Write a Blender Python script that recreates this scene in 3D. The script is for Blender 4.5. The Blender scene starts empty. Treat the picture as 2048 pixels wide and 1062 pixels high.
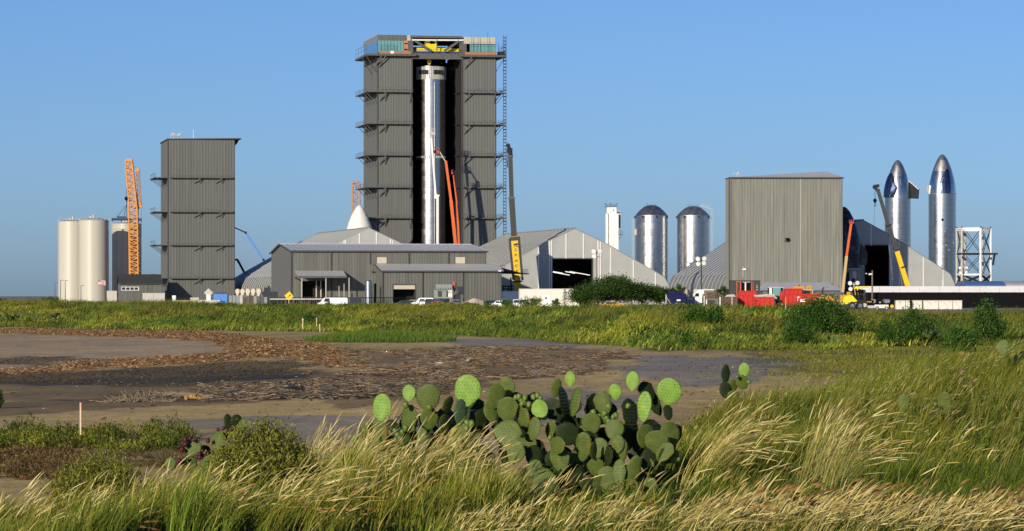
import bpy, bmesh, math, random
import numpy as np
from mathutils import Vector, Matrix
random.seed(7); RNG = np.random.default_rng(11)
SC = bpy.context.scene; COL = SC.collection
# ------------------------------------------------------------------ camera, sky, sun, exposure
F, HY, CH = 6900.0, 592.0, 3.0            # focal length in photo pixels, horizon row, eye height (m)
cam = bpy.data.cameras.new('camera'); camo = bpy.data.objects.new('camera', cam); COL.objects.link(camo)
cam.sensor_width = 36.0; cam.lens = 36.0*F/2048; cam.shift_y = 61/2048
cam.clip_start = 0.5; cam.clip_end = 60000
camo.location = (0, 0, CH); camo.rotation_euler = (math.radians(90), 0, 0); SC.camera = camo
AZ, EL = math.radians(28), math.radians(15.5)
SUN = Vector((-math.sin(AZ)*math.cos(EL), -math.cos(AZ)*math.cos(EL), math.sin(EL)))
W = bpy.data.worlds.new('World'); SC.world = W; W.use_nodes = True
nt = W.node_tree; bg = nt.nodes['Background']
sky = nt.nodes.new('ShaderNodeTexSky'); sky.sky_type = 'NISHITA'; sky.sun_disc = False
sky.sun_elevation = EL; sky.sun_rotation = math.radians(180)+AZ
sky.altitude = 0; sky.air_density = 0.66; sky.dust_density = 0.62; sky.ozone_density = 5.2
tint = nt.nodes.new('ShaderNodeMixRGB'); tint.blend_type = 'MULTIPLY'; tint.inputs[0].default_value = 1.0; tint.inputs[2].default_value = (.97, .965, 1.05, 1)
nt.links.new(sky.outputs[0], tint.inputs[1]); nt.links.new(tint.outputs[0], bg.inputs[0]); bg.inputs[1].default_value = 0.104
sl = bpy.data.lights.new('sun', 'SUN'); sl.energy = 4.8; sl.angle = math.radians(0.5); sl.color = (1.0, 0.88, 0.70)
so = bpy.data.objects.new('sun', sl); COL.objects.link(so); so.location = (-200, -300, 200)
so.rotation_euler = (-SUN).to_track_quat('-Z', 'Y').to_euler()
SC.view_settings.view_transform = 'Standard'; SC.view_settings.look = 'None'
SC.view_settings.exposure = 0.0; SC.view_settings.gamma = 1.0
SC.render.engine = 'CYCLES'; SC.cycles.max_bounces = 6; SC.cycles.use_denoising = True
SC.cycles.diffuse_bounces = 2; SC.cycles.glossy_bounces = 3; SC.cycles.transmission_bounces = 3; SC.cycles.transparent_max_bounces = 4
# ------------------------------------------------------------------ photo measure -> world place
def X(px, Y): return (px-1024)*Y/F
def Z(py, Y): return CH-(py-HY)*Y/F
def gp(px, py, z=0.0):
    Y = F*(CH-z)/(py-HY); return ((px-1024)*Y/F, Y)
G = 0.65                                   # ground level of the yard behind the bank
# ------------------------------------------------------------------ materials
M = {}
def principled(name):
    m = bpy.data.materials.new(name); m.use_nodes = True
    return m, m.node_tree, m.node_tree.nodes['Principled BSDF']
def mat(name, c, rough=0.6, metal=0.0, var=0.15, scale=1.5, stretch=(1,1,1), bump=0.0, spec=0.4, dirt=None):
    m, t, b = principled(name)
    b.inputs['Roughness'].default_value = rough; b.inputs['Metallic'].default_value = metal
    b.inputs['Specular IOR Level'].default_value = spec
    tc = t.nodes.new('ShaderNodeTexCoord'); mp = t.nodes.new('ShaderNodeMapping'); mp.inputs['Scale'].default_value = stretch
    t.links.new(tc.outputs['Object'], mp.inputs[0])
    n = t.nodes.new('ShaderNodeTexNoise'); n.inputs['Scale'].default_value = scale; n.inputs['Detail'].default_value = 5; n.inputs['Roughness'].default_value = .65
    t.links.new(mp.outputs[0], n.inputs['Vector'])
    r = t.nodes.new('ShaderNodeValToRGB'); r.color_ramp.elements[0].position = .3; r.color_ramp.elements[1].position = .7
    r.color_ramp.elements[0].color = tuple(max(0, k*(1-var)) for k in c)+(1,); r.color_ramp.elements[1].color = tuple(min(1, k*(1+var)) for k in c)+(1,)
    t.links.new(n.outputs[0], r.inputs[0]); out = r.outputs[0]
    if dirt:
        n2 = t.nodes.new('ShaderNodeTexNoise'); n2.inputs['Scale'].default_value = dirt[1]; n2.inputs['Detail'].default_value = 6
        t.links.new(mp.outputs[0], n2.inputs['Vector'])
        r2 = t.nodes.new('ShaderNodeValToRGB'); r2.color_ramp.elements[0].position = .52; r2.color_ramp.elements[1].position = .75
        r2.color_ramp.elements[1].color = (dirt[2],)*3+(1,); r2.color_ramp.elements[0].color = (0,0,0,1)
        t.links.new(n2.outputs[0], r2.inputs[0])
        mx = t.nodes.new('ShaderNodeMixRGB'); mx.inputs[2].default_value = tuple(dirt[0])+(1,)
        t.links.new(r2.outputs[0], mx.inputs[0]); t.links.new(out, mx.inputs[1]); out = mx.outputs[0]
    t.links.new(out, b.inputs['Base Color'])
    if bump:
        bp = t.nodes.new('ShaderNodeBump'); bp.inputs['Strength'].default_value = bump; bp.inputs['Distance'].default_value = .05
        t.links.new(n.outputs[0], bp.inputs['Height']); t.links.new(bp.outputs[0], b.inputs['Normal'])
    M[name] = m; return m
def vcol_mat(name, rough=0.7, trans=0.0, spec=0.2, noise=None):
    m, t, b = principled(name)
    a = t.nodes.new('ShaderNodeAttribute'); a.attribute_name = 'Col'; out = a.outputs['Color']
    b.inputs['Roughness'].default_value = rough; b.inputs['Specular IOR Level'].default_value = spec
    if noise:
        tc = t.nodes.new('ShaderNodeTexCoord'); mul = out
        for sc, st, lo, hi in noise:
            mp = t.nodes.new('ShaderNodeMapping'); mp.inputs['Scale'].default_value = st
            t.links.new(tc.outputs['Object'], mp.inputs[0])
            n = t.nodes.new('ShaderNodeTexNoise'); n.inputs['Scale'].default_value = sc; n.inputs['Detail'].default_value = 7; n.inputs['Roughness'].default_value = .7
            t.links.new(mp.outputs[0], n.inputs['Vector'])
            mr = t.nodes.new('ShaderNodeMapRange'); mr.inputs[1].default_value = .3; mr.inputs[2].default_value = .7; mr.inputs[3].default_value = lo; mr.inputs[4].default_value = hi
            t.links.new(n.outputs[0], mr.inputs[0])
            x = t.nodes.new('ShaderNodeMixRGB'); x.blend_type = 'MULTIPLY'; x.inputs[0].default_value = 1
            t.links.new(mul, x.inputs[1]); t.links.new(mr.outputs[0], x.inputs[2]); mul = x.outputs[0]
        out = mul
        bp = t.nodes.new('ShaderNodeBump'); bp.inputs['Strength'].default_value = .5; bp.inputs['Distance'].default_value = .03
        t.links.new(n.outputs[0], bp.inputs['Height']); t.links.new(bp.outputs[0], b.inputs['Normal'])
    if name == 'ground':
        mr = t.nodes.new('ShaderNodeMapRange'); mr.inputs[3].default_value = .66; mr.inputs[4].default_value = .92; t.links.new(a.outputs['Alpha'], mr.inputs[0]); t.links.new(mr.outputs[0], b.inputs['Roughness'])
    t.links.new(out, b.inputs['Base Color'])
    if trans:
        tr = t.nodes.new('ShaderNodeBsdfTranslucent'); t.links.new(out, tr.inputs[0])
        mx = t.nodes.new('ShaderNodeMixShader'); mx.inputs[0].default_value = trans
        t.links.new(b.outputs[0], mx.inputs[1]); t.links.new(tr.outputs[0], mx.inputs[2])
        t.links.new(mx.outputs[0], t.nodes['Material Output'].inputs[0])
    M[name] = m; return m
SV = (1, 1, .03)                           # vertical streaks
mat('clad', (.124,.130,.122), .55, 0, .10, 1.3, SV, dirt=((.10,.103,.097), .5, .5))
mat('clad_mid', (.112,.118,.111), .55, 0, .14, 1.6, SV, dirt=((.085,.088,.082), .5, .5))
mat('clad_front', (.126,.130,.115), .5, 0, .24, 1.2, SV, dirt=((.10,.10,.092), .4, .5))
mat('clad_pale', (.20,.205,.175), .5, 0, .30, 2.2, SV, dirt=((.155,.155,.135), .6, .5))
mat('clad_flat', (.15,.152,.14), .6, 0, .06, .4)
mat('trim', (.07,.068,.065), .75, 0, .1, spec=.15); mat('steel_dark', (.028,.029,.032), .8, .0, .2, spec=.12)
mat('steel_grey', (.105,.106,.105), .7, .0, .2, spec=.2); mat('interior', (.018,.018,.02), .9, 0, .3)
mat('roof_metal', (.46,.465,.47), .45, .0, .08, .8); mat('roof_white', (.75,.74,.72), .5, 0, .06, .4)
mat('tent', (.40,.415,.40), .6, 0, .06, .3, dirt=((.33,.345,.33), .25, .5)); mat('tent_skin', (.20,.20,.19), .38, 0, .08, .6)
mat('white', (.78,.77,.74), .45, 0, .05); mat('cream', (.70,.67,.58), .35, 0, .06, .5, SV, dirt=((.60,.55,.44), .3, .5)); mat('tank_cream', (.50,.485,.41), .3, 0, .05, .6, SV, spec=.6, dirt=((.42,.395,.32), .35, .5))
mat('machine_grey', (.21,.245,.23), .5, 0, .12); mat('beige', (.50,.45,.36), .6, 0, .06); mat('cone_white', (.74,.73,.68), .5, 0, .04, .5)
def steel(name, c, rough, var):
    m, t, b = principled(name); b.inputs['Metallic'].default_value = 1.0
    tc = t.nodes.new('ShaderNodeTexCoord'); mp = t.nodes.new('ShaderNodeMapping'); mp.inputs['Scale'].default_value = (1,1,.35); t.links.new(tc.outputs['Object'], mp.inputs[0])
    n = t.nodes.new('ShaderNodeTexNoise'); n.inputs['Scale'].default_value = .9; n.inputs['Detail'].default_value = 6; t.links.new(mp.outputs[0], n.inputs['Vector'])
    mr = t.nodes.new('ShaderNodeMapRange'); mr.inputs[1].default_value = .3; mr.inputs[2].default_value = .7; mr.inputs[3].default_value = rough*.88; mr.inputs[4].default_value = rough*1.15
    oi = t.nodes.new('ShaderNodeObjectInfo'); mo = t.nodes.new('ShaderNodeMapRange'); mo.inputs[3].default_value = .93; mo.inputs[4].default_value = 1.09; t.links.new(oi.outputs['Random'], mo.inputs[0]); mm = t.nodes.new('ShaderNodeMath'); mm.operation = 'MULTIPLY'
    t.links.new(n.outputs[0], mr.inputs[0]); t.links.new(mr.outputs[0], mm.inputs[0]); t.links.new(mo.outputs[0], mm.inputs[1]); t.links.new(mm.outputs[0], b.inputs['Roughness'])
    r = t.nodes.new('ShaderNodeValToRGB'); r.color_ramp.elements[0].position = .3; r.color_ramp.elements[1].position = .7
    r.color_ramp.elements[0].color = tuple(k*(1-var) for k in c)+(1,); r.color_ramp.elements[1].color = tuple(min(1,k*(1+var)) for k in c)+(1,)
    t.links.new(n.outputs[0], r.inputs[0]); t.links.new(r.outputs[0], b.inputs['Base Color'])
    M[name] = m
steel('stainless', (.62,.60,.57), .24, .10); steel('stainless_dark', (.47,.46,.44), .45, .15); steel('stainless_flap', (.10,.13,.20), .28, .1)  # flap steel has the dark blue sky reflection put into its colour
steel('silo_steel', (.60,.60,.58), .30, .08)
mat('tile_black', (.022,.023,.027), .35, 0, .4, 1.2, dirt=((.20,.22,.27), .6, .8))
mat('yellow', (.72,.47,.012), .4, 0, .08); mat('yellow_pale', (.75,.62,.02), .4, 0, .08); mat('orange', (.62,.115,.022), .4, 0, .08)
mat('orange_lattice', (.62,.255,.03), .5, 0, .12); mat('orange_tan', (.42,.21,.09), .5, 0, .15); mat('ochre', (.55,.27,.03), .5, 0, .12)
mat('red', (.52,.022,.014), .42, 0, .12, 1.2, dirt=((.33,.05,.03), 1.1, .5)); mat('red_basket', (.42,.06,.045), .5); mat('blue_boom', (.06,.22,.60), .4, 0, .05)
mat('navy', (.012,.016,.07), .8, 0, .2, spec=.12); mat('navy_wall', (.03,.055,.13), .5, 0, .1); mat('blue_roof', (.09,.17,.36), .4, 0, .1)
mat('boom_grey', (.06,.062,.06), .75, 0, .15, spec=.15); mat('black', (.006,.006,.007), .8, 0, .3, spec=.1); mat('rubber', (.02,.02,.02), .85, 0, .2)
mat('glass_dark', (.02,.03,.04), .06, 0, .1, spec=.8); mat('glass_teal', (.13,.33,.33), .12, 0, .1, .3, spec=.9); mat('glass_blue', (.05,.16,.42), .1, 0, .1, .3, spec=.9)
mat('plank', (.36,.17,.10), .8, 0, .35, 3); mat('sheathing', (.46,.44,.38), .7, 0, .08); mat('copper_panel', (.50,.22,.12), .7, 0, .1)
mat('brown', (.10,.065,.045), .8, 0, .3, 3); mat('tan_boom', (.48,.36,.16), .5, 0, .1); mat('sand', (.66,.55,.40), .95, 0, .12, 4, bump=.6)
mat('concrete', (.46,.45,.42), .8, 0, .1, 1.2); mat('sign_yellow', (.78,.55,.008), .45, 0, .03); mat('sign_grey', (.42,.42,.40), .5, .3, .05); mat('sign_white', (.80,.80,.76), .5, 0, .03)
mat('marking', (.012,.012,.012), .6, 0, .02); mat('car_white', (.74,.74,.73), .25, 0, .02); mat('car_dark', (.03,.035,.045), .25, 0, .05); mat('car_blue', (.035,.07,.18), .25, 0, .05)
mat('car_red', (.30,.02,.025), .25, 0, .05); mat('car_silver', (.35,.37,.38), .3, .3, .05); mat('car_yellow', (.55,.30,.03), .35, 0, .05); mat('chrome', (.7,.7,.7), .15, 1, .05); mat('lamp_glass', (.75,.78,.75), .15, 0, .05)
mat('wood_stake', (.62,.50,.36), .8, 0, .12, 6); mat('pink_paint', (.75,.30,.30), .7); mat('marker_orange', (.75,.25,.04), .5); mat('driftwood', (.20,.155,.105), .9, 0, .35, 4, (1,1,6), bump=.8)
mat('log_yellow', (.40,.24,.07), .9, 0, .3, 4); mat('wood_pole', (.20,.155,.12), .9, 0, .3, 3, (1,1,.2)); mat('trunk', (.11,.085,.06), .9, 0, .3, 5, (1,1,.3), bump=.8)
mat('flag_red', (.45,.03,.04), .8); mat('flag_white', (.75,.73,.70), .8); mat('flag_blue', (.03,.04,.16), .8)
mat('areole', (.045,.055,.018), .8, 0, .2, 20)
vcol_mat('leaf', .55, .2, .25); vcol_mat('grass', .6, .16, .2); vcol_mat('litter', .85, 0, .15); vcol_mat('cactus_bit', .5, .1, .3)
vcol_mat('ground', .88, 0, .25, noise=((.35,(1,.5,1),.7,1.25), (2.2,(1,.3,1),.72,1.25), (11,(1,.3,1),.7,1.25)))
def lampmat(name, c, s):
    m, t, b = principled(name); b.inputs['Base Color'].default_value = c+(1,); b.inputs['Emission Color'].default_value = c+(1,); b.inputs['Emission Strength'].default_value = s; M[name] = m
lampmat('tube_lamp', (1,.98,.9), 1.2)
def padmat(name, c):
    m, t, b = principled(name); tc = t.nodes.new('ShaderNodeTexCoord'); oi = t.nodes.new('ShaderNodeObjectInfo')
    add = t.nodes.new('ShaderNodeVectorMath'); add.operation = 'ADD'; t.links.new(tc.outputs['Object'], add.inputs[0]); t.links.new(oi.outputs['Random'], add.inputs[1])
    n = t.nodes.new('ShaderNodeTexNoise'); n.inputs['Scale'].default_value = 2.6; n.inputs['Detail'].default_value = 6; t.links.new(add.outputs[0], n.inputs['Vector'])
    r = t.nodes.new('ShaderNodeValToRGB'); e = r.color_ramp.elements; e[0].position = .3; e[0].color = tuple(k*.72 for k in c)+(1,); e[1].position = .62; e[1].color = tuple(c)+(1,)
    x = e.new(.68); x.color = (c[0]*1.5+.03, c[1]*1.05, c[2]*.8, 1); x = e.new(.77); x.color = (c[0]*1.1+.10, c[1]*.6+.05, c[2]*.6+.02, 1)
    t.links.new(n.outputs[0], r.inputs[0]); t.links.new(r.outputs[0], b.inputs['Base Color'])
    b.inputs['Roughness'].default_value = .55; b.inputs['Specular IOR Level'].default_value = .2
    bp = t.nodes.new('ShaderNodeBump'); bp.inputs['Strength'].default_value = .25; bp.inputs['Distance'].default_value = .03; t.links.new(n.outputs[0], bp.inputs['Height']); t.links.new(bp.outputs[0], b.inputs['Normal'])
    M[name] = m
padmat('pad_bright', (.19,.33,.05)); padmat('pad_mid', (.088,.125,.022)); padmat('pad_dark', (.02,.034,.009)); padmat('pad_blue', (.05,.10,.045)); padmat('pad_pale', (.11,.155,.036))  # on the cactus, bright and dark pads have sun and shade in their colour
mat('fruit_green', (.115,.17,.03), .45, 0, .2, 8); mat('fruit_red', (.06,.008,.013), .6, 0, .3, 8); mat('pad_dry', (.40,.20,.09), .8, 0, .2, 6)
# ------------------------------------------------------------------ mesh builder
class MB:
    def __init__(s): s.v = []; s.f = []
    def add(s, vs, fs):
        o = len(s.v); s.v += [tuple(p) for p in vs]; s.f += [tuple(i+o for i in f) for f in fs]; return s
    def box(s, x0, x1, y0, y1, z0, z1):
        return s.add([(x0,y0,z0),(x1,y0,z0),(x1,y1,z0),(x0,y1,z0),(x0,y0,z1),(x1,y0,z1),(x1,y1,z1),(x0,y1,z1)],
                     [(0,3,2,1),(4,5,6,7),(0,1,5,4),(1,2,6,5),(2,3,7,6),(3,0,4,7)])
    def bar(s, p, q, w, h=None):
        h = h or w; p = Vector(p); q = Vector(q); d = (q-p).normalized()
        up = Vector((0,0,1)) if abs(d.z) < .95 else Vector((0,1,0))
        a = d.cross(up).normalized()*w/2; b = a.cross(d).normalized()*h/2
        vs = [p-a-b, p+a-b, p+a+b, p-a+b, q-a-b, q+a-b, q+a+b, q-a+b]
        return s.add(vs, [(0,1,2,3),(7,6,5,4),(0,4,5,1),(1,5,6,2),(2,6,7,3),(3,7,4,0)])
    def tube(s, p, q, r0, r1=None, n=8):
        r1 = r0 if r1 is None else r1; p = Vector(p); q = Vector(q); d = (q-p).normalized()
        up = Vector((0,0,1)) if abs(d.z) < .95 else Vector((0,1,0))
        a = d.cross(up).normalized(); b = a.cross(d)
        vs = [p+(a*math.cos(2*math.pi*i/n)+b*math.sin(2*math.pi*i/n))*r0 for i in range(n)]+[q+(a*math.cos(2*math.pi*i/n)+b*math.sin(2*math.pi*i/n))*r1 for i in range(n)]
        return s.add(vs, [(i,(i+1)%n,n+(i+1)%n,n+i) for i in range(n)]+[tuple(range(n-1,-1,-1)), tuple(range(n,2*n))])
    def prism(s, pts, y0, y1):             # polygon in xz pushed along y
        n = len(pts); vs = [(x,y0,z) for x,z in pts]+[(x,y1,z) for x,z in pts]
        return s.add(vs, [tuple(range(n)), tuple(range(2*n-1,n-1,-1))]+[(i,n+i,n+(i+1)%n,(i+1)%n) for i in range(n)])
    def prismx(s, pts, x0, x1):            # polygon in yz pushed along x
        n = len(pts); vs = [(x0,y,z) for y,z in pts]+[(x1,y,z) for y,z in pts]
        return s.add(vs, [tuple(range(n)), tuple(range(2*n-1,n-1,-1))]+[(i,n+i,n+(i+1)%n,(i+1)%n) for i in range(n)])
    def lathe(s, prof, n=32, cx=0, cy=0):
        vs = [(cx+r*math.cos(2*math.pi*i/n), cy+r*math.sin(2*math.pi*i/n), z) for r, z in prof for i in range(n)]
        fs = [(k*n+i, k*n+(i+1)%n, (k+1)*n+(i+1)%n, (k+1)*n+i) for k in range(len(prof)-1) for i in range(n)]
        fs += [tuple(range(n-1,-1,-1)), tuple(range((len(prof)-1)*n, len(prof)*n))]
        return s.add(vs, fs)
    def ball(s, c, r, n=10, m=6, sz=1.0):
        prof = [(max(1e-4, r*math.sin(math.pi*k/m)), -r*math.cos(math.pi*k/m)*sz) for k in range(m+1)]
        o = MB().lathe(prof, n); return s.add([(c[0]+x, c[1]+y, c[2]+z) for x,y,z in o.v], o.f)
    def corr(s, x0, x1, z0, z1, y=0.0, pitch=.6, d=.07):   # ribbed metal sheet facing -y
        n = max(1, round((x1-x0)/pitch)); p = (x1-x0)/n; xs = []
        for i in range(n):
            a = x0+i*p; xs += [(a,y),(a+.52*p,y),(a+.60*p,y-d),(a+.92*p,y-d)]
        xs.append((x1,y)); m = len(xs)
        s.add([(a,b,z0) for a,b in xs]+[(a,b,z1) for a,b in xs], [(i,i+1,m+i+1,m+i) for i in range(m-1)]); return s
    def corry(s, y0, y1, z0, z1, x=0.0, pitch=.6, d=.07):  # ribbed sheet facing -x
        n = max(1, round((y1-y0)/pitch)); p = (y1-y0)/n; ys = []
        for i in range(n):
            a = y0+i*p; ys += [(a,x),(a+.52*p,x),(a+.60*p,x-d),(a+.92*p,x-d)]
        ys.append((y1,x)); m = len(ys)
        s.add([(b,a,z0) for a,b in ys]+[(b,a,z1) for a,b in ys], [(i+1,i,m+i,m+i+1) for i in range(m-1)]); return s
    def lattice(s, p, q, w0, w1, n, rc, rd):
        p = Vector(p); q = Vector(q); d = (q-p).normalized(); v = Vector((0,1,0)); v = (v-d*v.dot(d)).normalized(); u = d.cross(v)
        cs = [(1,1),(1,-1),(-1,-1),(-1,1)]
        def pt(k, c):
            t = k/n; w = (w0*(1-t)+w1*t)/2; return p+(q-p)*t+u*w*c[0]+v*w*c[1]
        for c in cs: s.bar(pt(0,c), pt(n,c), rc)
        for k in range(n+1):
            for j in range(4):
                s.bar(pt(k,cs[j]), pt(k,cs[(j+1)%4]), rd)
                if k < n: s.bar(pt(k,cs[j if k%2 else (j+1)%4]), pt(k+1,cs[(j+1)%4 if k%2 else j]), rd)
        return s
    def mesh(s, name, material, smooth=False, recalc=True):
        me = bpy.data.meshes.new(name); me.from_pydata(s.v, [], s.f)
        if recalc:
            bm = bmesh.new(); bm.from_mesh(me); bmesh.ops.recalc_face_normals(bm, faces=bm.faces); bm.to_mesh(me); bm.free()
        if smooth: me.polygons.foreach_set('use_smooth', [True]*len(me.polygons))
        me.materials.append(M[material]); return me
    def build(s, name, material, parent=None, smooth=False, recalc=True, sharp=None):
        me = s.mesh(name, material, smooth, recalc)
        if smooth and sharp: me.set_sharp_from_angle(angle=math.radians(sharp))
        return obj(name, me, parent)
def obj(name, data, parent=None, loc=None, rot=None, scale=None):
    o = bpy.data.objects.new(name, data); COL.objects.link(o)
    if parent is not None: o.parent = parent
    if loc is not None: o.location = loc
    if rot is not None: o.rotation_euler = rot
    if scale is not None: o.scale = scale
    return o
USED = {}
def tag(o, label, cat, group=None, kind=None):
    o['label'] = label
    if cat: o['category'] = cat
    if group: o['group'] = group
    if kind: o['kind'] = kind
    return o
def thing(name, label, cat, loc=(0,0,0), rz=0.0, group=None):
    return tag(obj(name, None, None, loc, (0,0,rz)), label, cat, group)
class Fr:                                  # a building's own axes: x along its front, y back, z up from the yard
    def __init__(s, px, Y, deg=0.0, z=G):
        s.a = math.radians(deg); s.X0 = X(px, Y); s.Y0 = Y; s.z0 = z; s.c = math.cos(s.a); s.s = math.sin(s.a)
    def x(s, px, ly=0.0):
        u = (px-1024)/F; return (u*(s.Y0+ly*s.c)-s.X0+ly*s.s)/(s.c-u*s.s)
    def z(s, px, py, ly=0.0):
        return Z(py, s.Y0+ly*s.c+s.x(px,ly)*s.s)-s.z0
    def thing(s, name, label, cat, group=None): return thing(name, label, cat, (s.X0, s.Y0, s.z0), s.a, group)
# fast meshes from arrays
def fast(name, V, Q, material, C=None, parent=None, tri=False):
    me = bpy.data.meshes.new(name); k = 3 if tri else 4; nf = len(Q)
    me.vertices.add(len(V)); me.vertices.foreach_set('co', np.asarray(V, np.float32).ravel())
    me.loops.add(nf*k); me.loops.foreach_set('vertex_index', np.asarray(Q, np.int32).ravel())
    me.polygons.add(nf); me.polygons.foreach_set('loop_start', np.arange(0, nf*k, k, dtype=np.int32)); me.polygons.foreach_set('loop_total', np.full(nf, k, np.int32))
    me.update(calc_edges=True)
    if C is not None:
        ca = me.color_attributes.new('Col', 'FLOAT_COLOR', 'POINT'); c4 = np.ones((len(V),4), np.float32); c4[:,:C.shape[1]] = C; ca.data.foreach_set('color', c4.ravel())
    me.materials.append(M[material]); return obj(name, me, parent)
def ss(a, b, x):
    t = np.clip((np.asarray(x, float)-a)/(b-a), 0, 1); return t*t*(3-2*t)
def vnoise(x, y, seed=0):
    x = np.asarray(x, float); y = np.asarray(y, float); xi = np.floor(x); yi = np.floor(y); fx = x-xi; fy = y-yi
    fx = fx*fx*(3-2*fx); fy = fy*fy*(3-2*fy)
    def h(a, b): v = np.sin(a*127.1+b*311.7+seed*74.7)*43758.5453; return v-np.floor(v)
    return (h(xi,yi)*(1-fx)+h(xi+1,yi)*fx)*(1-fy)+(h(xi,yi+1)*(1-fx)+h(xi+1,yi+1)*fx)*fy
def fbm(x, y, seed=0): return .5*vnoise(x,y,seed)+.3*vnoise(x*2.1,y*2.1,seed+1)+.2*vnoise(x*4.3,y*4.3,seed+2)
# ------------------------------------------------------------------ terrain
FX = np.array([-200,-48,-27,-16,-6,0,5.4,8,17.4,25,60,200.]); FY = np.array([340,329,298,289,272,243,211,188,192,204,215,240.])
CX = np.array([-200,-60,-45,-25,-10,2,12,20,30,60,200.]); CZ = np.array([2.1,2.1,2.05,1.8,1.72,1.78,1.95,1.82,1.28,1.2,1.2])
def hgt(x, y):
    x = np.asarray(x, float); y = np.asarray(y, float)
    s2 = ss(1.6, 10.5, x); Yb = 50+7*ss(.8,3,x)+24*s2
    base = .26+.38*ss(-5.6,-2.6,x)
    fore = (base+.95*s2*ss(38,62,y)+.16*(fbm(x*.5,y*.25,3)-.5))*(1-ss(Yb-14,Yb+9+16*s2,y))*ss(8,22,y)
    fore = np.where(y < 30, np.maximum(fore, .5*(1-ss(4,30,y))*0+fore), fore)
    ft = np.interp(x, FX, FY); d = y-ft; zc = np.interp(x, CX, CZ)
    w = 62.0; up = ss(-3, w, d)**.85; dn = ss(w, w+60, d)
    nb = ((fbm(x*.09+5, y*.05, 8)-.5)*.6+(fbm(x*.3+5, y*.12, 9)-.5)*.35)*ss(2,25,d)*(1-dn)
    berm = zc*up*(1-dn)+G*dn+nb
    isl = .4*np.exp(-(((x+8.5)/4.2)**2+((y-222)/11)**2))
    mud = .05*(fbm(x*.12,y*.06,5)-.5)*(1-ss(-5,5,d))
    fore = fore+.42*np.exp(-((x-3.9)/1.3)**2-((y-60)/6)**2)
    return fore+np.where(d > -3, berm, 0)+isl+mud
def lines(parts):
    o = []
    for a, b, st in parts: o += list(np.arange(a, b, st))
    return np.array(o)
xs = lines([(8,14,.25),(14,60,.6),(60,200,6),(200,1000,80),(1000,9001,1000)]); xs = np.concatenate([-xs[::-1], np.arange(-7.75,8,.25), xs])
ys = lines([(-400,0,80),(0,24,4),(24,100,.5),(100,420,1.4),(420,1300,22),(1300,4000,300),(4000,24001,2500)])
GX, GY = np.meshgrid(xs, ys); gx = GX.ravel(); gy = GY.ravel(); gz = hgt(gx, gy)
def inpoly(x, y, poly):
    ins = np.zeros(len(x), bool); n = len(poly); j = n-1
    for i in range(n):
        xi, yi = poly[i]; xj, yj = poly[j]
        c = ((yi > y) != (yj > y)) & (x < (xj-xi)*(y-yi)/(yj-yi+1e-12)+xi); ins ^= c; j = i
    return ins
def G2(poly): return [gp(a, b) for a, b in poly]
WRACK = [G2([(-60,656),(120,657),(300,661),(430,665),(560,677),(690,696),(705,715),(700,733),(655,738),(600,722),(480,716),(420,726),(300,732),(160,742),(40,748),(-60,757),
             (-60,741),(40,735),(150,724),(250,718),(350,713),(420,707),(452,697),(440,684),(360,678),(200,672),(60,668),(-60,667)])]
ALGAE = [G2([(-60,744),(120,745),(300,734),(470,720),(600,724),(670,742),(560,752),(430,768),(250,772),(60,770),(-60,772)]), G2([(-60,714),(120,716),(220,720),(130,727),(-60,734)])]
DRIFT = [G2([(690,700),(760,704),(900,698),(1050,694),(1180,700),(1240,716),(1200,734),(1120,752),(980,762),(900,776),(780,796),(600,800),(420,803),(210,807),(180,798),(420,786),(560,774),(650,748),(700,736)])]
WET = [G2([(870,678),(1000,677),(1190,688),(1150,697),(960,696)]), G2([(1190,708),(1420,712),(1560,716),(1540,740),(1400,780),(1300,765),(1240,728)]), G2([(250,838),(520,832),(800,826),(980,800),(1200,775),(1300,800),(900,900),(420,885)])]
DARKMUD = [G2([(-60,742),(300,738),(640,742),(690,760),(600,790),(430,812),(200,824),(-60,834)]), G2([(700,740),(1000,765),(880,800),(700,812),(560,806)])]
BLACK = [G2([(90,800),(200,796),(420,793),(640,788),(640,794),(420,801),(200,804)]), G2([(-60,764),(200,758),(420,752),(640,746),(600,756),(300,768),(60,772)])]
PAN = [G2([(-60,668),(200,672),(360,678),(440,684),(452,697),(420,707),(250,718),(-60,742)])]
def soft(x, y, polys, seed, amp=2.2, fx=.35, fy=.12):
    ax = x+(fbm(x*fx,y*fy,seed)-.5)*amp*2; ay = y+(fbm(x*fx+9,y*fy+4,seed+7)-.5)*amp*7*np.clip(y/200,.2,1)
    r = np.zeros(len(x), bool)
    for p in polys: r |= inpoly(ax, ay, p)
    return r
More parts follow.
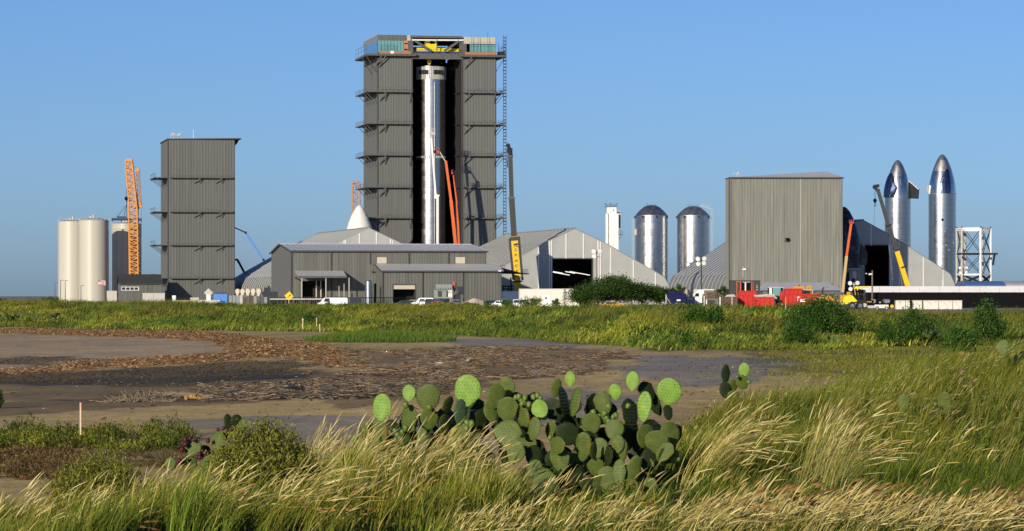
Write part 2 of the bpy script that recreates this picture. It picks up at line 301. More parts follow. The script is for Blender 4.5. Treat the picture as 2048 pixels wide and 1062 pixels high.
def ground_colour(x, y):
    n1 = fbm(x*.22, y*.08, 21)[:,None]; n2 = fbm(x*.06, y*.03, 23)[:,None]
    c = np.array([.53,.365,.125])*(.55+.8*n1)
    c = c*(1-.3*n2)+np.array([.34,.28,.17])*.3*n2*1.3
    def put(mask, col, k=1.0):
        m = mask[:,None]*k; return c*(1-m)+np.array(col)*(.75+.5*n1)*m
    c = put(soft(x,y,DARKMUD,29,2.5), (.20,.13,.055), .8); c = put(soft(x,y,BLACK,30,.8), (.035,.03,.018), .85); c = put(soft(x,y,PAN,31), (.47,.345,.20), .85); c = put(soft(x,y,WET,33), (.27,.235,.19), .8)
    c = put(soft(x,y,ALGAE,35,3.6), (.09,.066,.028), .75); c = put(soft(x,y,DRIFT,37), (.20,.125,.06), .7); c = put(soft(x,y,WRACK,39,2.4), (.38,.195,.07), .6)
    d = y-np.interp(x, FX, FY); g = ss(-6,6,d+(fbm(x*.3,y*.1,41)-.5)*14)
    c = c*(1-g[:,None])+np.array([.06,.08,.012])*(.7+.6*n1)*g[:,None]
    rg = ss(10,15,x+(fbm(x*.5,y*.1,43)-.5)*7)*ss(85,100,y)*(1-g); c = c*(1-rg[:,None])+np.array([.13,.115,.03])*(.6+.8*n1)*rg[:,None]
    yard = ss(75,100,d); c = c*(1-yard[:,None])+np.array([.26,.23,.19])*yard[:,None]
    s2 = ss(1.6,10.5,x); fg = (1-ss(-8,10,y-(53+7*ss(.8,3,x)+24*s2)))*ss(.12,.4,hgt(x,y)); c = c*(1-fg[:,None])+np.array([.032,.03,.012])*(.6+.8*n1)*fg[:,None]  # litter under the near grass painted darker, with the shade in its colour
    isl = np.exp(-(((x+8.5)/4.2)**2+((y-222)/11)**2)) > .35; c = np.where(isl[:,None], np.array([.07,.09,.02]), c)
    wet = np.where(soft(x,y,WET[:2],33,3.0),.0,1.0)*np.where(soft(x,y,BLACK,30,.8),.5,1.0)
    return np.concatenate([c,(np.clip(wet+(n1[:,0]-.5)*.7,0,1))[:,None]],1)
nx, ny = len(xs), len(ys); ii = np.arange(nx*ny).reshape(ny, nx)
Q = np.stack([ii[:-1,:-1], ii[:-1,1:], ii[1:,1:], ii[1:,:-1]], -1).reshape(-1,4)
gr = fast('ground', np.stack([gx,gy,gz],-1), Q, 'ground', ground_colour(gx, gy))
gr.data.polygons.foreach_set('use_smooth', [True]*len(gr.data.polygons))
gr['kind'] = 'structure'; gr['label'] = 'brown mud flat rising to a grassy bank'
# ------------------------------------------------------------------ tower with the open front (high bay)
def tube_rail(mb, p, q, n):
    p = Vector(p); q = Vector(q)
    for h in (.55, 1.1): mb.bar(p+Vector((0,0,h)), q+Vector((0,0,h)), .07)
    for i in range(n+1):
        a = p+(q-p)*i/n; mb.bar(a, a+Vector((0,0,1.1)), .07)
def high_bay():
    f = Fr(755.5, 1050, 10.4)
    t = f.thing('assembly_tower', 'tallest dark grey tower with open front, glazed top floor and rocket inside', 'building')
    D = 31.0; x1 = f.x(824); x2 = f.x(924); x3 = f.x(991.5); zt = f.z(755.5, 111)
    zg0, zg1, zp = f.z(755.5,104.5), f.z(755.5,80.5), f.z(755.5,69.5)
    w = MB().corr(0, x1, 0, zt, 0, .84, .045).corry(0, D, 0, zt, 0, .84, .04); w.box(x1-.25,x1,.02,D,0,zt).box(0,x1,D-.2,D,0,zt); w.build('wall_cladding', 'clad', t, recalc=False)
    w = MB().corr(x2, x3, 0, zt, 0, .84, .045); w.box(x2,x2+.25,.02,D,0,zt).box(x3-.25,x3,.02,D,0,zt).box(x2,x3,D-.2,D,0,zt); w.build('wall_cladding', 'clad', t, recalc=False)
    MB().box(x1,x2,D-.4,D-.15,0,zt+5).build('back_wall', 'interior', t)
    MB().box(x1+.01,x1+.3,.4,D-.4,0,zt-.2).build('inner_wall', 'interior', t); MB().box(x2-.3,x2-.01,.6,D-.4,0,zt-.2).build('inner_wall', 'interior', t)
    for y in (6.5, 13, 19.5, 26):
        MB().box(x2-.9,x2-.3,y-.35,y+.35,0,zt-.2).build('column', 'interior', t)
    zs = [f.z(755.5, p) for p in (596,535,472,434.7,373.4,309.2,246.2,182.6,120)]
    for a, b in zip(zs[:-1], zs[1:]):
        m = MB(); m.bar((x2-.5,6.5,a),(x2-.5,13,b),.45).bar((x2-.5,13,b),(x2-.5,19.5,a),.45).bar((x2-.5,19.5,a),(x2-.5,26,b),.45); m.bar((x2-.5,.8,b),(x2-.5,D-.6,b),.5); m.build('wall_brace', 'steel_dark', t)
    for xx in (x1, x2):
        MB().box(xx-.2,xx+.2,-.3,.1,0,zt).build('door_jamb', 'trim', t)
    MB().box(-.16,.16,-.16,.16,0,zt).build('corner_trim', 'trim', t); MB().box(x3-.16,x3+.16,-.16,.16,0,zt).build('corner_trim', 'trim', t)
    # catwalks
    br = [f.x(p) for p in (761,)]
    for py in (182.6, 246.2, 309.2, 373.4, 434.7):
        z = f.z(755.5, py)
        m = MB(); m.box(0,x1,-1.5,-.1,z-.32,z); m.box(-3.4,-.1,-1.5,D*.8,z-.32,z)
        m.bar((2.3,-1.4,z-.3),(.5,-.15,z-3.0),.28); m.bar((2.3,-1.4,z-.3),(2.3,-.1,z-3),.2); m.bar((x1-.6,-1.4,z-.3),(x1-.6,-.1,z-3.4),.22)
        for y in (2,8,14,20): m.bar((-3.2,y,z-.3),(-.1,y,z-3.6),.2)
        tube_rail(m, (0,-1.5,z), (x1,-1.5,z), 6); tube_rail(m, (-3.4,-1.5,z), (-3.4,D*.8,z), 9)
        m.build('catwalk', 'steel_grey', t)
        m = MB(); m.box(x2+.4,x3+.1,-1.5,-.1,z-.32,z); m.box(x3+.1,x3+2.7,-1.5,D*.8,z-.32,z)
        m.bar((x2+2.3,-1.4,z-.3),(x2+.6,-.15,z-3.2),.28); m.bar((x3-.4,-1.4,z-.3),(x3-.4,-.1,z-3.4),.22)
        for y in (-1,6,13,20): m.bar((x3+2.5,y,z-.3),(x3+.1,y,z-3.4),.22)
        tube_rail(m, (x2+.5,-1.5,z), (x3+2.7,-1.5,z), 6); tube_rail(m, (x3+2.7,-1.5,z), (x3+2.7,D*.8,z), 9)
        m.build('catwalk', 'steel_grey', t)
    # top floor
    m = MB(); m.box(-3.6,x1+1,-1.9,D*.8,zt-.15,zt+.5); m.build('deck', 'steel_grey', t)
    m = MB(); m.box(x2-.6,x3+2.9,-1.9,D*.8,zt-.15,zt+.5); m.build('deck', 'steel_grey', t)
    for a, b in ((.2, x1-.6), (x2+.6, x3-.2)):
        m = MB(); m.box(a,b,-2.05,-1.92,zt+.45,zt+1.25); m.build('deck_plank', 'plank', t)
    m = MB(); m.box(f.x(779),f.x(786),-2.15,-2.06,zt+.5,zt+1.3); m.build('tarpaulin', 'white', t)
    for p in ((2.3,-1.7,-.1),(f.x(762),-1.7,-.1)):
        MB().bar((p[0],-1.7,zt-.1),(p[0]-1.9,-.15,zt-3.6),.3).build('bracket', 'steel_grey', t)
    MB().bar((x2+2.8,-1.7,zt-.1),(x2+.8,-.15,zt-3.8),.3).build('bracket', 'steel_grey', t)
    for q in (0,10): MB().bar((-3.5,q,zt-.1),(-.1,q+2,zt-5),.22).build('bracket', 'steel_grey', t)
    MB().bar((x3+2.8,0,zt-.1),(x3+.1,.2,zt-4.5),.22).build('bracket', 'steel_grey', t)
    xl = f.x(813); n = 8; xo = f.x(808)
    MB().box(0.1,xl,.35,D,zt+.5,zp-1.2).build('top_floor_core', 'trim', t)
    for i in range(n):
        a = .05+(xo-.1)*i/n; b = .05+(xo-.1)*(i+1)/n
        MB().box(a+.05,b-.05,0,.12,zg0,zg1).build('pane', 'glass_teal', t)
    for i in range(4):
        a = .2+(D-.6)*i/4; b = .2+(D-.6)*(i+1)/4
        MB().box(-.1,.02,a+.06,b-.06,zg0-.6,zg1).build('pane', 'glass_blue', t)
    m = MB().box(xo,xl+.4,-.15,.1,zg0,zg1); p = m.build('access_panel', 'copper_panel', t)
    for zz in (.25,.75):
        for xx in (.25,.7): MB().ball((xo+(xl+.4-xo)*xx,-.16,zg0+(zg1-zg0)*zz),.25,8,5).build('hole', 'black', p)
    w = MB().corr(0,f.x(814),zg1,zp,-.02,.5,.09).corry(0,D,zg1,zp,-.02,.5,.06); w.box(.05,f.x(814),.05,D,zp-.15,zp); w.build('parapet', 'clad_front', t, recalc=False)
    MB().box(f.x(814),f.x(821),-.2,.2,zg1,zp).build('sheathing_board', 'sheathing', t)
    xr = f.x(940)
    MB().box(xr,x3-.1,.35,D,zt+.5,zp-1.8).build('top_floor_core', 'trim', t)
    n = 7
    for i in range(n):
        a = xr+(x3-xr)*i/n; b = xr+(x3-xr)*(i+1)/n
        MB().box(a+.05,b-.05,0,.12,zg0-.2,zg1-.8).build('pane', 'glass_teal', t)
    w = MB().box(f.x(927.5),x3,-.15,D,zg1-.7,zp-.3); w.build('sheathing_board', 'sheathing', t)
    m = MB()                               # scaffold poles before the panes
    for px in (942,955,974,990): m.bar((f.x(px),-1.2,zt+.5),(f.x(px),-1.2,zp+1.5*(px==974)),.09)
    for zz in (zg0+.4, zg0+2.6, zg1-.4): m.bar((f.x(936),-1.2,zz),(x3+.3,-1.2,zz),.07)
    m.build('scaffold', 'steel_grey', t)
    m = MB()
    for px in (757,770,788,806): m.bar((f.x(px),-1.2,zt+.5),(f.x(px),-1.2,zt+3.4),.08)
    for zz in (zt+2.2,zt+3.3): m.bar((.1,-1.2,zz),(f.x(789),-1.2,zz),.07)
    for y in (0,6,12,18,24): m.bar((-3.4,y,zt+.5),(-3.4,y,zt+3.4),.08)
    for zz in (zt+1.9,zt+3.2): m.bar((-3.4,-1,zz),(-3.4,24,zz),.07)
    m.build('scaffold', 'steel_grey', t)
    m = MB()
    for y in (-1.5,4,10): m.bar((x3+2.7,y,zt+.5),(x3+2.7,y,zt+4),.09).bar((x3+.6,y,zt+.5),(x3+.6,y,zt+4),.09)
    for zz in (zt+1.8,zt+3): m.bar((x3+.6,-1.5,zz),(x3+2.7,-1.5,zz),.08).bar((x3+2.7,-1.5,zz),(x3+2.7,10,zz),.08)
    m.box(x3+.7,x3+2.6,-1.4,1.5,zt+.6,zt+1.6); m.build('scaffold', 'steel_dark', t)
    # open middle: roof beam, struts, girders
    zb = f.z(824,102)
    MB().box(x1-.4,x2+.4,-.4,.6,zt-.9,zt+.9).build('front_beam', 'steel_grey', t)
    MB().box(x1-.2,x2+.2,-.1,D,zp-.9,zp-.3).build('roof_slab', 'steel_dark', t)
    MB().box(x1-.6,x2,-.5,0,zp-.75,zp-.1).build('eave_beam', 'steel_grey', t)
    MB().bar((f.x(824),-.2,f.z(824,80)),(f.x(927),-.2,f.z(927,80.5)),.42).build('tie_beam', 'white', t)
    MB().bar((f.x(830),-.1,f.z(830,82)),(f.x(862),-.1,f.z(862,102)),.7).build('strut', 'steel_grey', t)
    MB().bar((f.x(918),-.1,f.z(918,82)),(f.x(889),-.1,f.z(889,102)),.7).build('strut', 'steel_grey', t)
    MB().bar((f.x(873.5),-.3,zt+.8),(f.x(873.5),-.3,zp-.6),.22).build('strut', 'trim', t)
    m = MB(); tube_rail(m, (x1+.3,-.5,zt+.9), (x2-.3,-.5,zt+.9), 8); m.build('railing', 'steel_grey', t)
    MB().box(x1+.3,x2-.3,.8,1.4,zt+.95,f.z(870,102.8)).build('rail_girder', 'navy_wall', t)
    for px, wd in ((818.5,2.4),(926,2.2)):
        MB().box(f.x(px)-wd/2,f.x(px)+wd/2,-.05,.9,zt+.5,zp-.9).build('corner_column', 'steel_grey', t)
    # bridge crane (a thing of its own)
    c = f.thing('bridge_crane', 'yellow bridge crane under the roof of the tallest tower', 'crane')
    MB().box(f.x(835),f.x(919),1.6,3.6,f.z(870,102.4),f.z(870,95.5)).build('girder', 'yellow_pale', c)
    MB().box(f.x(853),f.x(876),1.5,4.6,f.z(870,95.4),f.z(870,81.8)).build('trolley', 'yellow_pale', c)
    MB().box(f.x(836),f.x(856),1.5,1.6,f.z(840,101.4),f.z(840,98.4)).build('name_plate', 'sheathing', c)
    m = MB()
    for px in (863.5,867.5): m.ball((f.x(px),1.45,f.z(870,84.3)),.45,8,5)
    m.build('fan', 'black', c)
    xh = f.x(861.3); zh = f.z(861,118)
    MB().tube((xh-.3,3,zh),(xh-.3,3,f.z(861,96)),.06,n=6).tube((xh+.3,3,zh),(xh+.3,3,f.z(861,96)),.06,n=6).build('hoist_cable', 'steel_dark', c)
    MB().prism([(xh-.7,zh-.9),(xh-.2,zh-1.5),(xh+.3,zh-1.5),(xh+.7,zh-.6),(xh+.5,zh+.5),(xh-.5,zh+.5)],2.7,3.4).build('hook_block', 'yellow', c)
    MB().tube((xh-.15,3,zh-1.4),(xh-.6,3.2,zh-3.1),.22,.12,8).build('hook', 'steel_grey', c)
    return f
HB = high_bay()
# ------------------------------------------------------------------ stacked-ring rockets
RINGMESH = {}
def ring_mesh(R, h, material):
    k = (round(R,3), round(h,3), material)
    if k not in RINGMESH:
        me = MB().lathe([(R-.05,.0),(R-.05,.03),(R,.05),(R,h-.03),(R-.05,h-.01)], 64).mesh('ring', material, True, True)
        me.set_sharp_from_angle(angle=math.radians(35)); RINGMESH[k] = me
    return RINGMESH[k]
def barrel(t, R, z0, z1, h, material):
    n = max(1, round((z1-z0)/h)); h = (z1-z0)/n
    for i in range(n): obj('ring', ring_mesh(R, h, material), t, (0,0,z0+i*h), (0,0,i*.7))
def ogive(R, L, tip, n=18):
    rho = (R*R+L*L)/(2*R); pr = []
    for i in range(n+1):
        z = L*i/n*(1-tip/L*.0); r = math.sqrt(max(0, rho*rho-z*z))+R-rho; pr.append((max(r, .02), z))
    return pr
def booster():
    u = HB.x(862, 7.0); Xw = HB.X0+u*HB.c-7*HB.s; Yw = HB.Y0+u*HB.s+7*HB.c
    t = thing('rocket_booster', 'tall shiny steel rocket booster standing inside the open tower', 'rocket', (Xw,Yw,G+3))
    zz = lambda p: Z(p, Yw-4)-G-3
    R = 4.5
    z_b, z_m0, z_m1, z_i0, z_t = zz(590), zz(316), zz(311), zz(158.5), zz(132)
    barrel(t, R, 0, z_m0, 1.83, 'stainless'); barrel(t, R, z_m1, z_i0, 1.83, 'stainless')
    MB().lathe([(5.2,-3),(5.2,-.2),(4.4,0)], 24).build('stand', 'steel_dark', t)
    for za, zb in ((z_m0, z_m1), (z_i0, z_t)):
        MB().lathe([(R-.02,za),(R-.02,zb)],48).build('stringer_section', 'stainless', t, True, sharp=30)
        sm = MB()
        for i in range(56):
            a = 2*math.pi*i/56; c, s_ = math.cos(a), math.sin(a)
            o = MB().box(-.09,.09,-.14,.14,0,zb-za-.15); sm.add([((R+.06)*c+x*c-y*s_,(R+.06)*s_+x*s_+y*c,za+z) for x,y,z in o.v], o.f)
        sm.build('stringers', 'sheathing', t)
    MB().lathe([(R+.1,z_t-.25),(R+.1,z_t)],48).build('top_rim', 'stainless', t, True, sharp=30)
    for a in (-60, -118):                  # grid-fin bays cut dark in the forward section
        a = math.radians(a); c, s_ = math.cos(a), math.sin(a); o = MB().box(-.12,.12,-1.5,1.5,0,1.3)
        MB().add([((R+.17)*c+x*c-y*s_,(R+.17)*s_+x*s_+y*c,z_t-2.5+z) for x,y,z in o.v], o.f).build('fin_mount', 'steel_dark', t)
    MB().tube((1.2,-R-.12,1),(1.2,-R-.12,z_i0-1),.14,n=8).build('raceway', 'stainless_dark', t)
    MB().tube((HB.x(861.3)*0-.3,-1,z_t-.5),(-.2,-1,z_t+3.4),.25,n=8).build('lifting_sling', 'white', t)
    return t
booster()
def flap(parent, pts, th, yaw, base, material, edge='white', tilt=0):
    # a thin wedge panel: pts in (u outward/along surface, z), pushed th thick; placed at base with yaw
    m = MB().prism(pts, -th/2, th/2); o = m.build('flap', material, parent)
    o.location = base; o.rotation_euler = (tilt,0,yaw); return o
def ship(px, tip_py, jun_py, Y, R, label, kind):
    t = thing('steel_spaceship', label, 'rocket', (X(px,Y), Y, G))
    zj = Z(jun_py,Y)-G; zt = Z(tip_py,Y)-G; L = zt-zj; n = 12
    barrel(t, R, 0, zj, 1.83, 'stainless')
    pr = []
    prof = [(0,1),(.09,.992),(.16,.87*0+.93),(.26,.86*1),(.26,.86)]
    N = [(1.0,0),(.995,.08),(.975,.16),(.94,.25),(.885,.35),(.81,.46),(.72,.57),(.62,.67),(.51,.77),(.39,.86),(.27,.93),(.18,.97),(.09,.992),(.01,1.0)]
    cuts = [0,3,6,9,13]
    for a, b in zip(cuts[:-1], cuts[1:]):
        MB().lathe([(R*r, zj+L*z) for r,z in N[a:b+1]], 64).build('nose_ring', 'stainless' if a < 6 else 'stainless_dark', t, True, sharp=40)
    MB().lathe([(R+.03,zj-.08),(R+.03,zj+.08)],64).build('weld_band', 'stainless_dark', t, True, sharp=40)
    def on(ang, z):                        # point on the skin
        zz = (z-zj)/L; r = R if zz <= 0 else R*np.interp(zz, [k[1] for k in N], [k[0] for k in N]); a = math.radians(ang); return Vector((r*math.sin(a), -r*math.cos(a), z))
    def skin(angs_z, lift, name, material):  # a raised panel following the nose
        m = MB(); out = []; 
        for row in angs_z:
            z, a0, a1 = row; out.append([on(a0+(a1-a0)*k/4, z)*1.0 for k in range(5)])
        vs = []; 
        for row in out:
            for p in row:
                d = Vector((p.x,p.y,0)).normalized(); vs.append(p+d*lift); 
        for row in out:
            for p in row: vs.append(p-Vector((p.x,p.y,0)).normalized()*.05)
        nr = len(out); fs = []; o2 = nr*5
        for i in range(nr-1):
            for k in range(4): fs += [(i*5+k,i*5+k+1,(i+1)*5+k+1,(i+1)*5+k),(o2+i*5+k,o2+(i+1)*5+k,o2+(i+1)*5+k+1,o2+i*5+k+1)]
        for i in range(nr-1):
            for k in (0,4): fs.append((i*5+k,(i+1)*5+k,o2+(i+1)*5+k,o2+i*5+k))
        for i in (0,nr-1):
            for k in range(4): fs.append((i*5+k,i*5+k+1,o2+i*5+k+1,o2+i*5+k))
        m.add(vs, fs); return m.build(name, material, t)
    z = lambda p: Z(p,Y)-G
    if kind == 1:
        skin([(z(395),-84,-32),(z(384),-86,-20),(z(376),-86,-16),(z(365),-82,-28),(z(354),-74,-38),(z(347),-62,-42)], .55, 'flap', 'stainless_flap')
        skin([(z(395.4),-30,-23),(z(384),-19,-13),(z(376),-15,-9),(z(365),-27,-22),(z(352),-40,-34)], .25, 'flap_hinge', 'steel_dark')
        p = MB().prism([(0,z(361.5)),(3.6,z(379)),(3.4,z(398)),(0,z(397))],-.35,.25).build('flap', 'steel_dark', t); p.location = (R*.86,-.5,0); p.rotation_euler = (0,0,math.radians(-28))
        MB().prism([(0,z(361)),(3.7,z(378.6)),(3.7,z(380)),(0,z(362.5))],-.42,.3).build('flap_edge', 'white', p)
        skin([(z(428),-12,14),(z(357.5),-12,12)][::-1] and [(z(370),8,9),(z(358),8,9)], .06, 'weld_seam', 'stainless_dark')
    else:
        skin([(z(387),-14,26),(z(378),-18,27),(z(368),-22,27),(z(355),-10,28),(z(345),6,28),(z(339),14,26)], .5, 'flap', 'stainless_flap')
        skin([(z(387),-18,-14),(z(378),-22,-18),(z(368),-26,-22)], .3, 'flap_edge', 'white')
        p = MB().prism([(0,z(370)),(-1.5,z(371)),(-.9,z(388)),(0,z(388))],-.3,.3).build('flap', 'stainless_dark', t); p.location = (-R*.9,-.5,0)
        q = on(-6, z(440)); MB().tube(q+Vector((0,.1,0)), q+Vector((0,-.12,0)), .42, n=12).build('port', 'black', t)
        skin([(z(506),62,88),(z(480),62,88)], .08, 'heat_shield_panel', 'tile_black')
    rr = random.Random(px)
    for i in range(5):
        a = rr.uniform(-60,60); q = on(a, z(rr.uniform(450,520))); MB().box(-.14,.14,-.1,.1,-.2,.2).build('bracket', 'stainless_dark', t).location = q
    return t
ship(1795.5, 320, 395.5, 1185, 4.45, 'left steel spaceship with a dark flap sticking out on its right', 1)
ship(1884.5, 309, 388, 1130, 4.5, 'right and taller steel spaceship with a round port, beside the white truss', 2)
# ------------------------------------------------------------------ smaller tower on the left (mid bay)
def mid_bay():
    f = Fr(336, 975, 10.0); t = f.thing('assembly_tower', 'windowless grey ribbed tower on the left with a slanted flat roof', 'building')
    x1 = f.x(469); D = 27; zl = f.z(336,279.5); zr = f.z(469,278.5)
    w = MB().corr(0,x1,0,zl,0,.82,.042).corry(0,D,0,zl,0,.82,.04); w.box(x1-.2,x1,.02,D,0,zl).box(0,x1,D-.2,D,0,zl); w.build('wall_cladding', 'clad_mid', t, recalc=False)
    r = MB().prism([(-.25,zl),(x1+1.9,zr),(x1+1.9,zr+.35),(-.25,zl+.35)],-.3,D+.2); r.build('roof', 'trim', t)
    MB().prism([(x1+.1,zr-.1),(x1+1.4,zr-.1),(x1+.9,zr-1.1),(x1+.1,zr-1.9)],1,4).build('eave_bracket', 'black', t)
    MB().box(-.12,.12,-.12,.12,0,zl).build('corner_trim', 'trim', t); MB().box(x1-.12,x1+.12,-.12,.12,0,zl).build('corner_trim', 'trim', t)
    for py in (354.2, 422.6, 489.2, 555.5):
        z = f.z(336,py); m = MB(); m.box(.5,x1-.5,-1.3,-.1,z-.25,z)
        for px in (391,434): a = f.x(px); m.bar((a+1.4,-1.2,z-.2),(a-.5,-.12,z-1.8),.2); m.bar((a+1.4,-1.2,z-.2),(a+1.4,-.12,z-1.8),.12)
        for i in range(12): a = .5+(x1-1)*i/12; b = .5+(x1-1)*(i+1)/12; m.bar((a,-1.35,z+(.45 if i%2 else 0)),(b,-1.35,z+(0 if i%2 else .45)),.09)
        m.bar((.5,-1.35,z+.45),(x1-.5,-1.35,z+.45),.09)
        m.box(-3.7,-.1,.5,D*.75,z-.22,z)
        for k in range(5): y = 1+k*4.6; m.bar((-3.5,y,z-.2),(-.1,y,z-2.6),.13); m.bar((-3.5,y,z),(-3.5,y,z+1.1),.09)
        m.bar((-3.6,.5,z+1.1),(-3.6,D*.75,z+1.1),.08); m.bar((-3.6,.5,z-.1),(-3.6,D*.75,z-.1),.2)
        m.build('catwalk', 'steel_grey', t)
    m = MB(); xx = f.x(341.5); 
    for dx in (0,.9,2.0,3.0): m.bar((xx+dx,1.5,zl+.3),(xx+dx,1.5,zl+1.8),.1)
    m.box(xx-.1,xx+3,1.2,2.4,zl+1.1,zl+1.3); m.box(xx+.2,xx+1.3,1.1,2.2,zl+1.3,zl+2.0); m.box(xx+1.9,xx+2.9,1.1,2.2,zl+1.3,zl+1.9); m.bar((xx+3.2,1.5,zl+.3),(xx+3.2,1.5,zl+2.6),.09)
    m.build('rooftop_unit', 'sheathing', t)
    MB().tube((f.x(388),2,zl+.2),(f.x(388),2,zl+3.2),.09,.05,6).build('antenna', 'white', t)
mid_bay()
# ------------------------------------------------------------------ fabric tents (three alike, long axis running back)
PROF = [(0,149),(59,122),(118,89.5),(161,66),(181,54),(190,38),(194,19),(195,0)]
def tent(px, py, Y, deg, length, label, door, strips, lamps=(), zk=1.0, vents=(), shaded=False):
    f = Fr(px, Y, deg); t = f.thing('fabric_hall', label, 'tent', 'long grey fabric halls')
    H = f.z(px,py); k = .1365; pr = [(a*k, b/149*H) for a,b in PROF]
    left = [(-a,b) for a,b in pr]; full = left[::-1]+pr[1:]
    def top(x): return float(np.interp(x, [p[0] for p in full], [p[1] for p in full]))
    d0, d1, dz = f.x(door[0]), f.x(door[1]), f.z(door[0],door[2])
    brk = sorted(set([p[0] for p in full]+[d0,d1])); m = MB()
    for a, b in zip(brk[:-1], brk[1:]):
        lo = dz if (a >= d0-1e-6 and b <= d1+1e-6) else 0
        m.add([(a,0,lo),(b,0,lo),(b,0,top(b)),(a,0,top(a))],[(0,1,2,3)]); m.add([(a,.25,lo),(b,.25,lo),(b,.25,top(b)),(a,.25,top(a))],[(3,2,1,0)])
    m.build('gable_wall', 'tent', t, recalc=False)
    m = MB()
    for a, b in zip(full[:-1], full[1:]): m.add([(a[0],length,0),(b[0],length,0),(b[0],length,b[1]),(a[0],length,a[1])],[(3,2,1,0)])
    m.build('gable_wall', 'tent', t, recalc=False)
    fr = MB().box(d0-.25,d0,-.12,.3,0,dz).box(d1,d1+.25,-.12,.3,0,dz).box(d0-.25,d1+.25,-.12,.3,dz,dz+.3); fr.build('door_frame', 'trim', t)
    for s in strips:
        a = f.x(s[0]); lo = f.z(s[0], s[1]) if len(s) > 1 else .1
        MB().box(a-.14,a+.14,-.14,-.005,max(lo,.1),top(a)-.25).build('seam_strip', 'white', t)
    n = round(length/4.3); st = length/n
    for side, P in ((-1,left),(1,pr)):
        rows = [0,.12,.3,.5,.7,.88,1.0]; vs = []; bul = [0,.02,.035,.04,.035,.02,0]
        for j, q in enumerate(rows):
            for i, (x, z) in enumerate(P):
                dx = side*(.1 if i > 3 else .03)*bul[j]/.04*(1 if i else 0); vs.append((x+dx*.7, q*st, z+(bul[j]*1.2 if i < 6 else 0)))
        K = len(P); fs = [(j*K+i,j*K+i+1,(j+1)*K+i+1,(j+1)*K+i) for j in range(len(rows)-1) for i in range(K-1)]
        pm = MB().add(vs, fs).mesh('roof_panel', 'tent_skin', True, False)
        rm = MB()
        for (xa,za),(xb,zb) in zip(P[:-1],P[1:]): rm.bar((xa+side*.03,0,za+.05),(xb+side*.03,0,zb+.05),.16,.16)
        rm = rm.mesh('rib', 'tent' if side < 0 else 'tent_skin')
        for i in range(n):
            obj('roof_panel', pm, t, (0,i*st,0))
            if side < 0 or i < 2: obj('rib', rm, t, (0,i*st,0))
    rc = MB()
    for i in range(n*2): rc.box(-.3,.3,i*st/2,i*st/2+.7,H+.02,H+.32)
    rc.build('ridge_cap', 'tent_skin', t)
    for (vx, vy) in vents:
        vm = MB(); pts = []
        for i in range(9): a = math.pi*i/8; pts.append((math.cos(a)*.72, math.sin(a)*.8+3.6))
        vm.prism(pts+[(-.2,2.3),(-.16,.1),(.16,.1),(.2,2.3)],-.4,.5); o = vm.build('vent_hood', 'beige', t); o.location = (-pr[-1][0]-1.4, vy, vx); o.rotation_euler = (0,0,math.radians(-35))
    for (a,b,c) in lamps:
        MB().bar((a,b,c),(a+2.8,b,c-.5),.35,.2).build('ceiling_lamp', 'tube_lamp', t)
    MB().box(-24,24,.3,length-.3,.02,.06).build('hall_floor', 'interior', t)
    return f
tent(738, 456, 926, 12, 92, 'grey fabric hall half hidden behind the ribbed metal workshop', (700,760,540), [(688,),(691,),(719,),(753,),(781,),(785,)], vents=[(0,12+11*i) for i in range(8)])
tent(1150, 457.5, 925, 12, 92, 'grey fabric hall with a wide open doorway and lamps inside', (1105.5,1184,518), [(1077,),(1099,),(1103,),(1132,517),(1167,517),(1196,),(1201,),(1221.5,),(1267,),(1311,)],
     [(-5+3.1*i, 22+i, 8.6+.5*(i%2)) for i in range(5)]+[(-4+3.5*i,40,9.2) for i in range(4)])
tent(1725.7, 440.5, 932, 11.5, 112, 'grey fabric hall partly shaded, behind the crane with the leaning yellow boom', (1731,1777,491.5), [(1742,491),(1780,),(1784,),(1798,),(1847,),(1886,)], [(3,15,9),(5,24,10)], vents=[(0,60+11*i) for i in range(5)])
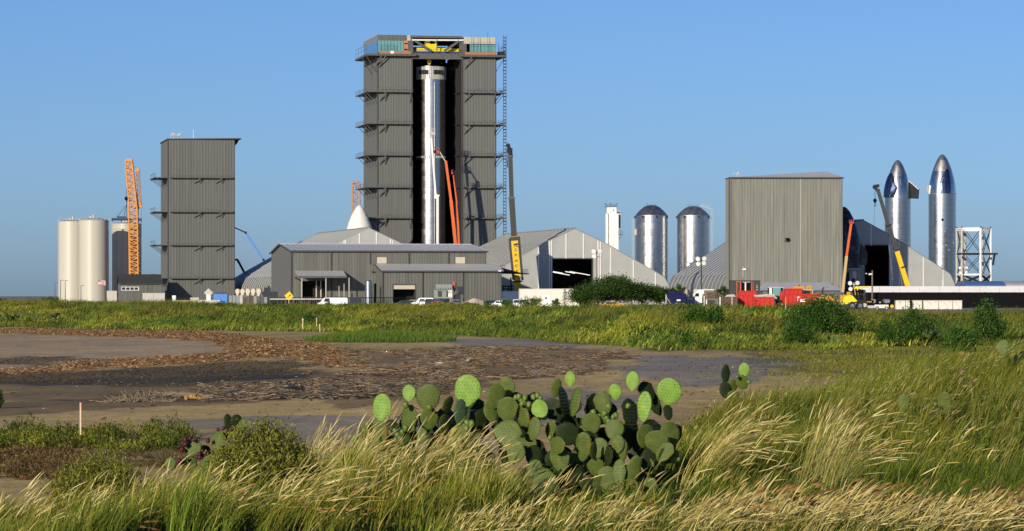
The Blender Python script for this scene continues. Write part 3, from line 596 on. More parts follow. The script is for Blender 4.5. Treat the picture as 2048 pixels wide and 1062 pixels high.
# ------------------------------------------------------------------ long ribbed workshop in front
def workshop():
    f = Fr(582, 840, 8.4); t = f.thing('workshop', 'long low grey ribbed metal workshop with a lean-to and open doors', 'building')
    x1 = f.x(972.5); D = 62; ze = f.z(582,500.5); zr = Z(488.2, 840+D/2)-G; wd0, wd1, wdz = f.x(604.5), f.x(650), f.z(620,562)
    w = MB().corr(0,wd0,0,ze,0,.66,.055).corr(wd0,wd1,wdz,ze,0,.66,.055).corr(wd1,x1,0,ze,0,.66,.055); w.build('wall_cladding', 'clad_front', t, recalc=False)
    g = MB().add([(0,0,0),(0,D,0),(0,D,ze),(0,D/2,zr-.2),(0,0,ze)],[(4,3,2,1,0)]); g.build('end_wall', 'clad_flat', t, recalc=False); MB().add([(x1,0,0),(x1,D,0),(x1,D,ze),(x1,D/2,zr-.2),(x1,0,ze)],[(0,1,2,3,4)]).build('end_wall', 'clad_flat', t, recalc=False); MB().box(0,x1,D-.2,D,0,ze).build('rear_wall', 'clad_flat', t)
    for y0, z0, y1, z1 in ((-.5,ze-.1,D/2,zr),(D/2,zr,D+.5,ze-.1)):
        m = MB(); n = round((x1+1)/1.2)
        for i in range(n):
            a = -.5+(x1+1)*i/n; b = a+(x1+1)/n; m.add([(a,y0,z0),(b-.12,y0,z0),(b-.12,y1,z1),(a,y1,z1)],[(0,1,2,3)]); m.add([(b-.12,y0,z0),(b-.06,y0,z0+.12),(b,y0,z0),(b,y1,z1),(b-.06,y1,z1+.12),(b-.12,y1,z1)],[(0,1,4,5),(1,2,3,4)])
        m.build('roof_sheet', 'roof_metal', t, recalc=False)
    MB().prismx([(D/2-.5,zr-.02),(D/2,zr+.16),(D/2+.5,zr-.02)],-.5,x1+.5).build('ridge_cap', 'roof_white', t)
    MB().box(-.5,x1+.5,-.62,-.4,ze-.42,ze-.05).build('gutter', 'trim', t)
    MB().bar((-.52,-.5,ze-.15),(-.52,D/2,zr-.05),.1,.35).bar((-.52,D+.5,ze-.15),(-.52,D/2,zr-.05),.1,.35).build('gable_trim', 'trim', t)
    for px in (582.5,662.5,740,818,897,971.5):
        a = f.x(px); MB().box(a-.11,a+.11,-.3,-.1,0 if px < 700 else f.z(px,528),ze-.3).build('downspout', 'trim', t)
    for a, b in ((754,773),(911,930)):
        MB().box(f.x(a),f.x(b),-.22,-.08,f.z(a,527),f.z(a,514.3)).build('wall_vent', 'beige', t)
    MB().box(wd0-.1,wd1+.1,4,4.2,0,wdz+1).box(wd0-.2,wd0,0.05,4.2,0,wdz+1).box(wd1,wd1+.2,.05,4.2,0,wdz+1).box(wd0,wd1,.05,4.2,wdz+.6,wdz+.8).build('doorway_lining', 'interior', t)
    for px in (632,641): a = f.x(px); MB().box(a-.14,a+.14,-.9,-.6,0,wdz).build('door_post', 'sheathing', t)
    # canopy over the left door
    d = 9.0; c0, c1 = f.x(589), f.x(686); zb, zf = f.z(589,541.5), f.z(604,552.5,-d); n = 26
    m = MB()
    for i in range(n):
        a = c0+(c1-c0)*i/n; b = a+(c1-c0)/n; m.add([(a,-d,zf),(b-.14,-d,zf),(b-.07,-d,zf+.1),(b,-d,zf),(a,-.08,zb),(b-.14,-.08,zb),(b-.07,-.08,zb+.1),(b,-.08,zb)],[(0,1,5,4),(1,2,6,5),(2,3,7,6)])
    m.add([(c0,-d,zf-.12),(c1,-d,zf-.12),(c1,-.08,zb-.12),(c0,-.08,zb-.12)],[(3,2,1,0)]); m.build('canopy_roof', 'roof_metal', t, recalc=False)
    MB().box(c0-.05,c1+.05,-d-.14,-d-.01,zf-.4,zf+.08).box(c0-.14,c0-.02,-d,-.1,zf-.35,zf-.1).build('canopy_fascia', 'steel_grey', t)
    for px in (603.5,651.7,698): a = f.x(px,-d+.2); MB().box(a-.11,a+.11,-d+.1,-d+.32,0,zf-.35).build('canopy_post', 'sheathing', t)
    for px, py in ((678,572),(688,566)): a = f.x(px,-5); MB().box(a-.08,a+.08,-5.1,-4.9,0,f.z(px,py,-5)).build('canopy_post', 'sheathing', t)
    # lean-to
    d = 13.5; l0, l1 = f.x(765,-d), f.x(1003,-d); ztop = f.z(765,527.8); ze2 = f.z(765,541.5,-d); o0, o1, oz = f.x(786.5,-d), f.x(830,-d), f.z(800,570,-d)
    w = MB().corr(l0,o0,0,ze2,-d,.72,.07).corr(o0,o1,oz,ze2,-d,.72,.07).corr(o1,l1,0,ze2,-d,.72,.07); w.build('lean_to_wall', 'clad_front', t, recalc=False)
    MB().add([(l0,-d,0),(l0,0,0),(l0,0,ztop-.1),(l0,-d,ze2)],[(0,1,2,3)]).build('lean_to_end_wall', 'clad_flat', t, recalc=False); MB().add([(l1,-d,0),(l1,0,0),(l1,0,ztop-.1),(l1,-d,ze2)],[(3,2,1,0)]).build('lean_to_end_wall', 'clad_flat', t, recalc=False)
    n = 52; m = MB(); ze3 = ze2+.02
    for i in range(n):
        a = l0-.5+(l1-l0+1)*i/n; b = a+(l1-l0+1)/n; m.add([(a,-d-.5,ze3),(b-.12,-d-.5,ze3),(b-.06,-d-.5,ze3+.1),(b,-d-.5,ze3),(a,-.1,ztop),(b-.12,-.1,ztop),(b-.06,-.1,ztop+.1),(b,-.1,ztop)],[(0,1,5,4),(1,2,6,5),(2,3,7,6)])
    m.build('lean_to_roof', 'roof_metal', t, recalc=False)
    MB().box(l0-.5,l1+.5,-d-.66,-d-.45,ze2-.3,ze2+.02).build('gutter', 'trim', t); MB().bar((l0-.5,-d-.5,ze2-.08),(l0-.5,-.1,ztop-.08),.12,.3).build('gable_trim', 'trim', t)
    for px in (765.5,845,926,1002): a = f.x(px,-d); MB().box(a-.11,a+.11,-d-.3,-d-.09,0,ze2-.2).build('downspout', 'trim', t)
    MB().box(o0,o1,-d+.05,-d+.3,oz-1.0,oz).build('roller_shutter', 'beige', t)
    MB().box(o0-.2,o0,-d-.14,-d+.1,0,oz).box(o1,o1+.2,-d-.14,-d+.1,0,oz).box(o0-.2,o1+.2,-d-.14,-d+.1,oz,oz+.22).build('door_frame', 'trim', t)
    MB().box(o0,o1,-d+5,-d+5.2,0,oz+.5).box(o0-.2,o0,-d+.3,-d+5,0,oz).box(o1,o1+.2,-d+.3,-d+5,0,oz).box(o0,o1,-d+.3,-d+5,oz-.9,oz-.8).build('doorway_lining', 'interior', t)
    # flat awning off the right end
    m = MB().add([(l1+.1,-d+1,ze2-.1),(f.x(1056,-4),-6,f.z(1056,547,-4)),(f.x(1056,-4),2,f.z(1056,547,-4)),(f.x(974),.5,f.z(974,527.5)),(l1+.1,-d+1,ze2-.7),(f.x(1056,-4),-6,f.z(1056,548.5,-4)),(f.x(1056,-4),2,f.z(1056,548.5,-4)),(f.x(974),.5,f.z(974,533))],[(0,1,2,3),(7,6,5,4),(0,4,5,1),(1,5,6,2),(2,6,7,3),(3,7,4,0)]); m.build('awning', 'black', t)
    m = MB()
    for pa, pb, py in ((990,1010,538),(1046,1056,546)):
        for i in range(5): xx = f.x(pa+(pb-pa)*i/4,-3); zz = f.z(pa,py,-3)-.1; m.bar((xx,-3,zz-.3),(xx,-3,zz+1.0),.07)
        for h in (.35,.95): m.bar((f.x(pa,-3),-3,zz+h),(f.x(pb,-3),-3,zz+h),.06)
    m.build('awning_railing', 'black', t)
    for px, py, ly in ((756,538,-6),(998,541,-d),(741.5,541,0)):
        a = f.x(px,ly); z = f.z(px,py,ly); MB().bar((a,ly-.1,z),(a+.1,ly-.9,z),.1).box(a-.3,a+.4,ly-1.2,ly-.8,z-.25,z+.05).build('wall_lamp', 'white' if px > 760 else 'steel_grey', t)
    # silo by the corner
    s = thing('small_silo', 'small silver cylinder tank standing at the inner corner of the workshop', 'tank', (X(737,829),829,G))
    h = Z(560.5,829)-G; MB().lathe([(.84,.25),(.84,h-.25),(.6,h-.05),(.05,h)],24).build('shell', 'silo_steel', s, True, sharp=35)
    for k in range(3): a = k*2.1; MB().box(math.cos(a)*.7-.08,math.cos(a)*.7+.08,math.sin(a)*.7-.08,math.sin(a)*.7+.08,0,.3).build('leg', 'steel_grey', s)
    MB().tube((.95,-.3,.2),(.95,-.3,h-1),.06,n=6).build('pipe', 'steel_grey', s)
    v = thing('pressure_vessel', 'dark slim vessel beside the silver cylinder tank', 'tank', (X(750.5,831),831,G)); h = Z(566,831)-G
    MB().lathe([(.3,.2),(.3,h-.3),(.05,h)],14).build('shell', 'steel_dark', v, True, sharp=35); MB().box(-.4,.4,-.4,.4,0,.2).build('foot', 'steel_dark', v)
    # dust collector
    Y = 817; k = thing('dust_collector', 'grey box-shaped dust collector against the lean-to wall', 'machine', (X(888,Y),Y,G)); xx = lambda p: X(p,Y)-X(888,Y); zz = lambda p: Z(p,Y)-G
    MB().box(xx(872),xx(904.5),-1.6,1.6,zz(579.5),zz(569)).build('hopper_hood', 'machine_grey', k)
    MB().box(xx(871.4),xx(904.9),-1.7,1.7,zz(579.9),zz(579.3)).build('flange', 'black', k)
    MB().box(xx(868),xx(905),-1.45,1.5,zz(596.5),zz(580)).build('body', 'machine_grey', k)
    for a, b in ((876,884),(893,900)): MB().box(xx(a),xx(b),-1.52,-1.46,zz(593.5),zz(582)).build('filter_door', 'boom_grey', k)
    for i in range(6): MB().ball((xx(876.5+5*i),-1.62,zz(576.5)),.12,6,4).build('bolt', 'black', k)
    for a in (880.5,896):
        MB().box(xx(a-4),xx(a+4),-1.3,.2,zz(604),zz(596.6)).build('barrel_crate', 'brown', k); MB().tube((xx(a),-1.32,zz(600.3)),(xx(a),-1.4,zz(600.3)),.34,n=14).build('outlet', 'black', k)
    for a in (868.5,886,904): MB().box(xx(a)-.1,xx(a)+.1,-1.4,-1.2,0,zz(596)).build('leg', 'steel_grey', k)
    MB().lathe([(.42,zz(575)),(.42,zz(567)),(.35,zz(563.5))],12,xx(909),-.2).build('cyclone', 'red_basket', k, True, sharp=40); MB().lathe([(.1,zz(583)),(.5,zz(574.9))],12,xx(909),-.2).build('cone', 'boom_grey', k, True, sharp=40)
    MB().box(xx(905),xx(919),-1,-.85,zz(584.3),zz(583)).bar((xx(906),-.9,zz(592)),(xx(918),-.9,zz(584)),.12).bar((xx(921),-.9,zz(604)),(xx(930),-.9,zz(588)),.12).build('gantry', 'steel_grey', k)
    MB().box(xx(915),xx(927.5),-.4,1.2,zz(589),zz(573)).box(xx(907),xx(921),-.4,1.2,zz(604),zz(589)).build('duct_housing', 'car_dark', k)
workshop()
# ------------------------------------------------------------------ pale ribbed building on the right
def right_building():
    f = Fr(1461, 893, 2.0); t = f.thing('ribbed_building', 'tall pale grey ribbed building on the right with a blank front', 'building')
    x1 = f.x(1684); D = 13; ze = f.z(1461,354.5); zr = f.z(1652,342.8,6)
    w = MB().corr(0,x1,0,ze,0,.74,.10).corry(0,D,0,ze,0,.74,.05); w.box(x1-.2,x1,.03,D,0,ze).box(0,x1,D-.2,D,0,ze); w.build('wall_cladding', 'clad_pale', t, recalc=False)
    xr = f.x(1652,6)
    MB().add([(-.4,-.4,ze-.02),(x1+.4,-.4,ze-.02),(x1+.4,D+.4,ze-.02),(-.4,D+.4,ze-.02),(1.5,6,ze+.15),(xr,6,zr)],[(0,1,5,4),(1,2,5),(2,3,4,5),(3,0,4),(0,3,2,1)]).build('roof', 'roof_metal', t)
    MB().box(-.45,x1+.45,-.55,-.38,ze-.3,ze+.05).build('gutter', 'trim', t)
    for a in (.05, x1-.05): MB().box(a-.2,a+.2,-.2,-.09,0,ze-.3).build('corner_trim', 'clad_flat', t)
    MB().box(-.42,-.1,.1,.5,0,ze-.3).build('downspout', 'trim', t)
    a = f.x(1601); MB().box(a-.07,a+.07,-.15,-.09,0,ze-.3).build('seam_strip', 'sheathing', t)
    a = f.x(1573.5); z = f.z(1573,479.5); p = MB().box(a-.55,a+.4,-.5,-.1,z-.5,z+.5).build('exhaust_fan', 'trim', t); MB().tube((a+.2,-.55,z+.1),(a+.2,-.8,z+.1),.42,n=12).build('fan_cowl', 'black', p)
    a = f.x(1488); z = f.z(1488,539); MB().box(a-.4,a+.5,-.5,-.1,z-.15,z+.25).build('wall_lamp', 'sign_white', t)
    a = f.x(1486); MB().box(a-.08,a+.08,-.2,-.1,f.z(1486,555),f.z(1486,532)).build('conduit', 'sheathing', t)
    a = f.x(1474); z = ze; m = MB(); m.bar((a,1,z),(a,1,z+1.3),.08).bar((a-.8,1,z+.9),(a+.8,1,z+.9),.07).box(a-.9,a-.5,.8,1.2,z+.8,z+1.2).box(a+.2,a+.5,.8,1.2,z+.7,z+1.5).bar((a+.9,1,z),(a+.9,1,z+1.1),.06); m.build('weather_station', 'sheathing', t)
    # hipped lean-to roof before it
    Y = 800; r = thing('low_shed', 'low shed with a pale hipped metal roof before the tall ribbed building', 'shed', (X(1600,Y),Y,G)); xx = lambda p: X(p,Y)-X(1600,Y); zz = lambda p: Z(p,Y)-G
    MB().add([(xx(1519),-5,zz(581)),(xx(1681),-5,zz(581)),(xx(1681),6,zz(581)),(xx(1519),6,zz(581)),(xx(1530),2,zz(564.8)),(xx(1659),2,zz(564.8))],[(0,1,5,4),(1,2,5),(2,3,4,5),(3,0,4),(0,3,2,1)]).build('roof', 'roof_metal', r)
    MB().box(xx(1523),xx(1677),-4.4,5.4,0,zz(581.2)).build('wall', 'clad_front', r); MB().box(xx(1663),xx(1665.5),0,.4,zz(572),zz(567.5)).build('flue', 'trim', r)
    # dark kiosk with orange frames
    Y = 690; k = thing('dark_kiosk', 'dark kiosk with orange door frames before the tall ribbed building', 'kiosk', (X(1490,Y),Y,G)); xx = lambda p: X(p,Y)-X(1490,Y); zz = lambda p: Z(p,Y)-G
    MB().box(xx(1459.5),xx(1520.5),0,3,0,zz(561)).build('wall', 'boom_grey', k)
    MB().box(xx(1459),xx(1521),-.12,3.1,zz(561.6),zz(560.8)).build('roof', 'steel_dark', k)
    MB().box(xx(1483),xx(1504),-.1,.05,0,zz(564)).build('opening', 'black', k)
    for a, b in ((1473,1474.6),(1480.5,1482.3),(1502,1503.6),(1505.5,1506.8)): MB().box(xx(a),xx(b),-.16,-.02,0,zz(563)).build('door_frame', 'orange', k)
    MB().box(xx(1473),xx(1482.3),-.15,-.02,zz(564),zz(562.6)).build('door_lintel', 'orange', k)
    MB().box(xx(1489.5),xx(1492),-.2,-.02,0,zz(564)).build('mullion', 'white', k); MB().box(xx(1485),xx(1500),-.2,-.02,zz(564.6),zz(563.8)).build('mullion', 'white', k)
    for py in (571,574.5,578.5): MB().box(xx(1513),xx(1515),-.06,-.01,zz(py+1.2),zz(py)).build('notice', 'sign_white', k)
right_building()
# ------------------------------------------------------------------ tanks
def cream_tank(px, Y, R, eave, apex, label):
    t = thing('storage_tank', label, 'tank', (X(px,Y),Y,G), group='white storage tanks'); h = Z(eave,Y)-G; H = Z(apex,Y)-G
    n = 8
    me = MB().lathe([(R-.008,0),(R,.02),(R,h/n-.02),(R-.008,h/n)],48).mesh('shell_course','tank_cream',True); me.set_sharp_from_angle(angle=math.radians(8))
    for i in range(n): obj('shell_course', me, t, (0,0,i*h/n))
    MB().lathe([(R+.06,h-.1),(R+.06,h+.05),(R*.85,h+(H-h)*.45),(R*.5,h+(H-h)*.8),(R*.12,H)],48).build('dome_roof', 'tank_cream', t, True, sharp=35)
    m = MB()
    for i in range(20): a = 2*math.pi*i/20; m.bar((R*math.cos(a),R*math.sin(a),h),(R*math.cos(a),R*math.sin(a),h+.8),.06)
    for i in range(20): a = 2*math.pi*i/20; b = 2*math.pi*(i+1)/20; m.bar((R*math.cos(a),R*math.sin(a),h+.8),(R*math.cos(b),R*math.sin(b),h+.8),.05)
    m.build('railing', 'concrete', t); MB().tube((0,0,H-.3),(0,0,H+.9),.35,.3,10).box(-1.3,-.7,-.3,.3,H-.5,H+.4).build('roof_nozzle', 'sheathing', t)
cream_tank(146, 1049, 4.6, 443.5, 439, 'leftmost cream storage tank, partly behind its neighbour')
cream_tank(187.5, 1038, 4.5, 441.5, 435, 'cream storage tank in front of the leftmost one, with the flag at its foot')
cream_tank(253, 1056, 4.6, 448, 444, 'cream storage tank in shadow behind the orange lattice crane')
def silver_tank(px, Y, R, eave, apex, label, ladder):
    t = thing('steel_tank', label, 'tank', (X(px,Y),Y,G), group='ringed steel tanks'); h = Z(eave,Y)-G; H = Z(apex,Y)-G
    barrel(t, R, 0, h, 2.25, 'silo_steel')
    MB().lathe([(R+.03,h-.05),(R+.02,h+.15),(R*.80,h+(H-h)*.42),(R*.5,h+(H-h)*.83),(R*.28,H-.05),(.05,H+.1)],48).build('dome_roof', 'stainless_dark', t, True, sharp=25)
    for i in range(7): a = 2*math.pi*i/7+.3; MB().box(-.3,.3,-.15,.15,-.35,.35).build('lug', 'steel_dark', t).location = ((R+.08)*math.sin(a),-(R+.08)*math.cos(a),h-.4)
    m = MB()
    for i in range(10): a = 2*math.pi*i/10; m.bar((R*.3*math.cos(a),R*.3*math.sin(a),H-.2),(R*.3*math.cos(a),R*.3*math.sin(a),H+.6),.06)
    m.build('railing', 'steel_grey', t)
    m = MB(); sx = 1 if ladder else -1; xx = sx*(R+.55)
    for dx in (0,.5): m.bar((xx+dx*sx,-1,0),(xx+dx*sx,-1,h+(2.2 if ladder else -1)),.09)
    for i in range(int(h/.9)): m.bar((xx,-1,i*.9),(xx+.5*sx,-1,i*.9),.06)
    m.build('ladder', 'sheathing', t)
    if ladder: MB().bar((R*.45,-1,H+.2),(R+.2,-1,h+2.4),.22).bar((R+.2,-1,h+2.4),(R+.9,-1,h+2.2),.2).bar((R*.5,-1,H+.9),(R+.2,-1,h+3.2),.07).build('roof_stair', 'sheathing', t)
    else: MB().box(-R-.3,-R+.35,-1.6,-.9,Z(470,Y)-G,Z(458,Y)-G).build('inspection_box', 'sheathing', t)
silver_tank(1303, 1120, 5.28, 432, 410.5, 'left of the two ringed shiny steel tanks', False)
silver_tank(1386.5, 1120, 5.25, 432, 412.5, 'right of the two ringed shiny steel tanks, with a roof ladder', True)
# white process tower
def cold_box():
    Y = 1060; t = thing('process_tower', 'narrow white process tower with railings on top, left of the steel tanks', 'tower', (X(1224,Y),Y,G)); xx = lambda p: X(p,Y)-X(1224,Y); zz = lambda p: Z(p,Y)-G
    MB().box(xx(1211),xx(1216),-2,2,0,zz(427)).build('side_column', 'white', t); MB().box(xx(1217.4),xx(1236.5),-2.4,2.4,0,zz(428)).build('main_casing', 'white', t)
    MB().box(xx(1216),xx(1217.4),-1.5,2,0,zz(428)).build('gap_panel', 'steel_grey', t); MB().box(xx(1213.5),xx(1232.5),-2,2,zz(428),zz(414)).build('upper_casing', 'white', t)
    MB().box(xx(1225.5),xx(1227.5),-2.1,-2,zz(422),zz(420)).build('hatch', 'black', t)
    m = MB(); m.box(xx(1210),xx(1233.5),-2.3,2.3,zz(414.2),zz(413.2))
    for i in range(7): a = xx(1210+23.5*i/6); m.bar((a,-2.2,zz(413.5)),(a,-2.2,zz(409)),.12)
    for h in (409,411): m.bar((xx(1210),-2.2,zz(h)),(xx(1233.5),-2.2,zz(h)),.1)
    m.build('top_platform', 'steel_grey', t)
    for px in (1210,1220,1233.5): MB().bar((xx(px),-2.2,zz(409)),(xx(px)+.15,-2.2,zz(406.5)),.2).build('beacon', 'steel_dark', t)
    MB().box(xx(1236.7),xx(1241),-.8,.8,zz(456),zz(422)).build('ladder_cage', 'sheathing', t)
    for py in (424,): MB().box(xx(1233),xx(1241),-1.4,1.4,zz(py+1),zz(py)).build('platform', 'steel_grey', t)
    m = MB(); m.box(xx(1236.5),xx(1245),-1.4,1.4,zz(470),zz(469))
    for px in (1237,1241,1244.5): m.bar((xx(px),-1.4,zz(470)),(xx(px),-1.4,zz(461.5)),.12)
    m.bar((xx(1237),-1.4,zz(462)),(xx(1244.5),-1.4,zz(462)),.1).bar((xx(1238),-1.3,zz(478)),(xx(1244),-1.3,zz(470)),.15); m.build('platform', 'steel_grey', t)
cold_box()
# white nose cone behind the tents
def white_nose():
    Y = 1022; t = thing('white_nose_cone', 'matte white pointed nose cone rising behind the fabric hall', 'nose cone', (X(718.5,Y),Y,G)); zz = lambda p: Z(p,Y)-G; k = Y/F
    MB().lathe([(32*k,0),(32*k,zz(500)),(30*k,zz(480)),(26.3*k,zz(461)),(22.4*k,zz(447)),(16.5*k,zz(432)),(9.5*k,zz(419)),(5*k,zz(413)),(2.6*k,zz(411)),(.02,zz(410))],48).build('skin', 'cone_white', t, True, sharp=40)
    for px, py in ((14,431),(20,440)): MB().ball((px*k*.9,-px*k*.55,zz(py)),.28,8,5).build('port', 'steel_grey', t)
    MB().lathe([(26.6*k,zz(461.4)),(26.5*k,zz(460.6))],48).build('seam', 'concrete', t, True)
white_nose()
def tiled_nose():
    Y = 918; t = thing('tiled_nose_cone', 'black tiled rocket nose on a pale stand behind the tall ribbed building', 'nose cone', (X(1688,Y),Y,G)); zz = lambda p: Z(p,Y)-G; k = Y/F
    MB().lathe([(34*k,zz(536)),(34.4*k,zz(505)),(33.5*k,zz(482)),(29*k,zz(462)),(24*k,zz(448)),(17*k,zz(433)),(11*k,zz(422)),(5*k,zz(415.5)),(.02,zz(413))],48).build('skin', 'tile_black', t, True, sharp=40)
    MB().prism([(30*k,zz(481)),(36*k,zz(489)),(47*k,zz(507)),(45*k,zz(530)),(31*k,zz(530))],-.9,-.5).build('flap', 'tile_black', t)
    MB().lathe([(34.5*k,zz(541)),(34.5*k,zz(536.2))],48).build('seam', 'sheathing', t, True)
    for a in (-70,-45,-20,20,60): a = math.radians(a); MB().box(-.35,.35,-.35,.35,0,zz(541.5)).build('stand_leg', 'sheathing', t).location = (30*k*math.cos(a),30*k*math.sin(a),0)
    MB().lathe([(26*k,0),(26*k,zz(545))],32).build('stand_drum', 'navy_wall', t, True); MB().box(14*k,22*k,-30*k,-24*k,zz(557),zz(543)).build('control_box', 'white', t)
tiled_nose()
def truss_stand():
    Y = 1105; t = thing('truss_stand', 'white open steel truss stand right of the taller spaceship', 'stand', (X(1950,Y),Y,G)); xx = lambda p: X(p,Y)-X(1950,Y); zz = lambda p: Z(p,Y)-G
    P = [(1917,4,'sheathing'),(1936.5,8,'concrete'),(1957,-5,'white'),(1970.5,6,'concrete'),(1981.5,0,'white'),(1923,-1,'sheathing')]
    for px, y, mt in P: MB().tube((xx(px),y,0),(xx(px),y,zz(456)),.42,n=10).build('column', mt, t)
    order = [0,5,2,4,3,1]
    for py, w, mt in ((457,.5,'white'),(460.5,.3,'white'),(508,.5,'steel_dark'),(549,.5,'white')):
        for a, b in zip(order, order[1:]+order[:1]): MB().bar((xx(P[a][0]),P[a][1],zz(py)),(xx(P[b][0]),P[b][1],zz(py)),w).build('ring_beam', mt, t)
    for z0, z1 in ((508,458),(549,509),(566,550)):
        for a, b in zip(order, order[1:]+order[:1]):
            A = P[a]; B = P[b]; MB().bar((xx(A[0]),A[1],zz(z0)),(xx(B[0]),B[1],zz(z1)),.16 if z0 < 560 else .35).bar((xx(A[0]),A[1],zz(z1)),(xx(B[0]),B[1],zz(z0)),.16 if z0 < 560 else .35).build('cross_brace', 'steel_dark', t)
    MB().bar((xx(1911),-5,zz(508)),(xx(1991),-5,zz(508)),.6).bar((xx(1986),-4,zz(508)),(xx(1984),-2,zz(530)),.5).build('work_beam', 'steel_dark', t)
    for px,y,mt in P: MB().box(xx(px)-.25,xx(px)+.25,y-.25,y+.25,zz(456),zz(453.5)).build('cap', 'steel_dark', t)
truss_stand()
# hoist mast beside the open tower
def mast():
    Y = 1060; t = thing('hoist_mast', 'thin dark ladder-like mast rising beside the tallest tower', 'mast', (X(1009.5,Y),Y,G)); h = Z(70,Y)-G; w = .42; n = int(h/1.0)
    for sx in (-1,1):
        for sy in (-1,1): MB().box(sx*w-.09,sx*w+.09,sy*w-.09,sy*w+.09,0,h).build('rail', 'navy_wall', t)
    me = MB().box(-w+.09,w-.09,-w-.09,-w+.09,0,.3).box(-w+.09,w-.09,w-.09,w+.09,0,.3).box(-w-.08,-w+.08,-w+.09,w-.09,0,.25).box(w-.08,w+.08,-w+.09,w-.09,0,.25).mesh('rung', 'navy_wall')
    for i in range(n): obj('rung', me, t, (0,0,i*h/n))
    for py in (109,183,247,310,374,435): MB().bar((-.4,0,Z(py,Y)-G),(-1.6,0,Z(py,Y)-G),.2).build('wall_tie', 'steel_dark', t)
mast()
# ------------------------------------------------------------------ wheels, bodies, text
WM = {}
def wheel(parent, x, y, z, r, w, rim='sheathing'):
    k = (round(r,2), round(w,2), rim)
    if k not in WM:
        m = MB().tube((0,-w/2,0),(0,w/2,0),r,n=18); ty = m.mesh('tyre','rubber',True); ty.set_sharp_from_angle(angle=math.radians(40))
        WM[k] = (ty, MB().tube((0,-w/2-.02,0),(0,w/2+.02,0),r*.58,n=14).mesh('rim',rim))
    o = obj('wheel', WM[k][0], parent, (x,y,z)); obj('rim', WM[k][1], o); return o
def text_mesh(s, size, material, parent, loc, rot, name='lettering', depth=.01):
    c = bpy.data.curves.new('tmp','FONT'); c.body = s; c.size = size; c.align_x = 'CENTER'; c.align_y = 'CENTER'; c.extrude = depth
    o = bpy.data.objects.new('tmp', c); COL.objects.link(o); dg = bpy.context.evaluated_depsgraph_get()
    me = bpy.data.meshes.new_from_object(o.evaluated_get(dg)); bpy.data.objects.remove(o); me.name = name; me.materials.clear(); me.materials.append(M[material])
    return obj(name, me, parent, loc, rot)
def carrier(t, L, h, material, n=4, y=0):
    MB().box(-L*.5,L*.5,y-1.3,y+1.3,.9,1.4).build('chassis', 'boom_grey', t)
    MB().box(-L*.5,-L*.5+2.4,y-1.25,y+1.25,1.4,h).build('cab', material, t); MB().box(-L*.2,L*.45,y-1.2,y+1.2,1.4,h-.5).build('deck_housing', material, t)
    for i in range(n):
        for s in (-1,1): wheel(t, -L*.42+L*.84*i/(n-1), y+s*1.25, .65, .65, .45)
# ------------------------------------------------------------------ cranes
def black_yellow_crane():
    Y = 908; t = thing('mobile_crane', 'mobile crane with near-upright grey boom and yellow lettered base section', 'crane', (X(1034,Y),Y,G)); P = lambda px,py,dy=0: (X(px,Y)-X(1034,Y), dy, Z(py,Y)-G); k = Y/F
    def sec(a, b, w, mt, name, d=None): return MB().bar(P(*a), P(*b), w*k, (d or w)*k).build(name, mt, t)
    carrier(t, 14, 3.2, 'yellow')
    base = sec((1028.5,473),(1036.5,588),13,'yellow','base_boom',13)
    for s in (-9.5, 9.5): sec((1028.5+s,477),(1036+s-.5*s/9.5,560),4.5,'boom_grey','boom_rail',14)
    sec((1030,473.5),(1030.6,481),20,'boom_grey','boom_collar',15); sec((1036,561.5),(1036.1,564),19,'steel_dark','boom_clamp',15)
    sec((1023.2,395),(1028.3,474),11.5,'boom_grey','boom_section'); sec((1020.5,312),(1023.4,396),9,'boom_grey','boom_section')
    for py, px in ((396,1023.3),(313,1020.6)): sec((px,py-2),(px,py+2),13.5 if py > 350 else 12,'steel_grey','boom_collar')
    h = MB(); h.bar(P(1020.4,312),P(1016.5,289),.9,.7).bar(P(1017,292),P(1023,300),.5).bar(P(1023,300),P(1024,311),.45).bar(P(1014.5,298),P(1016,306),.35); h.tube(P(1016.5,291,-.5),P(1016.5,291,.5),.55,n=12).tube(P(1022.5,299,-.4),P(1022.5,299,.4),.4,n=12); h.build('boom_head', 'steel_dark', t)
    MB().bar(P(1016.5,289),P(1015,284.5),.12).build('anemometer', 'steel_dark', t); MB().bar(P(1013.8,298),P(1014.4,320),.14).bar(P(1014.3,320),P(1015,335),.25).build('hook_line', 'steel_dark', t)
    zs = [(500,'S'),(510.5,'P'),(521.5,'A'),(532,'C'),(542.5,'E'),(553,'X')]
    for py, ch in zs:
        px = 1028.5+8*(py-473)/115; p = P(px+.6,py,-7.2*k); text_mesh(ch, 8.0*k, 'marking', t, p, (math.radians(90),0,0)).scale = (1.35,.85,1)
    m = MB()
    for i in range(3): a = P(1028.5+i*3.2,494,-7.3*k); m.bar(a,(a[0]+.35,a[1],a[2]+.9),.28,.05)
    m.add([P(1026.5,488.5,-7.35*k),P(1035.5,486,-7.35*k),P(1036,489,-7.35*k),P(1027,490.5,-7.35*k)],[(0,1,2,3)]); m.build('emblem', 'marking', t)
    MB().bar(P(1021.5,555),P(1023,592),.4).build('lift_cylinder', 'boom_grey', t)
black_yellow_crane()
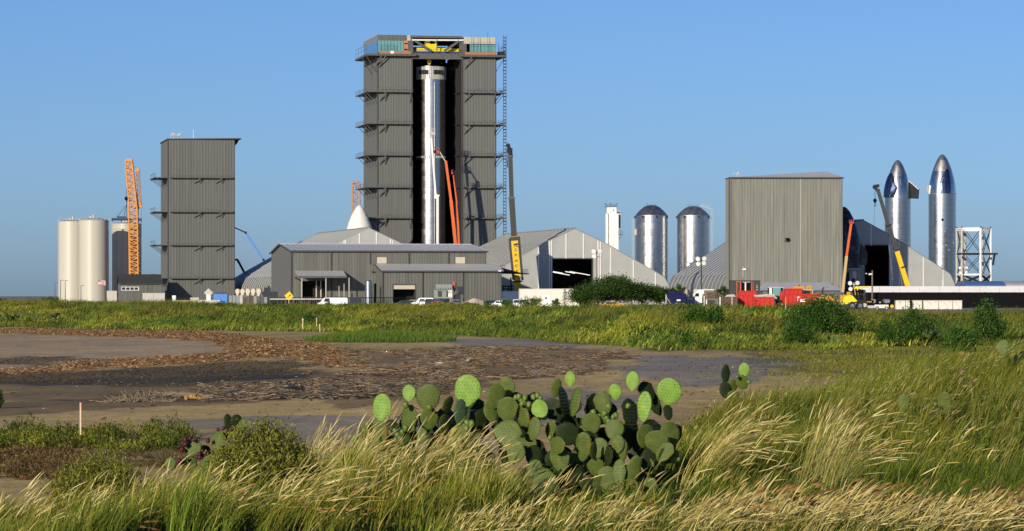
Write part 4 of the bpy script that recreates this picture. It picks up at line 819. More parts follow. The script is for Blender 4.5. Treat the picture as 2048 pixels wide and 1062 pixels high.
def grove_crane():
    Y = 893; t = thing('mobile_crane', 'mobile crane with a boom leaning left, grey above and yellow below', 'crane', (X(1818,Y),Y,G)); P = lambda px,py,dy=0: (X(px,Y)-X(1818,Y), dy, Z(py,Y)-G); k = Y/F
    carrier(t, 12, 3, 'yellow')
    MB().bar(P(1793,500),P(1821,592),9.5*k).build('base_boom', 'yellow', t)
    MB().bar(P(1776.5,450),P(1794.5,502),8*k).build('boom_section', 'boom_grey', t); MB().bar(P(1755.5,378),P(1777,452),6.6*k).build('boom_section', 'boom_grey', t)
    for a in ((1777,451),(1794,500.5),(1807,534)): MB().bar(P(a[0]-.6,a[1]-1.5),P(a[0]+.5,a[1]+1.5),10.5*k).build('boom_collar', 'steel_dark', t)
    MB().bar(P(1748,373),P(1758,371.5),.85).bar(P(1751,376),P(1757,384),.7).tube(P(1749,374,-.4),P(1749,374,.4),.5,n=12).build('boom_head', 'steel_dark', t); MB().bar(P(1758,372),P(1760.5,367.5),.1).build('anemometer', 'steel_grey', t)
    MB().bar(P(1748.3,374),P(1748.7,398),.07).bar(P(1752,376),P(1750.7,398),.07).bar(P(1748.8,412),P(1748.3,452),.06).build('hook_line', 'steel_dark', t)
    MB().ball(P(1750,401),.5,10,6).bar(P(1750,403),P(1750,407),.4).build('hook_block', 'black', t)
    m = MB(); q = [P(1750+2*math.cos(a),410+2.4*math.sin(a)) for a in np.linspace(-1.4,3.4,9)]
    for a, b in zip(q[:-1],q[1:]): m.bar(a,b,.16)
    m.build('hook', 'black', t); MB().bar(P(1801,545),P(1806,590),.35).build('lift_cylinder', 'steel_grey', t)
    MB().bar(P(1778,490),P(1785,560),.3).build('service_ladder', 'steel_grey', t)
grove_crane()
def lattice_crane():
    Y = 1044; t = thing('lattice_crane', 'tall orange lattice crane holding a black spreader beam over the tanks', 'crane', (X(269,Y),Y,G)); P = lambda px,py,dy=0: (X(px,Y)-X(269,Y), dy, Z(py,Y)-G)
    MB().box(-3,3,-2,3.5,1.4,4).build('machinery_house', 'orange_lattice', t); MB().box(-1,1,-3,-2,1.5,3.6).build('cab', 'orange_lattice', t)
    for s in (-3,3): MB().box(s-.6,s+.6,-4,4,0,1.4).build('crawler_track', 'steel_dark', t)
    MB().lattice(P(269,590),P(266.5,412),2.6,2.5,24,.36,.2).build('boom_section', 'orange_lattice', t)
    MB().lattice(P(266.5,412),P(257.5,322),2.3,2.0,14,.34,.2).build('boom_section', 'orange_lattice', t)
    MB().box(-.1+P(258,320)[0]-.9,P(258,320)[0]+1.1,-.9,.9,P(258,324)[2],P(258,318)[2]).build('boom_head', 'orange_lattice', t)
    MB().lattice(P(279,410),P(275.5,340),1.0,1.0,14,.16,.1).build('jib_mast', 'orange_tan', t); MB().box(P(272,0)[0],P(279,0)[0],-.6,.6,P(0,343)[2],P(0,337)[2]).build('mast_head', 'orange_lattice', t)
    MB().bar(P(270,418),P(284,411),.9).bar(P(277,411),P(283,405),.6).build('strut_platform', 'orange_lattice', t)
    m = MB()
    for a, b in (((260,322),(275,340)),((276.5,340),(283,410)),((276,340),(281,412)),((283,412),(281,585)),((260,330),(266,352)),((282,440),(283,500))): m.bar(P(*a),P(*b),.07)
    m.build('stay_rope', 'steel_grey', t)
    MB().bar(P(254.5,360,-.8),P(254,392,-.8),.14).build('hoist_rope', 'steel_dark', t)
    MB().ball(P(253.5,397,-.8),.62,10,6).bar(P(253.5,398,-.8),P(254,403,-.8),.35).build('hook_block', 'black', t)
    b = thing('spreader_beam', 'black spreader beam hanging from the orange lattice crane', 'beam', (X(254,Y),Y-.8,Z(438.5,Y))); Q = lambda px,py,dy=0: (X(px,Y)-X(254,Y), dy, Z(py,Y)-Z(438.5,Y))
    MB().tube(Q(224,438.5),Q(284,439),.38,n=10).build('beam', 'navy_wall', b); MB().tube(Q(234.5,434),Q(254,434.5),.22,n=8).build('upper_bar', 'navy_wall', b)
    for px in (225,243,262,283): MB().bar(Q(px,436.5),Q(px,443),.3).build('clamp', 'steel_dark', b)
    for px in (234.5,248,254): MB().bar(Q(254,410),Q(px,434),.12).build('sling', 'steel_dark', b)
    MB().bar(Q(254,403),Q(254,411),.12).build('link', 'steel_dark', b)
lattice_crane()
def tan_crane():
    Y = 1110; t = thing('lattice_crane', 'tan lattice crane boom top showing behind the white nose cone', 'crane', (X(712,Y),Y,G)); P = lambda px,py,dy=0: (X(px,Y)-X(712,Y), dy, Z(py,Y)-G)
    MB().lattice(P(716,600),P(712,366),2.5,2.2,26,.5,.16).build('boom_section', 'orange_tan', t)
    MB().box(P(706,0)[0],P(720,0)[0],-1,1,P(0,367)[2],P(0,362)[2]).build('boom_head', 'orange_tan', t); MB().bar(P(719,380),P(729,393),.12).build('stay_rope', 'steel_grey', t)
    MB().box(-3,3,-2,3,1,4).build('machinery_house', 'orange_tan', t)
tan_crane()
def boom_lift(px, Y, label, segs, basket, bm, bmat, name='boom_lift'):
    t = thing(name, label, 'boom lift', (X(px,Y),Y,G)); P = lambda a,b,dy=0: (X(a,Y)-X(px,Y), dy, Z(b,Y)-G)
    MB().box(-3.2,3.2,-1.2,1.2,.7,1.6).build('chassis', bm, t); MB().box(-1.8,2.6,-1.1,1.1,1.6,2.7).build('turret', bm, t)
    for x in (-2.2,2.2):
        for s in (-1,1): wheel(t, x, s*1.2, .6, .6, .4)
    for a, b, w, mt, nm in segs: MB().bar(P(*a),P(*b),w*Y/F).build(nm, mt, t)
    x0, x1, z0, z1 = P(basket[0],0)[0], P(basket[1],0)[0], P(0,basket[3])[2], P(0,basket[2])[2]
    m = MB(); m.box(x0,x1,-.5,.5,z0,z0+.12); m.box(x0,x1,-.52,-.44,z0,z0+(z1-z0)*.5)
    for x in (x0,(x0+x1)/2,x1):
        for y in (-.5,.5): m.bar((x,y,z0),(x,y,z1),.1)
    for z in (z1,(z0+z1)/2):
        for y in (-.5,.5): m.bar((x0,y,z),(x1,y,z),.1)
        for x in (x0,x1): m.bar((x,-.5,z),(x,.5,z),.1)
    m.build('basket', bmat, t)
boom_lift(874, 1036, 'white articulated boom lift reaching up in front of the rocket booster', [((875,600),(875,391),4.6,'white','lower_boom'),((871,391),(879,391),3.2,'white','knuckle'),((870,397),(873,388),4.4,'white','knuckle'),((871.5,392),(862.5,276),3.4,'white','upper_boom'),((862.5,277),(864,268),2.6,'concrete','jib')], (858.5,870,258,270), 'white', 'sheathing')
boom_lift(921, 1038, 'orange boom lift with red basket leaning against the rocket booster', [((922.5,600),(902,400),6.4,'orange','lower_boom'),((902.3,402),(891.5,322),5.0,'orange','upper_boom'),((891.5,324),(879,303),2.0,'sheathing','jib')], (866.5,878,295,306.5), 'orange', 'red_basket')
boom_lift(925, 1043, 'second orange boom lift, thinner, right beside the first inside the tower', [((923.5,600),(914,410),4.0,'orange','lower_boom'),((914.2,412),(907,350),3.0,'orange','upper_boom')], (903,908,340,348), 'orange', 'red_basket')
boom_lift(1684, 880, 'orange and tan boom lift standing before the black tiled nose', [((1683.5,600),(1693,512),5.4,'tan_boom','lower_boom'),((1692.8,514),(1702.5,446),4.6,'orange','upper_boom')], (1699,1707,440,447), 'ochre', 'red_basket')
def pump(px, Y, label, pts, mats, ws):
    t = thing('concrete_pump_truck', label, 'truck', (X(px,Y),Y,G)); P = lambda a,b: (X(a,Y)-X(px,Y), 0, Z(b,Y)-G); carrier(t, 10, 3, 'white', 3)
    for (a, b), mt, w in zip(zip(pts[:-1],pts[1:]), mats, ws): MB().bar(P(*a),P(*b),w*Y/F).build('boom_arm', mt, t)
    for a in pts[1:-1]: q = P(*a); MB().tube((q[0],-.6,q[2]),(q[0],.6,q[2]),.4,n=10).build('boom_joint', 'steel_dark', t)
pump(545, 1150, 'pump truck with a blue folding boom raised behind the fabric hall', [(548,590),(527,519.5),(491,465),(468,454.5)], ('blue_boom','blue_boom','black'), (4.2,3.6,2.4))
def excavator_arm():
    Y = 1020; t = thing('excavator', 'black excavator arm peeking out right of the windowless tower', 'excavator', (X(492,Y),Y,G)); P = lambda a,b: (X(a,Y)-X(492,Y),0,Z(b,Y)-G)
    for a, b, w in (((466,521),(474,518.5),3.5),((474,518.5),(479,527),4.5),((479,527),(489,546),4.2),((489,546),(494,596),4.5)): MB().bar(P(*a),P(*b),w*Y/F).build('arm', 'steel_dark', t)
    MB().box(-2,2,-1.4,1.4,1.1,3).build('house', 'ochre', t)
    for s in (-1.3,1.3): MB().box(-2.3,2.3,s-.4,s+.4,0,1).build('crawler_track', 'steel_dark', t)
excavator_arm()
# ------------------------------------------------------------------ left small building, walls, poles, flag
def small_building():
    f = Fr(240.5, 960, 9); t = f.thing('site_office', 'small grey gabled building with a row of four dark windows, left', 'building'); x1 = f.x(322); D = 13; ze = f.z(240,567.5); zr = Z(550,968)-G
    MB().corr(0,x1,0,ze,0,.4,.05).build('wall_cladding', 'clad_front', t, recalc=False)
    MB().add([(0,0,0),(0,D,0),(0,D,ze),(0,D/2,zr-.15),(0,0,ze)],[(4,3,2,1,0)]).build('end_wall', 'clad_flat', t, recalc=False); MB().add([(x1,0,0),(x1,D,0),(x1,D,ze),(x1,D/2,zr-.15),(x1,0,ze)],[(0,1,2,3,4)]).build('end_wall', 'clad_flat', t, recalc=False)
    MB().prismx([(-.5,ze-.15),(D/2,zr-.02),(D+.5,ze-.15),(D+.5,ze+.05),(D/2,zr+.2),(-.5,ze+.05)],-.4,x1+.4).build('roof', 'boom_grey', t)
    MB().box(f.x(242.5),f.x(278),-.14,-.05,f.z(240,581),f.z(240,573.5)).build('window_frame', 'white', t)
    for i in range(4): a = 243.6+8.5*i; MB().box(f.x(a),f.x(a+7),-.19,-.15,f.z(240,579.8),f.z(240,574.6)).build('pane', 'glass_dark', t)
    for px in (249,272,295): a = f.x(px); MB().box(a-.08,a+.08,-.2,-.05,0,.8).build('bollard_stub', 'trim', t)
    MB().box(f.x(295)-.05,f.x(295)+.05,-.16,-.06,0,ze-.2).build('downspout', 'trim', t)
small_building()
def slab_wall(px0, px1, py, Y, label, material, name='barrier_wall', th=.4, cap=True):
    t = thing(name, label, 'wall', (X((px0+px1)/2,Y),Y,G)); h = Z(py,Y)-G; w = X(px1,Y)-X(px0,Y); n = max(1, round(w/2.6))
    for i in range(n): a = -w/2+w*i/n; MB().box(a+.03,a+w/n-.03,-th/2,th/2,0,h).build('panel', material, t)
    if cap: MB().box(-w/2-.05,w/2+.05,-th/2-.06,th/2+.06,h,h+.12).build('coping', material, t)
    return t
slab_wall(213.5,234,582.5,930,'low pale panel wall between the cream tank and the small gabled building','sheathing')
slab_wall(285,330,587,800,'low grey panel wall below the windowless tower','concrete')
slab_wall(330,339,582.5,790,'narrow black screen beside the low grey panel wall','black')
for i, (px, top, lab) in enumerate(((110,566,'outermost'),(121,561,'middle'),(130.5,561,'innermost'),(162,571,'shortest'))):
    Y = 1000; t = thing('lamp_post', f'{lab} thin grey lamp post of four before the cream tanks', 'lamp post', (X(px,Y),Y,G), group='lamp posts by the cream tanks'); h = Z(top,Y)-G
    MB().tube((0,0,0),(0,0,h),.12,.07,8).build('pole', 'steel_grey', t); MB().box(-.1,1.0,-.15,.15,h-.02,h+.1).build('lamp_head', 'steel_grey', t)
def flag():
    Y = 880; t = thing('flag_on_pole', 'red and white striped flag with blue corner on a pole before the tank', 'flag', (X(195.5,Y),Y,G)); top = Z(558,Y)-G
    MB().tube((0,0,0),(0,0,top+.2),.06,.05,8).build('pole', 'sheathing', t); w = X(211,Y)-X(196,Y); h = 1.35; N = 10
    def wave(u, v): return (.06+w*u, -.22*math.sin(u*5)*u-.1*v, top-.1-v*h-.3*u*u)
    for s in range(13):
        m = MB(); vs = []; 
        for i in range(N+1): vs += [wave(i/N,s/13), wave(i/N,(s+1)/13)]
        m.add(vs, [(2*i,2*i+1,2*i+3,2*i+2) for i in range(N)]); m.build('stripe', 'flag_red' if s%2 == 0 else 'flag_white', t, recalc=False)
    for sg in (-.025,.025):
        m = MB(); vs = []
        for i in range(5):
            for v in (0,.54): p = wave(i/4*.4,v); vs.append((p[0],p[1]+sg,p[2]+.01))
        m.add(vs,[(2*i,2*i+1,2*i+3,2*i+2) for i in range(4)]); m.build('canton', 'flag_blue', t, recalc=False)
        m = MB()
        for r in range(5):
            for c in range(6): p = wave((c+.5)/6*.4,(r+.5)/5*.54); m.box(p[0]-.035,p[0]+.035,p[1]+sg*1.4-.004,p[1]+sg*1.4+.004,p[2]-.035,p[2]+.035)
        m.build('stars', 'flag_white', t)
flag()
# light masts
def light_mast(px, top, Y, label, n=4, r=.42, pole='steel_dark', lamps=None):
    t = thing('floodlight_mast', label, 'light mast', (X(px,Y),Y,G)); h = Z(top,Y)-G; MB().tube((0,0,0),(0,0,h+.3),.13,.1,8).build('pole', pole, t)
    sp = lamps or [(-.75,.35),(.65,.4),(-.65,-.75),(.55,-.6)]
    MB().bar((-.9,0,h-.1),(.9,0,h-.1),.1).bar((-.8,0,h-1.1),(.8,0,h-1.1),.1).build('crossarm', pole, t)
    for dx, dz in sp[:n]:
        o = MB().lathe([(r,-.05),(r,.12),(r*.6,.4),(.1,.5)],14).build('lamp_head', 'sheathing', t, True, sharp=35); o.location = (dx,-.15,h+dz-.2); o.rotation_euler = (math.radians(-75),0,math.radians(12*dx))
        q = MB().tube((0,0,-.09),(0,0,-.05),r*.92,n=14).build('lens', 'lamp_glass', o)
light_mast(1194, 504, 790, 'floodlight mast with three round lamps before the open hall doorway', 3, .55)
light_mast(1402.5, 519, 740, 'floodlight mast with four round lamps before the curved hall side', 4, .5)
light_mast(1708, 568, 655, 'low floodlight mast with round lamps above the yellow machines', 4, .42, 'sheathing')
light_mast(1927, 537, 760, 'floodlight mast standing before the white truss stand', 4, .36, 'steel_grey')
t = thing('wooden_pole', 'weathered wooden pole with one lamp before the shaded hall doorway', 'pole', (X(1744.5,670),670,G)); h = Z(541,670)-G
MB().tube((0,0,0),(0,0,h),.17,.13,8).build('pole', 'wood_pole', t); MB().tube((0,-.2,h-.7),(-.7,-.3,h-.75),.16,.22,8).build('lamp_head', 'sign_white', t)
# ------------------------------------------------------------------ sheds, containers, fences on the right and middle
def white_shed():
    Y = 700; t = thing('long_shed', 'long low shed with a white roof behind the black fence on the right', 'shed', (X(1720,Y),Y,G)); x1 = X(2200,Y)-X(1720,Y); z0 = Z(584,Y)-G; z1 = Z(572.5,Y+1.4)-G
    MB().box(0.2,x1,.6,28,0,z0-.05).build('wall', 'car_dark', t)
    n = 12
    for i in range(n): a = x1*i/n; MB().add([(a,0,z0),(a+x1/n-.03,0,z0),(a+x1/n-.03,1.4,z1),(a,1.4,z1),(a,0,z0-.1),(a+x1/n-.03,0,z0-.1),(a+x1/n-.03,28,z0),(a,28,z0)],[(0,1,2,3),(0,4,5,1),(3,2,6,7)]).build('roof_panel', 'roof_white', t, recalc=False)
    for px in (1840,1962): a = X(px,Y)-X(1720,Y); MB().box(a-.7,a+.7,1.2,2.4,z0-.1,z0+.75).build('roof_unit', 'trim' if px < 1900 else 'brown', t)
    MB().tube((x1*.04,3,z0),(x1*.04,3,z0+1.2),.1,n=6).build('vent_pipe', 'sheathing', t)
    Y = 860; b = thing('blue_roof_hall', 'low hall with a rounded blue roof at the far right', 'building', (X(1930,Y),Y,G)); x1 = X(2300,Y)-X(1930,Y); h = Z(574,Y)-G; H = Z(562,Y+8)-G
    pts = [(10-10*math.cos(a), h+(H-h)*math.sin(a)) for a in np.linspace(0,math.pi,11)]
    n = 9
    for i in range(n): a = x1*i/n; MB().prismx(pts, a+.02, a+x1/n-.02).build('roof_panel', 'blue_roof' if i%3 != 2 else 'roof_metal', b)
    MB().box(.1,x1-.1,.2,19.8,0,h-.02).build('wall', 'sheathing', b)
white_shed()
def screen_fence(px0, px1, py, Y, label, material, post=3.0, name='screen_fence'):
    t = thing(name, label, 'fence', (X(px0,Y),Y,G)); h = Z(py,Y)-G; w = X(px1,Y)-X(px0,Y); n = round(w/post)
    me = MB().corr(0,w/n-.01,.05,h,0,.4,.05).mesh('panel', material, recalc=False); pm = MB().box(-.06,.06,-.02,.1,0,h+.05).mesh('post', 'black')
    for i in range(n): obj('panel', me, t, (i*w/n,0,0)); obj('post', pm, t, (i*w/n-.03,.06,0))
    return t
screen_fence(1727, 2120, 584.5, 672, 'long black screen fence under the white roof on the right', 'black')
def picket(px0, px1, py, Y, label, sp, rail=True, base=None):
    t = thing('picket_fence', label, 'fence', (X(px0,Y),Y,G)); h = Z(py,Y)-G; w = X(px1,Y)-X(px0,Y); n = round(w/sp)
    pm = MB().box(-.05,.05,-.04,.04,0,h).mesh('picket', 'steel_grey' if base else 'black')
    for i in range(n+1): obj('picket', pm, t, (w*i/n,0,0))
    for z in (h*.93, h*.25): MB().box(-.05,w+.05,.05,.14,z-.07,z+.07).build('rail', 'black', t)
    if base: MB().box(0,w,.16,.3,0,h*base).build('backing_screen', 'black', t)
picket(718, 820, 594, 745, 'tall dark picket fence in front of the lean-to, left of its door', .45)
picket(540, 650, 593.5, 760, 'long low dark picket fence left of the white van', .45, base=.8)
t = thing('beam_barrier', 'thin pale guard rail running behind the yellow arrow sign', 'barrier', (X(540,735),735,G)); w = X(649,735)-X(540,735); h = Z(597,735)-G
MB().box(0,w,-.08,.08,h-.25,h).build('rail', 'concrete', t)
for i in range(8): MB().box(w*i/7-.07,w*i/7+.07,.09,.2,0,h-.05).build('post', 'steel_grey', t)
slab_wall(652,722,595.5,742,'low dark wall behind the parked white van','car_dark')
def container(px0, px1, py, Y, D, label, material, name='site_container', door=None, ribs=True, cat='container'):
    t = thing(name, label, cat, (X((px0+px1)/2,Y),Y,G)); h = Z(py,Y)-G; w = X(px1,Y)-X(px0,Y); m = MB()
    if ribs: m.corr(-w/2,w/2,.1,h-.1,0,.5,.06).box(-w/2+.03,w/2-.03,.02,D,.05,h-.12); m.build('wall', material, t, recalc=False)
    else: MB().box(-w/2,w/2,0,D,.05,h-.12).build('wall', material, t)
    MB().box(-w/2-.05,w/2+.05,-.1,D+.05,h-.12,h).build('roof', material, t)
    for s in (-1,1): MB().box(s*(w/2)-.08,s*(w/2)+.08,-.12,-.02,0,h-.12).build('corner_post', material, t)
    return t
t = container(1038.5,1158,577.5,760,6,'long cream wall-sided trailer office behind the shrubs','cream', 'trailer_office', ribs=False)
xx = lambda p: X(p,760)-X(1098.25,760); zz = lambda p: Z(p,760)-G
MB().box(xx(1088),xx(1100),-.08,-.01,.3,zz(590)).build('door', 'white', t); MB().box(xx(1090),xx(1093.5),-.13,-.09,zz(598),zz(594.5)).build('window', 'glass_dark', t); MB().box(xx(1066),xx(1072.5),-.07,-.01,zz(605),zz(591)).build('hatch', 'sheathing', t)
container(1004.5,1038.5,582.5,800,6,'dark blue site container next to the cream trailer office','navy_wall')
t = thing('pipe_rack', 'dark pipe rack above the blue container, beside the lettered crane', 'rack', (X(1015,870),870,G)); P = lambda a,b: (X(a,870)-X(1015,870),0,Z(b,870)-G)
for px in (1006,1017,1022): MB().bar(P(px,606),P(px,571),.3).build('post', 'steel_dark', t)
for py in (572.5,578): MB().bar(P(1004,py),P(1027,py),.35).build('beam', 'steel_dark', t)
def crate_row():
    Y = 575
    for i, (a, b, lab) in enumerate(((1792,1810.5,'leftmost'),(1811.5,1819.5,'narrow second'),(1826.5,1844,'third'),(1847,1877,'widest middle'),(1878,1904.5,'fifth'),(1905.5,1924,'rightmost'))):
        t = thing('cream_crate', f'{lab} cream crate of the row before the black fence', 'crate', (X((a+b)/2,Y),Y,G), group='cream crates by the black fence'); w = X(b,Y)-X(a,Y); h = Z(601.5,Y)-G
        MB().box(-w/2,w/2,0,1.8,.15,h).build('box', 'cream', t); MB().box(-w/2-.03,w/2+.03,-.04,1.84,h,h+.08).build('lid', 'sheathing', t)
        for s in (-1,1): MB().box(s*w*.35-.12,s*w*.35+.12,.02,1.75,0,.15).build('skid', 'wood_pole', t)
        m = MB(); m.bar((-w*.35,-.02,h*.95),(-w*.1,-.02,h*.82),.04).bar((-w*.1,-.02,h*.82),(w*.05,-.02,h*.55),.04); m.bar((w*.2,-.02,h*.95),(w*.38,-.02,h*.9),.04); m.build('strap', 'red_basket', t)
crate_row()
# ------------------------------------------------------------------ cars, van, trucks, machines
def loft(secs):                             # rings of equal length
    m = MB(); n = len(secs[0]); vs = [p for s in secs for p in s]
    fs = [(k*n+i,k*n+(i+1)%n,(k+1)*n+(i+1)%n,(k+1)*n+i) for k in range(len(secs)-1) for i in range(n)]+[tuple(range(n)),tuple(range((len(secs)-1)*n,len(secs)*n))]
    return m.add(vs, fs)
def car(px, Y, label, L, H, paint, kind='suv', rz=0, group='cars parked behind the bank'):
    t = thing('parked_van' if kind == 'van' else 'parked_car', label, 'van' if kind == 'van' else 'car', (X(px,Y),Y,G), rz, group); Wd = 1.85; hb = H*.56 if kind != 'sedan' else H*.60
    prof = {'van':[(-.5,.35),(-.5,.55),(-.485,.97),(-.40,1.0),(.24,1.0),(.30,.96),(.40,.62),(.49,.50),(.5,.3)],
            'suv':[(-.5,.32),(-.5,.6),(-.46,.93),(-.40,1.0),(.10,1.0),(.17,.95),(.27,.62),(.47,.55),(.5,.32)],
            'sedan':[(-.5,.35),(-.5,.62),(-.36,.68),(-.22,.97),(-.15,1.0),(.08,1.0),(.14,.96),(.26,.66),(.46,.58),(.5,.35)],
            'pickup':[(-.5,.32),(-.5,.6),(-.10,.61),(-.10,.95),(-.06,1.0),(.12,1.0),(.17,.95),(.27,.63),(.47,.56),(.5,.32)]}[kind]
    pts = [(x*L,z*H) for x,z in prof]
    secs = []
    for y, ins in ((-Wd/2+.0,1),(-Wd/2+.001,0),(Wd/2-.001,0),(Wd/2,1)): pass
    def ring(y, k):                         # sides lean in above the belt
        return [(x, y*(1-.13*max(0,(z-hb)/(H-hb)))*k, z) for x,z in pts]+[(x,y*k,z) for x,z in ((.5*L,.22*H),(-.5*L,.22*H))]
    b = loft([ring(-Wd/2,1),ring(-Wd/2+.12,1),ring(Wd/2-.12,1),ring(Wd/2,1)]); b.build('body', paint, t)
    cab = {'van':[(.06,.23),(-.42,-.22),(-.20,.03)],'suv':[(-.10,.12),(-.42,-.13)],'sedan':[(-.02,.13),(-.26,-.05)],'pickup':[(-.07,.13)]}[kind]
    if kind == 'van': cab = [(.10,.25)]
    for a, b2 in cab:
        for s in (-1,1):
            z0, z1 = hb+.06*H, H*.93; y = lambda z: s*(Wd/2*(1-.13*max(0,(z-hb)/(H-hb)))+.012)
            q = [(a*L,y(z0),z0),(b2*L+.05*L,y(z0),z0),(b2*L,y(z1),z1),(a*L+.01*L,y(z1),z1)]; MB().add(q+[(x,yy-s*.03,z) for x,yy,z in q],[(0,1,2,3),(7,6,5,4),(0,4,5,1),(1,5,6,2),(2,6,7,3),(3,7,4,0)]).build('side_window', 'glass_dark', t)
    fi = [i for i in range(len(pts)-1) if pts[i][0] > 0 and pts[i][1] > .9*H and pts[i+1][1] < .7*H]
    if fi:
        (xa,za),(xb,zb) = pts[fi[0]],pts[fi[0]+1]; w0, w1 = Wd*.40, Wd*.46
        MB().add([(xa+.03,-w0,za),(xa+.03,w0,za),(xb+.03,w1,zb),(xb+.03,-w1,zb),(xa-.05,-w0,za),(xa-.05,w0,za),(xb-.05,w1,zb),(xb-.05,-w1,zb)],[(0,1,2,3),(7,6,5,4),(0,4,5,1),(1,5,6,2),(2,6,7,3),(3,7,4,0)]).build('windscreen', 'glass_dark', t)
    for x in (-.31,.32):
        for s in (-1,1): wheel(t, x*L, s*(Wd/2-.1), .34, .34, .22, 'car_silver')
    for s in (-1,1): MB().box(.485*L,.505*L,s*.6-.2,s*.6+.2,.40*H,.50*H).build('headlight', 'lamp_glass', t); MB().box(-.505*L,-.49*L,s*.7-.12,s*.7+.12,.42*H,.56*H).build('tail_light', 'car_red', t)
    if kind == 'van': MB().bar((-.42*L,-.6,H+.12),(.2*L,-.6,H+.12),.1).bar((-.42*L,.6,H+.12),(.2*L,.6,H+.12),.1).bar((-.3*L,-.6,H+.1),(-.3*L,.6,H+.1),.1).bar((.1*L,-.6,H+.1),(.1*L,.6,H+.1),.1).build('roof_rack', 'steel_dark', t)
    return t
car(666, 655, 'long white van with a roof rack, mostly hidden by the grassy bank', 5.7, 2.05, 'car_white', 'van', math.pi)
car(847, 690, 'white sport utility car with dark windows left of the sand pile', 4.7, 1.95, 'car_white', 'suv', math.radians(170))
car(811, 700, 'dark sedan parked left of the white car', 4.6, 1.5, 'car_dark', 'sedan')
car(829, 712, 'grey sedan half hidden behind the white car', 4.6, 1.55, 'car_silver', 'sedan')
car(869, 688, 'dark purple car between the white car and the red one', 4.3, 1.75, 'car_dark', 'suv', math.radians(60))
car(876, 675, 'small red car low behind the grass near the white road sign', 4.0, 1.35, 'car_red', 'sedan', math.radians(75))
car(888, 684, 'blue car just left of the white road sign', 4.4, 1.75, 'car_blue', 'suv', math.radians(50))
car(913, 696, 'silver car beside the left slope of the sand pile', 4.5, 1.6, 'car_silver', 'sedan', math.radians(20))
car(985, 690, 'dark car right of the sand pile', 4.5, 1.5, 'car_dark', 'sedan')
car(1001, 672, 'silver car second right of the sand pile', 4.3, 1.45, 'car_silver', 'sedan', math.radians(160))
car(1034, 668, 'pale car with dark windows before the cream trailer office', 4.4, 1.7, 'car_white', 'suv', math.radians(180))
car(1225, 640, 'yellow car roof just showing above the grass by the big trees', 4.6, 1.35, 'car_yellow', 'sedan')
# pile of sand
def sandpile():
    Y = 655; n = 40; rings = 16; R = X(997,Y)-X(948,Y); H = Z(596,Y)-G; vs = [(0,0,H)]
    for k in range(1,rings+1):
        for i in range(n):
            a = 2*math.pi*i/n; q = k/rings; r = R*q*(1+.12*math.sin(3*a+1)+.05*math.sin(7*a)); z = H*max(0,(1-q)**.95*1.0+.04*math.sin(5*a+4*q)*q*(1-q)*3)+.02*random.uniform(-1,1)*H; vs.append((r*math.cos(a),r*math.sin(a),z if k < rings else -.1))
    fs = [(0,1+i,1+(i+1)%n) for i in range(n)]+[(1+k*n+i,1+(k+1)*n+i,1+(k+1)*n+(i+1)%n,1+k*n+(i+1)%n) for k in range(rings-1) for i in range(n)]
    o = MB().add(vs,fs).build('sand_pile', 'sand', None, True); o.location = (X(949,Y),Y,G); tag(o, 'pale heap of sand beside the parked cars', 'sand pile')
sandpile()
def dumpster(px0, px1, py, Y, D, label, detail=0, lid=False, pole=False):
    t = thing('red_dumpster', label, 'dumpster', (X((px0+px1)/2,Y),Y,G), group='red roll-off dumpsters'); w = X(px1,Y)-X(px0,Y); h = Z(py,Y)-G
    m = MB(); m.box(-w/2,w/2,0,.08,.2,h).box(-w/2,w/2,D-.08,D,.2,h).box(-w/2,-w/2+.08,.08,D-.08,.2,h).box(w/2-.08,w/2,.08,D-.08,.2,h).box(-w/2,w/2,0,D,.15,.25); m.build('bin', 'red', t)
    rm = MB().box(-.06,.06,-.1,0,.2,h-.1).mesh('rib','red'); n = max(3, round(w/.8))
    for i in range(n+1): obj('rib', rm, t, (-w/2+.06+(w-.12)*i/n,0,0))
    MB().box(-w/2-.05,w/2+.05,-.14,.1,h-.1,h+.06).build('rim_rail', 'red', t)
    for x in (-w*.35,w*.35): MB().tube((x,.2,.12),(x,.5,.12),.12,n=10).build('roller', 'steel_dark', t)
    if detail:
        for a, b in ((-.36,-.14),(.22,.42)): MB().box(w*a,w*b,-.14,-.11,h*.5,h*.68).build('placard', 'sign_white', t)
        MB().box(w*-.02,w*.12,-.135,-.11,h*.6,h*.66).build('decal', 'yellow', t)
        for s in (-1,1): MB().box(s*w*.44-.25,s*w*.44+.25,-.15,-.11,h*.78,h*.84).box(s*w*.47-.06,s*w*.47+.06,-.15,-.11,h*.55,h*.80).build('marking_bracket', 'white', t)
dumpster(1594,1640,588.5,605,2.3,'red dumpster with two white placards right of the tractor',1)
dumpster(1567,1593,588,607,2.3,'plain ribbed red dumpster between the tractor and the placarded one')
dumpster(1569,1604,577.5,622,2.3,'upper red dumpster behind the plain ribbed one')
dumpster(1476,1522,590,615,2.3,'wide red dumpster left of the low red one')
dumpster(1479,1512,582,630,2.3,'red dumpster raised behind the wide one, before the dark kiosk')
dumpster(1509,1548,594.5,600,2.3,'low red dumpster left of the tractor with the glass cab',0)
t = thing('scrap_heap', 'pale heap of scrap boards behind the low red dumpster', 'scrap heap', (X(1532,609),609,G)); rr = random.Random(5)
for i in range(26):
    a = X(rr.uniform(1512,1548),609)-X(1532,609); z = Z(rr.uniform(588,600),609)-G; MB().box(-rr.uniform(.4,1),rr.uniform(.4,1),-.05,.05,-.1,.1).build('board', rr.choice(['sheathing','beige','concrete','cream']), t).location = (a,rr.uniform(0,1),z); 
MB().box(-1.6,1.6,.2,1.4,0,Z(596,609)-G).build('skip', 'boom_grey', t)
